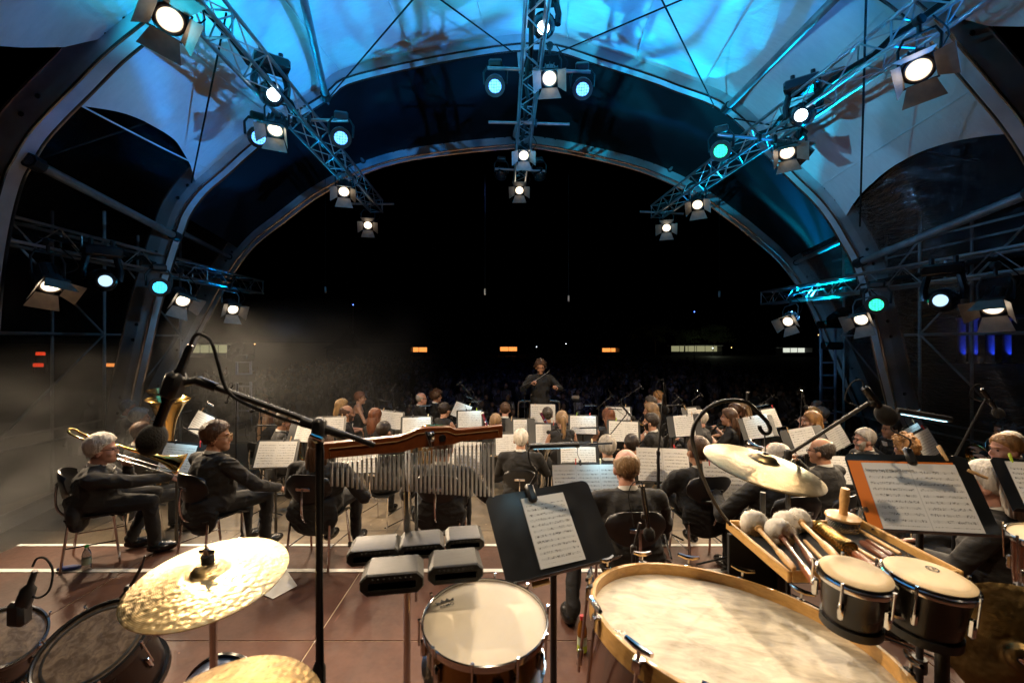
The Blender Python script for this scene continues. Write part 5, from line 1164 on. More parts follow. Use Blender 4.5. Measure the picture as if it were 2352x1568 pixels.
def hand_mb(mb, w, d, palm_n, side, curl=.5, mi=1, sc=1.0):
    """five fingers; w wrist, d direction, palm_n palm normal, side +1 thumb on x"""
    d = Vector(d).normalized(); n = Vector(palm_n); n = (n - d * n.dot(d)).normalized(); x = d.cross(n).normalized() * side
    M = Matrix(((x.x, d.x, n.x, w[0]), (x.y, d.y, n.y, w[1]), (x.z, d.z, n.z, w[2]), (0, 0, 0, 1)))
    mb.ell((0, .045 * sc, 0), (.040 * sc, .056 * sc, .016 * sc), 12, 8, mi, M); mb.ell((0, .0, 0), (.026 * sc, .035 * sc, .022 * sc), 10, 6, mi, M)
    for k, (fx, fl) in enumerate(((.029, .072), (.010, .080), (-.010, .074), (-.029, .058))):
        c = curl * (1 + .1 * k); p0 = V(fx, .080, 0) * sc; q = [p0]; ang = 0
        for seg, f in ((.42, .5), (.32, .9), (.26, .7)):
            ang += c * f; q.append(q[-1] + V(0, math.cos(ang), math.sin(ang)) * fl * seg * sc * 1.05)
        mb.tube([M @ p for p in q], [.0092 * sc, .0088 * sc, .0078 * sc, .0055 * sc], 7, mi)
    q = [V(.026, .018, .006) * sc, V(.050, .044, .012) * sc, V(.054, .068, .018 + .02 * curl) * sc, V(.048, .088, .022 + .035 * curl) * sc]
    mb.tube([M @ p for p in q], [.013 * sc, .0115 * sc, .0095 * sc, .006 * sc], 7, mi)
PEOPLE = []
def person(desc, label, u, vt, Y, face, hair, hc, outfit='suit', zf=None, look=None, wr=None, curl=.5, glasses=False, beard=False, stand=False, skin='skin', length=0, fat=1.0, tilt=0, group=None, vox=None, legs=None, lean=0.0, pn=None, nochair=False):
    PEOPLE.append(dict(locals()))
MATIX = {'cloth': 0, 'skin': 1, 'leg': 2, 'shoe': 3, 'shirt': 4}
POSE = {'lap': ((-.13, .36, .62), (.13, .36, .62)), 'clar': ((-.05, .30, .86), (.05, .36, .72)), 'sax': ((-.06, .26, .88), (.16, .20, .62)), 'flute': ((.02, .18, 1.04), (.26, .12, 1.02)),
        'horn': ((-.04, .30, .92), (.20, .20, .70)), 'tuba': ((-.10, .30, .80), (.14, .30, .84)), 'tbn': ((-.09, .17, 1.02), (.10, .60, .80)), 'tpt': ((-.05, .30, 1.02), (.06, .30, 1.02)), 'side': ((-.17, .30, .60), (.26, .28, .52)), 'low': ((-.08, .32, .74), (.08, .32, .74))}
def make_people():
    jobs = []
    for P in PEOPLE:
        top = W(P['u'], P['vt'], P['Y']); zf = P['zf'] if P['zf'] is not None else (ZP if P['Y'] < EDGE else 0.0); H = top.z - zf
        fem = P['outfit'] in ('dress', 'straps', 'sleeveless', 'blouse'); f = P['fat'] * (.90 if fem else 1.06)
        hth = {'curly': .045, 'wavy': .034, 'full': .026, 'bald': .0, 'receding': .004, 'crop': .009}.get(P['hair'], .016)
        ln = P['lean']
        hc = V(0, .03 + ln, H - (hth + .118) * 1.07); zn = hc.z - .150; zs = zn - .055
        if P['stand']: hip = zf * 0 + H * .51
        else: hip = .52
        C_ = V(0, -.02, hip); prim = []
        def cap(a, b, ra, rb, m): prim.append((Vector(a), Vector(b), ra, rb, m, None))
        def ell(c, r, m): prim.append((Vector(c), Vector(c), min(r), min(r), m, r))
        cl = 'cloth'; y1 = ln * .75
        ell((0, -.03, hip + .05), (.195 * f, .160 * f, .15), cl)
        ell((0, .0 + y1 * .3, hip + (zs - hip) * .42), (.184 * f, .150 * f, (zs - hip) * .46), cl)
        ell((0, -.015 + y1 * .8, zs - .13), (.200 * f, .132 * f, .21), cl)
        cap((-.150 * f, -.01 + y1, zs - .012), (.150 * f, -.01 + y1, zs - .012), .070, .070, cl if not P['outfit'] == 'straps' else 'skin')
        cap((0, -.012 + y1, zs + .0), (0, .0 + y1 * 1.05, zn - .030 if P['outfit'] in ('suit', 'suit2') else zn + .03), .078 if not fem else .062, .050, cl if P['outfit'] in ('suit', 'suit2', 'shirtb', 'cond') else 'skin')
        cap((0, .0 + y1, zn - .01), (hc.x, hc.y - .02, hc.z - .07), .052 if not fem else .045, .050 if not fem else .043, 'skin')
        if P['outfit'] in ('suit', 'suit2') and not P['stand']:
            ell((0, -.125, hip - .05), (.205 * f, .085, .19), cl)
        if P['stand']:
            for s in (-1, 1):
                cap((s * .09, 0, hip), (s * .105, .01, hip * .53), .092 * f, .068, 'leg'); cap((s * .105, .01, hip * .53), (s * .11, -.01, .10), .066, .050, 'leg'); ell((s * .115, .06, .045), (.045, .13, .05), 'shoe')
            if P['outfit'] == 'cond': ell((0, .0, hip - .08), (.20, .15, .20), cl)
            if P['outfit'] == 'straps': ell((0, 0, hip * .5), (.2, .16, hip * .5), cl)
        else:
            for s in (-1, 1):
                kx = s * .14; lg = (P['legs'] or {}).get(s)
                kn = V(kx, .42, .51); an = V(kx * 1.02, .40, .10)
                if lg: kn, an = Vector(lg[0]), Vector(lg[1])
                cap((s * .085, .0, hip + .0), kn, .094 * f, .068, 'leg' if P['outfit'] != 'dress' else cl); cap(kn, an, .066, .052, 'leg')
                td = V(an.x - kn.x, an.y - kn.y, 0); td = V(s * .15, 1, 0) if not lg else V(*lg[2])
                td.normalize(); fc = an + td * .07; ell((fc.x, fc.y, .046), (.046 + abs(td.x) * .08, .046 + abs(td.y) * .085, .048), 'shoe')
        wr = P['wr'] or 'lap'; wr = POSE[wr] if isinstance(wr, str) else wr; dz = zs - 1.0 if not P['stand'] else 0
        hands = []
        for s, w in zip((-1, 1), wr):
            w = Vector(w); w = w + V(0, 0, dz * min(1, max(0, (w.z - .55) / .4)) if not P['stand'] else 0)
            sh = V(s * .192 * f, -.01 + y1, zs - .02); el, w = ik(sh, w, .30, .27, (s * 1.0, -.25, -1.0))
            slv = cl if P['outfit'] in ('suit', 'suit2', 'shirtb', 'cond', 'blouse') else 'skin'
            ra = .073 if slv == cl else .046
            cap(sh, el, ra * (1 if slv == cl else .95), ra * .84, cl if P['outfit'] == 'blouse' else slv); cap(el, w, ra * .82, ra * .62, 'skin' if P['outfit'] == 'blouse' else slv)
            if P['outfit'] == 'sleeveless': pass
            hands.append((s, w, (w - el).normalized()))
        big = P['Y'] < 4.7; vx = P['vox'] or (.0105 if big else .014)
        mb = MB()
        for a, b, ra, rb, m, r in prim:
            if r is not None: mb.ell(a, r, 14, 9)
            else: capsule(mb, a, b, ra, rb)
        me = mb.mesh('body', []); ob = bpy.data.objects.new('body_tmp', me); COL.objects.link(ob)
        md = ob.modifiers.new('r', 'REMESH'); md.mode = 'VOXEL'; md.voxel_size = vx
        ms = ob.modifiers.new('s', 'SMOOTH'); ms.factor = .5; ms.iterations = 8 if big else 5
        jobs.append((P, ob, prim, hands, hc, zs, zn, zf, H, top, f, fem, y1))
    bpy.context.view_layer.update(); dg = bpy.context.evaluated_depsgraph_get()
    for k, (P, ob, prim, hands, hc, zs, zn, zf, H, top, f, fem, y1) in enumerate(jobs):
        ev = ob.evaluated_get(dg); me0 = ev.to_mesh(); nv = len(me0.vertices); co = np.empty(nv * 3); me0.vertices.foreach_get('co', co); co = co.reshape(-1, 3)
        fs = [tuple(p.vertices) for p in me0.polygons]; ev.to_mesh_clear()
        ctr = np.array([co[list(q)].mean(0) for q in fs]); best = np.full(len(fs), 1e9); mi = np.zeros(len(fs), int)
        for a, b, ra, rb, m, r in prim:
            if r is not None:
                q = (ctr - np.array(a)) / np.array(r); d = (np.sqrt((q * q).sum(1)) - 1) * min(r)
            else:
                A = np.array(a); D = np.array(b) - A; l2 = max(1e-9, D @ D); t = np.clip(((ctr - A) @ D) / l2, 0, 1); d = np.linalg.norm(ctr - A - t[:, None] * D, axis=1) - (ra + (rb - ra) * t)
            w = d < best; best[w] = d[w]; mi[w] = MATIX[m]
        if P['outfit'] == 'straps': mi[(mi == 0) & (ctr[:, 2] > zs - .10)] = 1
        # cloth folds
        rnd = V(k * 3.1, 0, 0)
        cloth_v = np.zeros(nv, bool)
        for q, m in zip(fs, mi):
            if m in (0, 2):
                for i in q: cloth_v[i] = True
        big = P['Y'] < 4.7
        for i in np.nonzero(cloth_v)[0]:
            p = V(*co[i]); w1 = mnoise.noise(V(p.x * 3, p.y * 3, p.z * 3) + rnd); q1 = 1 - abs(mnoise.noise(V(p.x * 5 + w1 * 2, p.y * 5, p.z * 10 + p.x * 5 + w1 * 3) + rnd)); q2 = 1 - abs(mnoise.noise(V(p.x * 9 - w1 * 2, p.y * 9, p.z * 17 - p.x * 8) - rnd))
            n = (q1 ** 3 - .45) * .014 + (q2 ** 3 - .45) * .005 + w1 * .006
            r = V(p.x, p.y, 0); r = r.normalized() if r.length > .01 else V(0, 1, 0); co[i] += np.array(r * n)
        mb = MB(); mb.v = [tuple(p) for p in co]; mb.f = fs; mb.m = [int(q) for q in mi]
        lk = -R(P['look'] - P['face']) if P['look'] is not None else 0.0
        HM = Matrix.Translation(hc) @ Matrix.Rotation(lk, 4, 'Z') @ Matrix.Rotation(R(-P['tilt']), 4, 'X') @ Matrix.Scale(1.07, 4)
        mb.add([HM @ V(*p) for p in HV], HF, 1)
        for s, w, d in hands:
            n = Vector((P['pn'] or {}).get(s, (0, 0, -1))) if P['pn'] else V(-s * .3, -.2, -1); hand_mb(mb, w + d * .012, d if not P['pn'] or (s, 'd') not in P['pn'] else P['pn'][(s, 'd')], n, -s, P['curl'])
        root = thing('person', P['label'], 'person', (top.x, P['Y'], zf), -R(P['face']), group=P['group'] or 'musicians on stage')
        cloth = M_[{'suit': 'suit', 'suit2': 'suit2', 'cond': 'suit', 'shirtb': 'dress'}.get(P['outfit'], 'dress')]
        body = mb.build('body', [cloth, M_[P['skin']], M_['suit'] if not fem else M_['dress'], M_['shoe'], M_['shirt']], root, sharp=75)
        me = body.data; lip = HM @ V(0, .094, -.066)
        hb = hair_mesh(P['hair'], k * 1.7 + 1, P['length'])
        if P['beard']:
            x, y, z = GD.T; m = sm(-z - .18 - np.abs(x) * .0 + y * .1, -.05, .1) * sm(y, -.1, .25) * (1 - sm(y - .9 + np.abs(z + .5) * 1.2, .0, .06)); rr = np.max([ray_ell(GD, c, r) for c, r in HEADS if c[2] < .0], 0)
            r_ = rr + .007 * m - .03 * (1 - m); hb.add(GD * r_[:, None], GF)
        hb.build('hair', HC[P['hc']], root, HM, sharp=180)
        for s in (-1, 1): MB().ell((s * .031, .083, -.006), (.011, .008, .007), 8, 6).build('eye', M_['eye'], root, HM)
        MB().tube([(-.022, .090, -.066), (0, .098, -.067), (.022, .090, -.066)], [.002, .0045, .002], 6).build('mouth', M_['lip'], root, HM)
        if P['glasses']:
            gl = MB()
            for s in (-1, 1):
                gl.tube([V(s * .034 + math.cos(a) * .024, .104, -.006 + math.sin(a) * .018) for a in np.linspace(0, 2 * math.pi, 13)[:-1]], .0022, 5, closed=True); gl.tube([(s * .058, .100, -.002), (s * .082, .02, .0), (s * .084, -.01, -.008)], .0024, 5)
            gl.tube([(-.011, .106, -.002), (.011, .106, -.002)], .002, 5); gl.build('glasses', M_['peg' if P['glasses'] == 'wood' else 'blackm'], root, HM)
        if P['outfit'] in ('suit', 'suit2'):
            cb = MB(); cy = y1 - .004; pts = []
            for j in range(24):
                a = 2 * math.pi * j / 24 - math.pi / 2; rr = .072; fr = math.sin(a)
                pts.append((math.cos(a) * rr, cy + fr * rr * .98, zs + .052 - fr * .022))
            vs = []
            for x, y, z in pts: vs += [(x * 1.07, cy + (y - cy) * 1.07, z - .020), (x * .95, cy + (y - cy) * .95, z + .026), (x * .88, cy + (y - cy) * .88, z + .018)]
            fs2 = []
            for j in range(24): a, b = j * 3, ((j + 1) % 24) * 3; fs2 += [(a, b, b + 1, a + 1), (a + 1, b + 1, b + 2, a + 2)]
            cb.add(vs, fs2); cb.build('collar', M_['shirt'], root)
            jc = MB(); vs = []                         # jacket collar just outside and lower
            for x, y, z in pts: vs += [(x * 1.42, cy + (y - cy) * 1.36, z - .040), (x * 1.16, cy + (y - cy) * 1.14, z - .004), (x * 1.08, cy + (y - cy) * 1.06, z - .012)]
            jc.add(vs, fs2); jc.build('jacket_collar', cloth, root)
            fr_ = MB().prism([(-.05, .0), (.05, .0), (.012, -.26), (-.012, -.26)], .004, M=Matrix.Translation((0, .118 + y1, zs + .02)) @ Matrix.Rotation(R(78), 4, 'X')); fr_.build('shirt_front', M_['shirt'], root)
            for s, w, d in hands:
                MB().tube([w - d * .035, w + d * .004], [.036, .034], 10).build('cuff', M_['shirt'], root)
        P['root'] = root; P['zs'] = zs; P['hc'] = hc; P['zf_'] = zf; P['hands'] = hands; P['HM'] = HM
        mesh_tmp = ob.data; bpy.data.objects.remove(ob); bpy.data.meshes.remove(mesh_tmp)
# ---- who sits where (head-top pixel, depth, facing: 0 away, 90 right, -90 left, 180 to us)
person('white-haired trombonist', 'white haired man in black suit playing the trombone, far left', 225, 993, 4.2, 58, 'full', 'white', 'suit2', look=66, wr=((-.05, .20, 1.00), (.06, .58, .80)), glasses=True, fat=1.18, skin='skin3', legs={-1: ((-.14, .40, .50), (-.10, .22, .10), (-.1, 1, 0)), 1: ((.16, .40, .50), (.12, .42, .10), (.2, 1, 0))})
person('man with wooden glasses', 'man in black suit with wooden glasses looking right, hand on knee', 491, 964, 4.15, 26, 'full', 'brown', 'suit2', look=72, wr=((-.10, .38, .62), (.30, .42, .60)), glasses='wood', skin='skin2', fat=1.1)
person('tuba player behind the foam mic', 'brown haired man in dark suit partly hidden by the foam microphone', 320, 968, 5.6, 34, 'crop', 'brown', 'suit2', wr='tuba', fat=1.05)
person('grey-blond tuba player', 'man with full grey blond hair in the left tuba row', 316, 934, 6.7, 42, 'full', 'grey', 'suit2', wr='tuba', fat=1.05)
person('short-haired tuba player at the back', 'man with short grey hair, last in the left tuba row', 290, 918, 7.6, 48, 'crop', 'grey', 'suit2', look=62, wr='tuba', skin='skin3', glasses=True)
person('blond man in the left front row', 'blond man in black suit turned right, far left front row', 600, 903, 9.4, 60, 'full', 'blond', 'suit', glasses=True, skin='skin3')
person('woman with very long pale blond hair', 'woman with very long pale blond hair seen from behind', 612, 934, 7.4, 30, 'long', 'lblond', 'blouse', length=.62, wr='sax')
person('grey saxophonist', 'grey haired man with glasses playing the saxophone on the left', 646, 945, 6.9, 58, 'short', 'dgrey', 'suit2', glasses=True, wr='sax', skin='skin2')
person('long-haired player behind the mic stand', 'long brown haired player in black jacket behind the black mic stand', 735, 985, 4.15, 8, 'long', 'brown', 'suit2', length=.34, wr=((-.17, .30, .60), (.30, .26, .54)), curl=.25, fat=1.15)
person('dark-haired man left of the chime bar', 'man with short dark hair just above the left half of the chime bar', 879, 967, 6.1, 18, 'crop', 'dark', 'shirtb', wr='low', glasses=True)
person('bearded man turned right', 'man with short brown hair and beard in suit, turned right', 794, 931, 7.7, 68, 'receding', 'brown', 'suit', beard=True, wr='lap', skin='skin2')
person('blond woman beside the flutist', 'blond woman with wavy hair and glasses beside the flutist', 783, 916, 8.7, 62, 'bob', 'blond', 'dress', length=.22, wr='low', glasses=True, skin='skin3')
person('short-haired flutist', 'short haired woman in black strap dress holding an upright flute', 824, 898, 9.8, 66, 'short', 'red', 'straps', look=76, wr=((.04, .26, .70), (.13, .30, .62)))
person('red-haired woman from behind', 'woman with straight reddish hair seen from behind, left of centre', 860, 937, 7.5, 14, 'long', 'red', 'dress', length=.26, wr='clar')
person('bald man with glasses', 'bald man with glasses and white collar, left of centre front row', 965, 902, 9.7, 68, 'bald', 'grey', 'suit', glasses=True, skin='skin3')
person('curly-haired man reaching', 'curly haired man in open black jacket reaching to a music stand', 1000, 892, 10.2, 56, 'curly', 'brown', 'suit', wr=((-.1, .36, .62), (.10, .56, .96)), look=66, skin='skin2')
person('woman with dark hair in a bun', 'woman with dark pinned up hair in sleeveless black top', 1019, 923, 8.2, 32, 'bun', 'dark', 'sleeveless', wr='clar')
person('sandy-haired bassoonist', 'man with short sandy grey hair left of the conductor stand', 1138, 949, 7.1, 4, 'crop', 'sandy', 'suit', wr='low', glasses=True)
person('dark-haired man before the podium', 'man with short dark hair seen from behind before the podium rail', 1160, 923, 8.2, 2, 'crop', 'brown', 'suit', wr='low', skin='skin3', fat=1.1)
person('grey-haired euphonium player', 'grey haired man from behind, right of the chime bar', 1196, 984, 5.9, 4, 'short', 'white', 'suit', wr='tuba', fat=1.1)
person('man hidden by the chime bar', 'man in black suit mostly hidden behind the bar chimes', 1016, 992, 4.15, 4, 'short', 'brown', 'suit2', wr=((-.2, .3, .66), (.24, .3, .64)), fat=1.15)
person('ponytail woman', 'woman with long brown ponytail and sleeveless black top from behind', 1291, 942, 7.0, -4, 'pony', 'sandy', 'sleeveless', length=.36, wr='low')
person('grey-bun bassoonist', 'woman with grey bun playing the bassoon, right of the conductor stand', 1258, 934, 8.0, -6, 'bun', 'dgrey', 'sleeveless', wr='low')
person('auburn-haired woman', 'woman with straight auburn hair and bare shoulder from behind', 1399, 937, 7.5, -12, 'long', 'red', 'sleeveless', length=.20, wr='clar')
person('pale-blond trumpeter', 'man with thick grey blond hair behind the bald man', 1396, 998, 5.5, 0, 'full', 'grey', 'suit', wr='low')
person('dark-haired horn player', 'man with short dark hair just right above the bald man', 1452, 996, 5.7, -4, 'crop', 'dark', 'suit', wr='horn')
person('balding man at front centre', 'balding man in dark suit with white collar, large from behind', 1441, 1033, 3.3, -3, 'receding', 'sandy', 'suit2', wr=((-.16, .34, .62), (.16, .34, .62)), fat=1.12, skin='skin3', glasses=True, vox=.010, legs={-1: ((-.34, .26, .50), (-.41, -.06, .10), (-.25, 1, 0))})
person('bearded sax player', 'dark haired bearded man in suit turned left with a saxophone', 1499, 947, 7.0, -58, 'short', 'dark', 'suit', beard=True, wr='sax')
person('woman with blond bob and clarinet', 'woman with straight blond brown hair and glasses playing clarinet', 1498, 925, 7.9, -64, 'bob', 'sandy', 'dress', length=.14, glasses=True, wr='clar')
person('grey-brown man in the right block', 'man with short grey brown hair behind the blond clarinettist', 1497, 908, 9.0, -64, 'short', 'dgrey', 'suit', wr='lap')
person('reddish-blond bearded man', 'reddish blond man with beard at the back of the right block', 1514, 896, 9.9, -56, 'short', 'ginger', 'suit', beard=True, wr='lap', skin='skin3')
person('white-haired clarinettist', 'white haired man with glasses and black shirt playing the clarinet', 1611, 941, 7.2, -68, 'short', 'white', 'shirtb', glasses=True, wr='clar', skin='skin3', fat=1.08)
person('clarinettist with long wavy brown hair', 'woman with long wavy brown hair and black blouse playing clarinet', 1678, 937, 7.3, -58, 'long', 'brown', 'blouse', length=.36, wr='clar')
person('brown-haired woman behind her', 'brown haired woman with tied hair behind the wavy haired clarinettist', 1690, 924, 8.1, -66, 'pony', 'brown', 'dress', length=.2, wr='clar')
person('fair-haired woman at the block end', 'fair haired woman in black at the end of the clarinet row', 1710, 921, 8.8, -66, 'long', 'sandy', 'dress', length=.2, wr='clar')
person('short-haired man behind the cymbal', 'man with short brown hair in black suit, left of the hanging cymbal', 1607, 1001, 4.1, -6, 'crop', 'brown', 'suit', look=-14, wr=((-.20, .32, .62), (.16, .34, .60)), fat=1.08, skin='skin2')
person('pink-scalped man behind the cymbal', 'man with thin pale hair mostly hidden behind the hanging cymbal', 1788, 1013, 3.6, -10, 'thin', 'white', 'suit', wr=((-.34, .30, .80), (.24, .3, .7)), fat=1.2, skin='skin3')
person('man with bald crown and glasses', 'man with bald crown and glasses looking left, right of the cymbal', 1893, 1007, 4.62, -28, 'receding', 'dgrey', 'suit', zf=.1, look=-38, glasses=True, wr='tpt', skin='skin2', fat=1.08)
person('bald man in the right flute row', 'bald man at the back of the right flute row', 1880, 919, 8.8, -66, 'bald', 'dgrey', 'suit', glasses=True, skin='skin2')
person('grey man in the right flute row', 'grey haired man with glasses behind the blond flutist', 1890, 933, 8.1, -62, 'short', 'grey', 'suit', glasses=True)
person('blond flutist on the right', 'woman with pinned blond hair playing the flute on the right', 1869, 933, 7.6, -66, 'bun', 'blond', 'dress', wr='flute', glasses=True, skin='skin3')
person('woman with curly braided hair', 'woman with curly braided brown hair and bare shoulders playing clarinet', 1870, 944, 6.8, -58, 'long', 'ginger', 'sleeveless', length=.36, wr='clar')
person('grey man with moustache', 'grey haired man with glasses and moustache in profile facing left', 1991, 982, 5.7, -80, 'short', 'grey', 'suit2', glasses=True, beard=True, wr='lap', skin='skin3', fat=1.12)
person('young horn player in glasses', 'young dark haired man with glasses playing a horn, facing left', 2051, 960, 6.4, -86, 'short', 'dark', 'suit', glasses=True, wr='horn', skin='skin2')
person('curly-blond player behind the folder', 'player with curly ginger blond hair just behind the orange folder stand', 2085, 995, 5.4, -12, 'curly', 'ginger', 'suit', wr='low')
person('ginger man with horn at the right edge', 'ginger blond man in profile with horn at the right edge', 2316, 994, 4.05, -86, 'short', 'ginger', 'suit2', wr=((-.02, .34, .93), (.22, .24, .74)), skin='skin3', fat=1.1)
person('white-haired man at the right edge', 'white haired man half hidden behind the ginger horn player', 2326, 990, 4.75, -80, 'short', 'white', 'suit', wr='horn')
person('dark wavy-haired man far right', 'man with dark wavy hair in profile at the far right', 2311, 962, 6.0, -84, 'wavy', 'dark', 'suit', wr='horn', skin='skin2')
person('dark-haired man at the far right edge', 'dark haired man at the very right edge of the horn row', 2334, 974, 5.4, -80, 'wavy', 'dark', 'suit', wr='horn', skin='skin2')
person('man with long white hair', 'man with long straggly white hair close at the right edge', 2282, 1059, 2.85, -42, 'long', 'white', 'suit2', length=.24, wr='lap', skin='skin3', fat=1.1)
person('conductor', 'conductor in black with curly hair and baton, facing us', 1241, 823, 9.3, 180, 'curly', 'brown', 'cond', zf=.30, stand=True, wr=((-.30, .30, 1.25), (.20, .30, 1.32)), glasses=True, beard=True, curl=1.1, tilt=8, skin='skin2')
make_people()
WHO = {P['desc']: P for P in PEOPLE}
# ================================================================ CHAIRS, STANDS, INSTRUMENTS
def make_chair():
    o = thing('chair', 'x', 'chair')
    vs = []; fs = []; n, m = 10, 6                     # moulded seat
    for i in range(n + 1):
        for j in range(m + 1):
            x = -.21 + .42 * i / n; y = -.19 + .40 * j / m; z = .455 - .022 * (1 - (x / .21) ** 2) - (.03 * max(0, (y - .12) / .09) ** 2); vs.append((x * (1 - .08 * abs(y + .02) / .2), y, z))
    k = len(vs); vs += [(x, y, z - .014) for x, y, z in vs]
    for i in range(n):
        for j in range(m): a = i * (m + 1) + j; q = (a, a + m + 1, a + m + 2, a + 1); fs += [q, tuple(k + t for t in q[::-1])]
    ring = [i * (m + 1) for i in range(n + 1)] + [n * (m + 1) + j for j in range(1, m + 1)] + [i * (m + 1) + m for i in range(n - 1, -1, -1)] + [j for j in range(m - 1, 0, -1)]
    fs += [(ring[t], ring[(t + 1) % len(ring)], k + ring[(t + 1) % len(ring)], k + ring[t]) for t in range(len(ring))]
    MB().add(vs, fs).build('seat', M_['blackp'], o)
    vs = []; fs = []; n, m = 12, 6                     # oval backrest
    for i in range(n + 1):
        for j in range(m + 1):
            s = -1 + 2 * i / n; t = -1 + 2 * j / m; w = .215 * math.sqrt(max(.0, 1 - .30 * t * t)); h = .125 * (1 - .38 * abs(s) ** 3)
            vs.append((s * w, -.245 + .075 * s * s - .02 * t + .012 * (t > .8), .735 + t * h))
    k = len(vs); vs += [(x, y - .012, z) for x, y, z in vs]
    for i in range(n):
        for j in range(m): a = i * (m + 1) + j; q = (a, a + 1, a + m + 2, a + m + 1); fs += [q, tuple(k + t for t in q[::-1])]
    ring = [i * (m + 1) for i in range(n + 1)] + [n * (m + 1) + j for j in range(1, m + 1)] + [i * (m + 1) + m for i in range(n - 1, -1, -1)] + [j for j in range(m - 1, 0, -1)]
    fs += [(ring[t], ring[(t + 1) % len(ring)], k + ring[(t + 1) % len(ring)], k + ring[t]) for t in range(len(ring))]
    MB().add(vs, fs).build('backrest', M_['blackp'], o)
    br = MB().box((0, -.268, .735), (.13, .006, .028), b=.003); b = br.build('back_bracket', M_['chrome'], o)
    MB().tube(bez([(0, -.272, .735), (0, -.285, .62), (0, -.27, .50), (0, -.20, .43), (0, -.05, .425)], 16), .010, 8).build('back_support', M_['chrome'], o)
    for sx in (-1, 1):
        for sy in (-1, 1): MB().tube([(sx * .12, sy * .10, .43), (sx * .185, sy * .15 - .01, .425), (sx * .20, sy * .20 - .01, .005)], [.011, .011, .011], 8).build('leg', M_['chrome'], o)
        MB().tube([(sx * .19, -.185, .20), (sx * .19, .165, .20)], .006, 6).build('stretcher', M_['chrome'], o)
    return o
chair0 = make_chair(); first = [True]
def chair(label, loc, rz):
    c = chair0 if first[0] else copy_tree(chair0); first[0] = False
    c.location = loc; c.rotation_euler = (0, 0, rz); c['label'] = label; c['group'] = 'orchestra chairs'; return c
for P in PEOPLE:
    if P['stand'] or P['Y'] > 9.6: continue
    chair(f"black shell chair with chrome legs under the {P['desc']}", (W(P['u'], 0, P['Y']).x, P['Y'], P['zf_']), -R(P['face']))
def loc2w(P, p): return P['root'].matrix_basis @ Vector(p) if False else Matrix.Translation(P['root'].location) @ Matrix.Rotation(-R(P['face']), 4, 'Z') @ Vector(p)
def pmat(P): return Matrix.Translation(P['root'].location) @ Matrix.Rotation(-R(P['face']), 4, 'Z')
# ---- music stands with sheets
def far_stand(u, v, Y, yaw, desc, m='sheet2', w=.42, h=.30, tilt=24, lamp=0, zf=None, pegs=1, roll=0):
    C = W(u, v, Y); M = plane_frame(C, yaw, tilt, roll); zf = (ZP if Y < EDGE else 0.0) if zf is None else zf
    o = thing('music_stand', f'black music stand {desc}', 'music stand', M=M, group='orchestra music stands'); bpy.context.view_layer.update(); Mi = M.inverted()
    MB().prism([(-.24, -.16), (.24, -.16), (.24, .15), (.22, .17), (-.22, .17), (-.24, .15)], .004, z0=-.005).build('desk', M_['blackdesk'], o); MB().box((0, -.162, .018), (.48, .004, .045), b=.001).build('lip', M_['blackdesk'], o)
    c = M @ V(0, -.05, -.02); b = V(c.x, c.y, zf)
    MB().tube([Mi @ c, Mi @ V(c.x, c.y, zf + .10)], .012, 8).build('pole', M_['blackm'], o); MB().tube([Mi @ V(c.x, c.y, zf + .45), Mi @ V(c.x, c.y, zf + .10)], .017, 8).build('lower_tube', M_['blackm'], o)
    for k in range(3):
        a = R(30 + 120 * k + yaw); MB().tube([Mi @ V(c.x, c.y, zf + .16), Mi @ (b + V(math.cos(a) * .27, math.sin(a) * .27, .01))], .009, 6).build('leg', M_['blackm'], o)
    page('sheet_music', f'white sheet music on the stand {desc}', M @ Matrix.Translation((0, h / 2 - .155, .002)) @ Matrix.Rotation(R(random.uniform(-1.5, 1.5)), 4, 'Z'), w, h, m, .003, .010, group='sheet music on the orchestra stands')
    if lamp:
        s = lamp; a = M @ V(s * .02, .30, .10); bq = a + (M.to_3x3() @ V(s * .20, .0, .02))
        clip_lamp(f'slim black clip lamp on the stand {desc}', M, (-s * .06, .165, .006), [M @ V(-s * .08, .25, .02), M @ V(-s * .06, .31, .06)], a, bq, .009, .5 if lamp > 0 else 0, lamp > 0, 'clip lamps on the orchestra stands', False)
    for k in range(pegs): peg(f'{("left", "right")[k] + " " if pegs > 1 else ""}clothes peg on the stand {desc}', M, ((random.choice((-.14, .13, .17)) if pegs < 2 else -.1 + .22 * k), .165, .003), random.uniform(-12, 12), random.choice(('peg', 'peg', 'peg', 'red', 'lime')), 'clothes pegs on the orchestra stands')
far_stand(634, 1042, 5.2, 6, 'in front of the pale blond long haired woman', lamp=-1, tilt=30)
far_stand(408, 1050, 5.0, 28, 'left of the man with wooden glasses', 'sheet1', .30, .30, lamp=1, roll=-12)
far_stand(463, 972, 6.6, -22, 'beyond the head of the man with wooden glasses', lamp=1, roll=-14)
far_stand(757, 980, 7.0, 6, 'right of the grey saxophonist'); far_stand(698, 990, 6.6, -10, 'behind the mic boom', 'sheet1', .24)
far_stand(895, 964, 8.0, 8, 'right of the red haired woman', roll=-8, lamp=-1)
far_stand(957, 980, 6.9, 10, 'above the hump of the chime bar', lamp=1); far_stand(1060, 943, 9.2, -28, 'touched by the curly haired man', roll=-14, lamp=1)
far_stand(1079, 962, 8.2, 8, 'right of the dark bun woman', lamp=1); far_stand(1247, 951, 8.5, 0, 'between podium and grey bun bassoonist', 'sheet3', .46, .34, 16)
far_stand(1339, 975, 7.5, -6, 'right of the ponytail woman', pegs=2, lamp=1); far_stand(1420, 953, 8.2, -12, 'beyond the auburn woman')
far_stand(1432, 990, 6.7, -8, 'right of the auburn woman', pegs=2, lamp=-1); far_stand(1328, 1047, 5.2, 0, 'just beyond the red edged pages', 'sheet2', .40, .26, lamp=1)
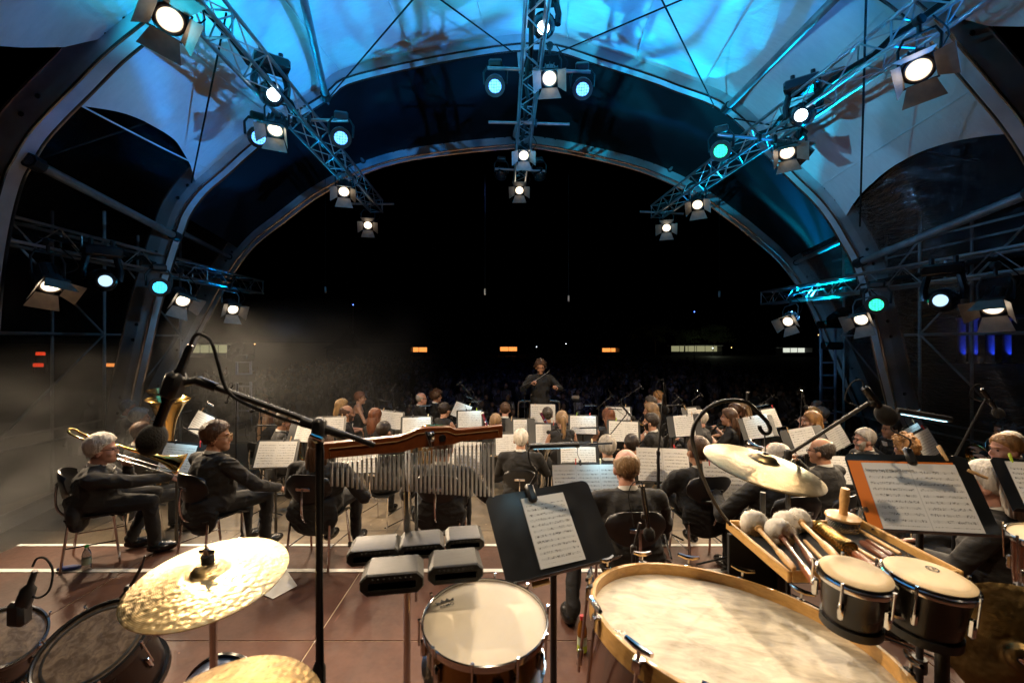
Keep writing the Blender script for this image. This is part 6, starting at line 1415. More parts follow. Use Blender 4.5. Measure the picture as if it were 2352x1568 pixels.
far_stand(1352, 1105, 3.95, 0, 'read by the balding man', 'sheet3', .62, .30, 34, zf=ZP, pegs=2, lamp=1)
far_stand(1523, 1068, 4.45, -3, 'between the balding man and the short haired man', 'sheet2', .50, .32, 26, zf=ZP)
far_stand(1674, 1112, 3.9, -10, 'lower left of the hanging cymbal', 'sheet2', .40, .34, 28, zf=ZP)
far_stand(1572, 978, 6.8, -24, 'left of the white haired clarinettist', 'sheet1', .28, .32, roll=10, lamp=-1); far_stand(1594, 957, 7.4, 30, 'behind the white haired clarinettist', 'sheet1', .24)
far_stand(1741, 982, 6.8, -18, 'right of the wavy haired clarinettist', 'sheet2', .34, .34, roll=12, pegs=2, lamp=1); far_stand(1771, 960, 7.2, 34, 'edge on at the clarinet row end', 'sheet2')
far_stand(1848, 1012, 5.7, -20, 'in front of the curly braided woman', 'sheet1', .28, .32, roll=14); far_stand(1922, 1003, 6.5, 24, 'seen edge on right of the flute row', 'sheet2', roll=10)
far_stand(2105, 1003, 5.9, 26, 'farther of two steep stands behind the orange folder', 'sheet2', roll=10, lamp=1); far_stand(2127, 1018, 5.5, 24, 'nearer of two steep stands behind the orange folder', 'sheet2', roll=10)
far_stand(1172, 1020, 6.6, 2, 'left of the grey haired euphonium player', 'sheet2'); far_stand(820, 1052, 4.9, 4, 'behind the left chimes', 'sheet2', .44, .32, 26)
far_stand(1067, 1054, 4.9, -2, 'behind the right chimes', 'sheet2', .36, .34, 26); far_stand(1248, 995, 7.2, 0, 'left of the ponytail woman', 'sheet1', .24)
far_stand(1938, 1080, 5.3, -8, 'right of the man with bald crown', 'sheet2', .40, .32, 26); far_stand(2425, 1120, 2.6, -20, 'at the right edge below the long white hair', 'sheet2', .36, .30, 40, zf=ZP)
far_stand(1195, 984, 7.3, 0, 'under the podium rail', 'sheet1', .22)
# ---- instruments
def inst(name, label, P, cat, group=None): return thing(name, label, cat, M=pmat(P), group=group)
def clarinet(P, k):
    o = inst('clarinet', f"black clarinet played by the {P['desc']}", P, 'clarinet', 'clarinets'); a = P['HM'] @ V(0, .105, -.066); b = V(a.x + .02, a.y + .34, a.z - .52); d = (b - a).normalized(); L_ = (b - a).length; M = frame(a, d)
    MB().lathe([(.004, 0), (.010, .05), (.0125, .09), (.0125, L_ * .84), (.017, L_ * .92), (.034, L_), (.030, L_), (.012, L_ - .05)], 12).build('tube', M_['ebony'], o, M)
    for t in (.16, .45, .80): MB().lathe([(.0130, L_ * t), (.0150, L_ * t + .004), (.0150, L_ * t + .012), (.0130, L_ * t + .016)], 12).build('ring', M_['silver'], o, M)
    for q in range(9):
        t = .24 + q * .06; MB().ell((.004 * (-1) ** q, -.0145, L_ * t), (.008, .0045, .011), 8, 5).build('key', M_['silver'], o, M)
    for s in (-1, 1): MB().tube([(s * .011, -.010, L_ * .22), (s * .012, -.012, L_ * .78)], .0024, 5).build('rod', M_['silver'], o, M)
for k, d in enumerate(('woman with blond bob and clarinet', 'white-haired clarinettist', 'clarinettist with long wavy brown hair', 'brown-haired woman behind her', 'fair-haired woman at the block end', 'woman with curly braided hair', 'red-haired woman from behind', 'woman with dark hair in a bun', 'auburn-haired woman')): clarinet(WHO[d], k)
def sax(P, k):
    o = inst('saxophone', f"gold saxophone held by the {P['desc']}", P, 'saxophone', 'saxophones'); a = P['HM'] @ V(0, .10, -.066)
    pts = bez([a, a + V(0, .07, .015), a + V(.01, .12, -.02), a + V(.06, .12, -.20), a + V(.12, .10, -.42), a + V(.15, .13, -.50), a + V(.16, .20, -.50), a + V(.16, .25, -.42), a + V(.16, .29, -.28), a + V(.16, .33, -.20)], 40); n = len(pts)
    rs = [.008 + .030 * (i / n) ** 1.3 + (.05 * max(0, (i / n - .86) / .14) ** 2) for i in range(n)]
    MB().tube(pts, rs, 14).build('body', M_['brass'], o)
    for q in range(10):
        p = pts[int(n * (.28 + q * .04))]; r = rs[int(n * (.28 + q * .04))]; MB().ell(p + V(.0, r + .004, .0), (.014, .006, .014), 9, 5).build('key', M_['brass'], o)
    MB().tube([a - V(0, .03, .004), a + V(0, .01, 0)], [.006, .010], 8).build('mouthpiece', M_['ebony'], o); MB().tube([p + V(.022, .01, 0) for p in pts[int(n * .3):int(n * .6)]], .003, 5).build('rod', M_['brass'], o)
for k, d in enumerate(('grey saxophonist', 'bearded sax player', 'woman with very long pale blond hair')): sax(WHO[d], k)
P = WHO['short-haired flutist']; o = inst('flute', 'silver flute held upright by the short haired woman', P, 'flute'); MB().tube([(.10, .30, .58), (.115, .28, 1.02)], .011, 10).build('tube', M_['silver'], o)
for q in range(6): MB().ell((.103 + q * .0012, .288 - q * .002, .66 + q * .04), (.008, .006, .009), 8, 5).build('key', M_['silver'], o)
P = WHO['blond flutist on the right']; o = inst('flute', 'silver flute played sideways by the pinned blond flutist', P, 'flute'); a = P['HM'] @ V(0, .11, -.07); MB().tube([a - V(.08, 0, -.02), a + V(.50, .06, -.10)], .011, 10).build('tube', M_['silver'], o)
for q in range(6): MB().ell(a + V(.16 + q * .045, .01 + q * .006, -.016 - q * .009), (.009, .008, .008), 8, 5).build('key', M_['silver'], o)
def bassoon(a, b, label):
    a, b = Vector(a), Vector(b); d = (b - a).normalized(); L_ = (b - a).length; o = thing('bassoon', label, 'bassoon', M=frame(a, d), group='bassoons')
    MB().lathe([(.022, 0), (.026, .02), (.026, L_ * .45), (.022, L_ * .5), (.021, L_ * .86), (.024, L_ * .9), (.023, L_ - .02), (.026, L_ - .004), (.020, L_), (.014, L_ - .03)], 14).build('joint', M_['bassoon'], o)
    MB().lathe([(.0245, L_ - .035), (.0275, L_ - .03), (.0275, L_ - .006), (.0245, L_ - .004)], 14).build('bell_ring', M_['white'], o)
    for t in (.3, .5, .62, .74): MB().lathe([(.0225, L_ * t), (.0265, L_ * t + .004), (.0265, L_ * t + .014), (.0225, L_ * t + .018)], 12).build('ring', M_['silver'], o)
    MB().tube([(.024, -.012, L_ * .35), (.024, -.012, L_ * .8)], .003, 5).build('rod', M_['silver'], o)
    for q in range(5): MB().ell((.026, -.016, L_ * (.38 + q * .09)), (.010, .006, .012), 8, 5).build('key', M_['silver'], o)
bassoon(W(1142, 1040, 6.9), W(1107, 947, 7.3), 'dark red bassoon left of the sandy haired man'); bassoon(W(1285, 1030, 7.6), W(1240, 945, 8.0), 'dark red bassoon held by the grey bun woman')
def bell(o, a, d, L_, r0, r1, m='brass', nm='bell', n=28, flare=3.2):
    M = frame(a, d); pr = []
    for i in range(15): t = i / 14; pr.append((r0 + (r1 - r0) * (.22 * t + .78 * t ** (flare * 2)), L_ * t))
    pr += [(r1 + .004, L_ + .001), (r1, L_ + .004)] + [(max(.004, (r0 + (r1 - r0) * (.22 * (i / 14) + .78 * (i / 14) ** (flare * 2))) - .003), L_ * i / 14 + .002) for i in range(13, -1, -3)]
    return MB().lathe(pr, n).build(nm, M_[m], o, M)
def tuba(P, label, br=.21, hgt=.80, off=(.10, .34, .44), m='brass', s=1.0):
    o = inst('tuba', label, P, 'tuba', 'tubas and euphoniums'); a = Vector(off); bell(o, a + V(0, 0, .10), V(.10, .0, 1), hgt * .86, .060 * s, br, m)
    MB().tube(bez([a + V(0, 0, .12), a + V(0, 0, .02), a + V(-.06, 0, -.06), a + V(-.16, 0, -.06), a + V(-.22, 0, .04), a + V(-.22, 0, .36), a + V(-.18, 0, .46), a + V(-.12, 0, .36), a + V(-.12, .0, .10)], 48), [.058 * s - .0008 * s * i for i in range(49)], 12).build('bow', M_[m], o)
    for q in range(3):
        x = -.055 - q * .036; MB().lathe([(0, 0), (.015, 0), (.015, .14), (.006, .145), (.006, .17), (.013, .172), (.013, .178), (0, .178)], 12, M=Matrix.Translation(a + V(x, .09, .17))).build('valve', M_['silver'], o)
        MB().tube(bez([a + V(x, .10, .26), a + V(x - .01, .17, .22), a + V(x - .01, .17, .06), a + V(x, .10, .10)], 14), .008, 8).build('valve_slide', M_[m], o)
    hd = P['HM'] @ V(0, .12, -.066); MB().tube(bez([hd, hd + V(.02, .06, -.03), a + V(-.10, .06, hd.z - a.z - .14), a + V(-.12, .02, .30)], 14), .008, 8).build('leadpipe', M_[m], o)
    MB().lathe([(.006, 0), (.010, .03), (.016, .045), (.012, .045)], 10, M=frame(hd + V(0, .03, 0), V(0, -1, 0))).build('mouthpiece', M_['silver'], o)
tuba(WHO['tuba player behind the foam mic'], 'gold tuba behind the foam microphone, nearest of the left tubas', .24, 1.15, (-.16, .32, .62))
tuba(WHO['grey-blond tuba player'], 'gold tuba of the grey blond man, farther of two bells', .23, 1.15, (-.08, .32, .62))
tuba(WHO['grey-haired euphonium player'], 'silver euphonium right of the grey haired man', .14, .52, (.26, .26, .50), 'silver', .75)
tuba(WHO['man hidden by the chime bar'], 'gold euphonium glimpsed through the chimes', .14, .50, (-.18, .34, .62), 'brass', .75)
def horn(P, label):
    o = inst('french_horn', label, P, 'horn', 'french horns'); hd = P['HM'] @ V(0, .12, -.066); c = V(.06, .30, hd.z - .26); M = frame(c, V(.25, -1, .1))
    for q, (r, off) in enumerate(((.135, 0), (.115, .016), (.10, -.014), (.075, .004))): MB().tube([M @ V(math.cos(t) * r, math.sin(t) * r, off) for t in np.linspace(0, 2 * math.pi, 29)[:-1]], .0085, 8, closed=True).build('coil', M_['brass'], o)
    bell(o, M @ V(.10, -.10, -.01), V(.62, -.55, -.55), .26, .02, .15, 'brass')
    MB().tube(bez([hd, hd + V(-.01, .08, -.04), c + V(-.12, .0, .12), M @ V(-.13, .02, 0)], 14), .006, 8).build('leadpipe', M_['silver'], o)
    for q in range(3): MB().lathe([(0, 0), (.016, 0), (.016, .025), (0, .025)], 12, M=M @ Matrix.Translation((-.05 + q * .04, .02, .02))).build('valve', M_['silver'], o)
for d in ('dark-haired horn player', 'young horn player in glasses', 'ginger man with horn at the right edge', 'dark wavy-haired man far right'): horn(WHO[d], f'gold french horn of the {d}')
# trombone of the white-haired man
P = WHO['white-haired trombonist']; o = inst('trombone', 'gold trombone played by the white haired man on the left', P, 'trombone'); a = P['HM'] @ V(0, .115, -.066); d = V(.08, .86, -.42).normalized(); sd = V(.9, -.08, .1)
bell(o, a + V(-.10, .02, .05), d, .50, .012, .115, 'brass', flare=2.4)
MB().tube(bez([a + V(-.10, .03, .05), a + V(-.10, .03, .05) - d * .30, a + V(-.10, .03, .05) - d * .40 + V(.02, 0, .03), a + V(-.05, .01, .08) - d * .42, a + V(-.02, .0, .05) - d * .36, a + V(-.02, 0, .03) - d * .05], 30), .009, 10).build('tuning_slide', M_['brass'], o)
for x in (0, .075): MB().tube([a + V(x - .01, 0, -x * .3), a + V(x - .01, 0, -x * .3) + d * .86], .007, 8).build('slide_tube', M_['silver'], o)
MB().tube(bez([a + V(-.01, 0, 0) + d * .86, a + V(.02, .0, -.02) + d * .90, a + V(.065, 0, -.0225) + d * .86], 10), .008, 8).build('slide_bow', M_['silver'], o)
for t in (.10, .34): MB().tube([a + V(-.01, 0, 0) + d * t, a + V(.065, 0, -.0225) + d * t], .006, 8).build('brace', M_['silver'], o)
MB().tube([a + V(-.01, 0, 0) + d * .10, a + V(-.10, .02, .05) + d * .12], .005, 6).build('brace', M_['silver'], o)
MB().lathe([(.012, 0), (.008, .02), (.006, .05)], 12, M=frame(a - d * .02, d)).build('mouthpiece', M_['silver'], o)
def trumpet(label, M):
    o = thing('trumpet', label, 'trumpet', M=M, group='trumpets'); bell(o, V(0, .05, 0), V(0, 1, 0), .28, .008, .06, 'silver', flare=2.6)
    MB().tube(bez([(0, .06, 0), (0, -.16, 0), (.0, -.20, -.03), (0, -.16, -.06), (0, .10, -.06), (0, .13, -.03), (0.006, .10, -.004), (.01, -.05, 0), (.01, -.24, .0)], 46), .006, 8).build('tubing', M_['silver'], o)
    for q in range(3): MB().lathe([(0, -.09), (.012, -.09), (.012, .05), (.004, .052), (.004, .07), (.010, .072), (0, .075)], 12, M=Matrix.Translation((.0, -.02 + q * .028, -.02))).build('valve', M_['silver'], o)
    MB().lathe([(.012, 0), (.007, .025), (.006, .05)], 10, M=frame(V(.01, -.27, 0), V(0, 1, 0))).build('mouthpiece', M_['silver'], o)
P = WHO['man with bald crown and glasses']; trumpet('silver trumpet before the man with bald crown', pmat(P) @ Matrix.Translation(P['HM'] @ V(-.01, .38, -.07)))
P = WHO['pale-blond trumpeter']; trumpet('silver trumpet held by the grey blond man', pmat(P) @ Matrix.Translation((.0, .46, .80)) @ Matrix.Rotation(R(-25), 4, 'X'))
p = W(1693, 1285, 3.9); trumpet('silver trumpet upright on a floor peg under the cymbal', Matrix.Translation((p.x, p.y, ZP + .40)) @ Matrix.Rotation(R(-88), 4, 'X'))
o = thing('trumpet_peg', 'black floor peg stand holding the trumpet under the cymbal', 'stand', (p.x, p.y, ZP)); MB().lathe([(.035, .05), (.010, .14), (.006, .24), (0, .25)], 12).build('cone', M_['blackp'], o)
for k in range(5): a = R(72 * k); MB().tube([(0, 0, .06), (math.cos(a) * .13, math.sin(a) * .13, .008)], .006, 6).build('leg', M_['blackp'], o)
# conductor: baton, podium, rail
P = WHO['conductor']; s, w, d = P['hands'][1]; o = inst('baton', 'thin white baton in the right hand of the conductor', P, 'baton'); q = w + d * .08
MB().tube([q, q + V(-.32, .02, .22)], [.004, .002], 6).build('shaft', M_['white'], o); MB().ell(q, (.012, .012, .014), 8, 6).build('handle', M_['peg'], o)
cx = WHO['conductor']['root'].location
o = thing('podium', 'low black podium under the conductor', 'podium', (cx.x, cx.y, 0)); MB().box((0, 0, .135), (1.3, 1.1, .27), b=.01).build('box', M_['blackm'], o); MB().box((0, 0, .285), (1.32, 1.12, .026), b=.006).build('deck', M_['stagefl'], o)
o = thing('podium_rail', 'chrome guard rail around the conductor podium', 'rail', (cx.x, cx.y, .298)); MB().tube(bez([(-.44, .45, 0), (-.44, .45, .78), (-.40, .45, .86), (-.30, .45, .88), (.30, .45, .88), (.40, .45, .86), (.44, .45, .78), (.44, .45, 0)], 42), .022, 10).build('hoop', M_['chrome'], o); MB().tube([(-.44, .45, .42), (.44, .45, .42)], .016, 8).build('mid_bar', M_['chrome'], o)
for x in (-.2, .2): MB().tube([(x, .45, 0), (x, .45, .87)], .016, 8).build('post', M_['chrome'], o)
# small monitors on stands beside the podium
for u, v, lab in ((1311, 968, None), (1427, 915, None)): pass
def mini(u, v, Y, lab):
    p = W(u, v, Y); o = thing('work_light', lab, 'light', (p.x, p.y, 0)); MB().box((0, 0, p.z), (.20, .10, .13), b=.02, M=None).build('case', M_['blackp'], o); MB().box((0, -.052, p.z + .03), (.17, .004, .07)).build('panel', M_['door'], o)
    MB().tube([(0, 0, p.z - .05), (0, 0, .05)], .012, 8).build('pole', M_['blackm'], o); MB().lathe([(0, .05), (.15, .02), (.16, 0), (0, 0)], 16).build('base', M_['blackm'], o)
mini(1228, 910, 10.2, 'small pale panel on a pole left of the conductor'); mini(1321, 914, 10.2, 'small pale panel on a pole right of the conductor')
# ---------------------------------------------------------------- microphones
def mic_body(o, a, d, L_=.16, r=.012, foam=.03, fl=.075, m='blackg', Mi=None):
    M = (Mi or Matrix()) @ frame(a, d); MB().lathe([(0, 0), (r * .8, 0), (r, .015), (r * 1.05, L_ * .7), (r * .8, L_)], 14).build('mic_body', M_[m], o, M)
    MB().ell((0, 0, L_ + fl * .42), (foam, foam, fl * .55), 18, 12).build('foam', M_['foam'], o, M)
# big boom stand in front left
px = W(733, 978, 1.30); o = thing('mic_stand', 'tall black boom microphone stand in front with a foam mic', 'mic stand', (px.x, px.y, ZP)); Mi = Matrix.Translation((-px.x, -px.y, -ZP))
MB().tube([(0, 0, 1.02), (0, 0, px.z - ZP)], .0095, 12).build('upper_tube', M_['blackm'], o); MB().tube([(0, 0, .12), (0, 0, 1.04)], .0135, 12).build('lower_tube', M_['blackm'], o)
MB().lathe([(.014, 0), (.018, .01), (.018, .07), (.012, .085)], 14, M=Matrix.Translation((0, 0, 1.0))).build('clutch', M_['blackp'], o)
for k in range(3): a = R(30 + 120 * k); MB().tube([(0, 0, .18), (math.cos(a) * .34, math.sin(a) * .34, .012)], .010, 8).build('leg', M_['blackm'], o)
b1, b2 = W(452, 873, 1.22), W(860, 1022, 1.36); MB().tube([Mi @ b1, Mi @ b2], .0085, 12).build('boom', M_['blackm'], o); MB().tube([Mi @ b1, Mi @ b1.lerp(b2, .10)], .0125, 12).build('boom_sleeve', M_['blackp'], o); MB().tube([Mi @ W(690, 965, 1.29), Mi @ W(790, 1000, 1.325)], .013, 12).build('boom_clamp', M_['blackp'], o)
MB().box((0, 0, px.z - ZP - .012), (.036, .04, .07), b=.01).build('swivel', M_['blackp'], o); MB().tube([(-.01, -.03, px.z - ZP - .02), (.03, -.045, px.z - ZP - .03)], .006, 8).build('tightener', M_['chrome'], o)
tp, bt = W(437, 792, 1.20), W(352, 1003, 1.20); dd = (bt - tp).normalized()
o2 = thing('microphone', 'black microphone with big round foam hanging at upper left', 'microphone', tp)
L_ = (bt - tp).length; M = Matrix.Translation((0, 0, 0)) @ frame((0, 0, 0), dd)
MB().lathe([(0, 0), (.007, 0), (.009, .012), (.010, .07), (.018, .085), (.019, .15), (.0125, .165), (.012, L_ - .01)], 18).build('mic_body', M_['blackg'], o2, M)
fo = MB().ell((0, 0, L_ + .008), (.034, .034, .044), 26, 18); fo.build('foam', M_['foam'], o2, M)
MB().box((0, 0, .115), (.046, .050, .075), b=.012, M=M).build('clip', M_['blackp'], o2); MB().tube([M @ V(0, 0, .115), b1 - tp], .010, 10).build('clip_arm', M_['blackp'], o2)
cable('black cable looping from the upper left microphone along its boom', bez([tp, W(447, 772, 1.2), W(462, 768, 1.2), W(485, 785, 1.2), W(500, 830, 1.21), W(520, 893, 1.225), W(560, 925, 1.24), W(640, 958, 1.27), W(690, 975, 1.285), W(735, 1000, 1.30), W(741, 1100, 1.30), W(738, 1300, 1.30), W(742, 1620, 1.29)], 90), .0045, 'cable', 'mic_cable')
def boom_mic(label, base, joint, tip, mic0, mic1, r=.010, foam=.022, foot=None, group='boom microphones', fl=.06):
    base, joint, tip = Vector(base), Vector(joint), Vector(tip); foot = base.z; o = thing('boom_mic', label, 'microphone', base, group=group)
    MB().tube([V(0, 0, .1), joint - base], r, 8).build('pole', M_['blackm'], o); MB().tube([joint - base - (tip - joint) * .18, tip - base], r * .7, 8).build('boom', M_['blackm'], o); MB().box(joint - base, (.03, .03, .05), b=.008).build('swivel', M_['blackp'], o)
    for k in range(3): a = R(50 + 120 * k); MB().tube([(0, 0, .16), (math.cos(a) * .28, math.sin(a) * .28, .01)], r * .8, 6).build('leg', M_['blackm'], o)
    m0, m1 = Vector(mic0) - base, Vector(mic1) - base; d = (m1 - m0).normalized(); L_ = (m1 - m0).length
    mic_body(o, m0, d, L_ - fl * .6, max(.009, foam * .42), foam, fl); MB().box((tip - base).lerp((m0 + m1) / 2, .6), (.026, .026, .03), b=.006).build('clip', M_['blackp'], o)
    MB().tube(bez([m0, m0 + V(-.01, 0, .03), m0 + V(-.05, 0, .02), m0 + V(-.07, .01, -.05), tip - base + V(-.03, 0, -.02)], 14), .003, 5).build('cable', M_['cable'], o)
def bm(label, ub, Yb, ju, jv, tu, tv, m0, m1, foam=.022, fl=.06, dY=0.0, zf=None, r=.010):
    zf = (ZP if Yb < EDGE else 0.0) if zf is None else zf; j = W(ju, jv, Yb); t = W(tu, tv, Yb + dY); boom_mic(label, (j.x, Yb, zf), j, t, W(*m0, Yb + dY), W(*m1, Yb + dY), r, foam, fl=fl)
bm('boom microphone with brass coloured body and large foam above the orange folder', 0, 2.05, 1810, 1044, 1995, 925, (1985, 890), (2040, 960), .036, .085, -.2, ZP, .011)
bm('boom microphone pointing down at the far right', 0, 3.0, 2190, 1055, 2265, 915, (2255, 893), (2296, 952), .030, .07, -.1, ZP)
bm('upright pole with a long microphone between the two right blocks', 0, 3.9, 1512, 1040, 1524, 905, (1526, 880), (1529, 945), .028, .07, 0, ZP, .014)
bm('dark handheld microphone drooping behind the bass drum rim', 0, 2.35, 1455, 1262, 1470, 1200, (1476, 1118), (1492, 1232), .030, .07, 0, ZP, .012)
bm('slanting boom microphone crossing in front of the auburn woman', 0, 6.0, 1400, 1000, 1440, 950, (1425, 928), (1455, 962), .030, .06)
bm('small boom microphone left of the bald man in glasses', 0, 9.0, 872, 930, 849, 876, (856, 868), (845, 880), .020, .05); bm('thin microphone raised over the red haired woman', 0, 8.8, 905, 930, 903, 890, (911, 882), (898, 898), .024, .06)
bm('upright pole microphone left of the bald man collar', 0, 7.6, 945, 990, 945, 912, (946, 906), (942, 935), .030, .07); bm('boom microphone over the music stand of the curly haired man', 0, 9.4, 1100, 930, 1056, 878, (1064, 873), (1050, 884), .020, .05)
bm('second boom microphone over the curly haired man stand', 0, 9.2, 1105, 935, 1082, 892, (1086, 888), (1076, 902), .024, .05); bm('thin microphone just left of the conductor', 0, 9.0, 1205, 945, 1205, 910, (1207, 887), (1205, 905), .022, .05)
bm('boom microphone between conductor and auburn woman', 0, 9.2, 1375, 935, 1405, 908, (1398, 896), (1408, 911), .020, .05); bm('boom microphone above the auburn woman stand', 0, 9.0, 1428, 917, 1470, 889, (1465, 878), (1476, 893), .020, .05)
bm('boom microphone over the blond saxophone side, behind white stands', 0, 8.6, 1545, 925, 1560, 912, (1553, 906), (1566, 920), .020, .05); bm('boom microphone above the white haired clarinettist', 0, 8.4, 1590, 920, 1608, 905, (1600, 896), (1614, 910), .020, .05)
bm('upper thin microphone at the clarinet row end', 0, 8.6, 1745, 930, 1780, 906, (1768, 902), (1783, 914), .018, .05); bm('tall dark pole microphone before the flute row', 0, 6.6, 1838, 990, 1842, 900, (1842, 896), (1852, 938), .030, .07)
bm('pole microphone with red band far left', 0, 6.8, 542, 960, 545, 880, (535, 884), (520, 924), .026, .06); bm('short microphone lying across before the long blond woman', 0, 6.2, 600, 960, 598, 943, (618, 942), (576, 944), .024, .06)
bm('small drum microphone before the grey haired euphonium player', 0, 6.0, 1290, 1000, 1278, 985, (1285, 980), (1258, 993), .026, .05); bm('small microphone before the dark haired man, above the chime bar', 0, 5.9, 930, 1010, 915, 1005, (925, 997), (902, 1009), .026, .05)
# drum microphone clipped on the small tom
p = W(62, 1395, 1.85); o = thing('clip_microphone', 'black clip microphone with a looped cable on the small tom', 'microphone', p); k_ = 1.0
MB().box((-.03, 0, -.02), (.07, .06, .10), b=.015).build('clip', M_['blackp'], o); MB().lathe([(0, 0), (.024, 0), (.028, .03), (.026, .08), (.012, .10), (.010, .16), (0, .16)], 14, M=frame((-.02, 0, .0), V(.35, 0, 1))).build('mic_body', M_['blackp'], o)
MB().tube(bez([W(75, 1300, 1.85) - p, W(85, 1282, 1.85) - p, W(105, 1282, 1.85) - p, W(121, 1310, 1.85) - p, W(113, 1355, 1.85) - p, W(88, 1372, 1.85) - p, W(70, 1365, 1.85) - p], 28), .0042, 6).build('cable', M_['cable'], o)
p = W(310, 1350, 1.75); o = thing('clip_microphone', 'thin black microphone rising behind the gold cymbal', 'microphone', p); MB().tube(bez([W(333, 1275, 1.75) - p, W(325, 1300, 1.75) - p, W(300, 1345, 1.75) - p, W(280, 1372, 1.75) - p], 14), [.003] * 4 + [.006] * 5 + [.010] * 4, 8).build('mic_body', M_['blackp'], o); MB().box(W(296, 1352, 1.75) - p, (.03, .03, .03), b=.008).build('clip', M_['blackp'], o)
# ---------------------------------------------------------------- small things on the floor
def on_floor(u, v): Y = (EYE - ZP) * F / (v - CY); return V(W(u, v, Y).x, Y, ZP)
p = on_floor(199, 1310); o = thing('water_bottle', 'clear water bottle with green cap on the floor by the trombonist', 'bottle', p)
MB().lathe([(0, 0), (.030, .0), (.033, .008), (.033, .12), (.031, .15), (.024, .175), (.013, .195), (.013, .212)], 18).build('bottle', M_['glassb'], o); MB().lathe([(.0335, .06), (.0335, .115)], 18).build('label', M_['label'], o); MB().lathe([(.015, .206), (.015, .226), (0, .227)], 14).build('cap', M_['green'], o)
p = on_floor(160, 1309); o = thing('spectacle_case', 'dark blue soft case lying on the white tape', 'case', p, R(18)); MB().ell((0, 0, .022), (.095, .036, .022), 18, 10).build('shell', M_['blue'], o); MB().tube([(math.cos(a) * .0955, math.sin(a) * .0365, .022) for a in np.linspace(0, 2 * math.pi, 25)[:-1]], .0018, 5, closed=True).build('zip', M_['blackm'], o)
p = on_floor(1337, 1497); o = thing('tea_bottle', 'amber drink bottle with red cap beside the bass drum', 'bottle', p)
MB().lathe([(0, 0), (.028, 0), (.032, .01), (.032, .06), (.029, .08), (.032, .10), (.032, .145), (.024, .18), (.013, .205), (.013, .22)], 18).build('bottle', M_['tea'], o); MB().lathe([(.0326, .015), (.0326, .055)], 18).build('label', M_['lime'], o); MB().lathe([(.0326, .056), (.0322, .062), (.031, .085), (.0326, .11)], 18).build('label', M_['label'], o); MB().lathe([(.015, .214), (.015, .238), (0, .239)], 14).build('cap', M_['red'], o)
for (u, v, rz, lab) in ((640, 1338, 40, 'white paper sheet on the floor right of the gold cymbal'), (628, 1350, 62, 'lower white paper sheet on the floor by the gold cymbal')):
    p = on_floor(u, v); o = MB().box((0, 0, 0), (.21, .297, .0012)).build('paper_sheet', M_['white'], None, Matrix.Translation((p.x, p.y, ZP + .004 + .002 * (rz > 50))) @ Matrix.Rotation(R(rz), 4, 'Z')); tag(o, lab, 'paper')
p = on_floor(2190, 1560); cable('black cable lying on the floor right of the bongo pole', [p + V(-.4, .9, .006), p + V(-.2, .5, .006), p + V(.05, .2, .006), p + V(.2, -.2, .006)], .005, 'cable', 'floor_cable')
p = W(1985, 1195, 2.05); o = thing('drinking_glass', 'small clear glass bottle standing behind the cabasa', 'bottle', (p.x, p.y, 1.609)); MB().lathe([(0, 0), (.022, 0), (.024, .01), (.024, .07), (.020, .085), (.010, .10), (0, .10)], 14).build('bottle', M_['glassb'], o)
# ================================================================ BEYOND THE STAGE
GZ = -1.4
def crowd_mat():
    m, nt, N, L, P = _nt('crowd_clothes'); geo = N.new('ShaderNodeNewGeometry'); wn_ = N.new('ShaderNodeTexNoise'); wn_.inputs['Scale'].default_value = 1.3; L.new(geo.outputs['Position'], wn_.inputs['Vector'])
    cr = N.new('ShaderNodeValToRGB'); cr.color_ramp.interpolation = 'CONSTANT'; e = cr.color_ramp.elements; e[0].color = (.008, .008, .010, 1); e[1].position = .45; e[1].color = (.03, .03, .04, 1)
    for p, c in ((.52, (.10, .10, .12, 1)), (.58, (.015, .015, .02, 1)), (.64, (.22, .22, .25, 1))): q = e.new(p); q.color = c
    L.new(wn_.outputs[0], cr.inputs[0]); L.new(cr.outputs[0], P.inputs['Base Color']); P.inputs['Roughness'].default_value = .8; return m
cw = MB(); rnd = random.Random(4)
pa = MB(); pa.ell((0, 0, 1.52), (.085, .10, .125), 8, 6, 1); pa.lathe([(0, 1.38), (.09, 1.37), (.20, 1.28), (.22, 1.1), (.19, .75), (.2, .3), (0, .3)], 8, 0); pa.tube([(-.2, .02, 1.28), (-.24, .1, 1.0), (-.12, .25, .85)], .05, 5); pa.tube([(.2, .02, 1.28), (.24, .1, 1.0), (.12, .25, .85)], .05, 5)
y = 15.5
while y < 75:
    n = int(min(46, 18 + y * .55)); half = min(24, 6 + y * .55)
    for k in range(n):
        if rnd.random() < .12: continue
        x = -half + 2 * half * (k + rnd.uniform(-.35, .35)) / n; yy = y + rnd.uniform(-.3, .3); s = rnd.uniform(.9, 1.08); a = R(180 + rnd.uniform(-25, 25)); c_, s_ = math.cos(a), math.sin(a); dz = rnd.choice((0, 0, -.42, -.45, -.4))
        k0 = len(cw.v); cw.v += [(x + (p[0] * c_ - p[1] * s_) * s, yy + (p[0] * s_ + p[1] * c_) * s, GZ + dz + p[2] * s) for p in pa.v]; cw.f += [tuple(i + k0 for i in f) for f in pa.f]; cw.m += pa.m
    y += 1.05 + y * .012
tag(cw.build('audience', [crowd_mat(), mat('crowd_skin', (.10, .06, .045), .7)]), 'dark seated audience filling the field beyond the stage', 'crowd', kind='stuff')
M_['glow_or'] = emis('orange_lit_interior', (1.0, .33, .07), 1.3); M_['glow_w'] = emis('pale_lit_interior', (.8, .85, .72), .9); M_['glow_g'] = emis('yellow_green_lit_wall', (.62, .60, .32), .42); M_['glow_r'] = emis('red_lamp_glow', (1.0, .07, .02), .8)
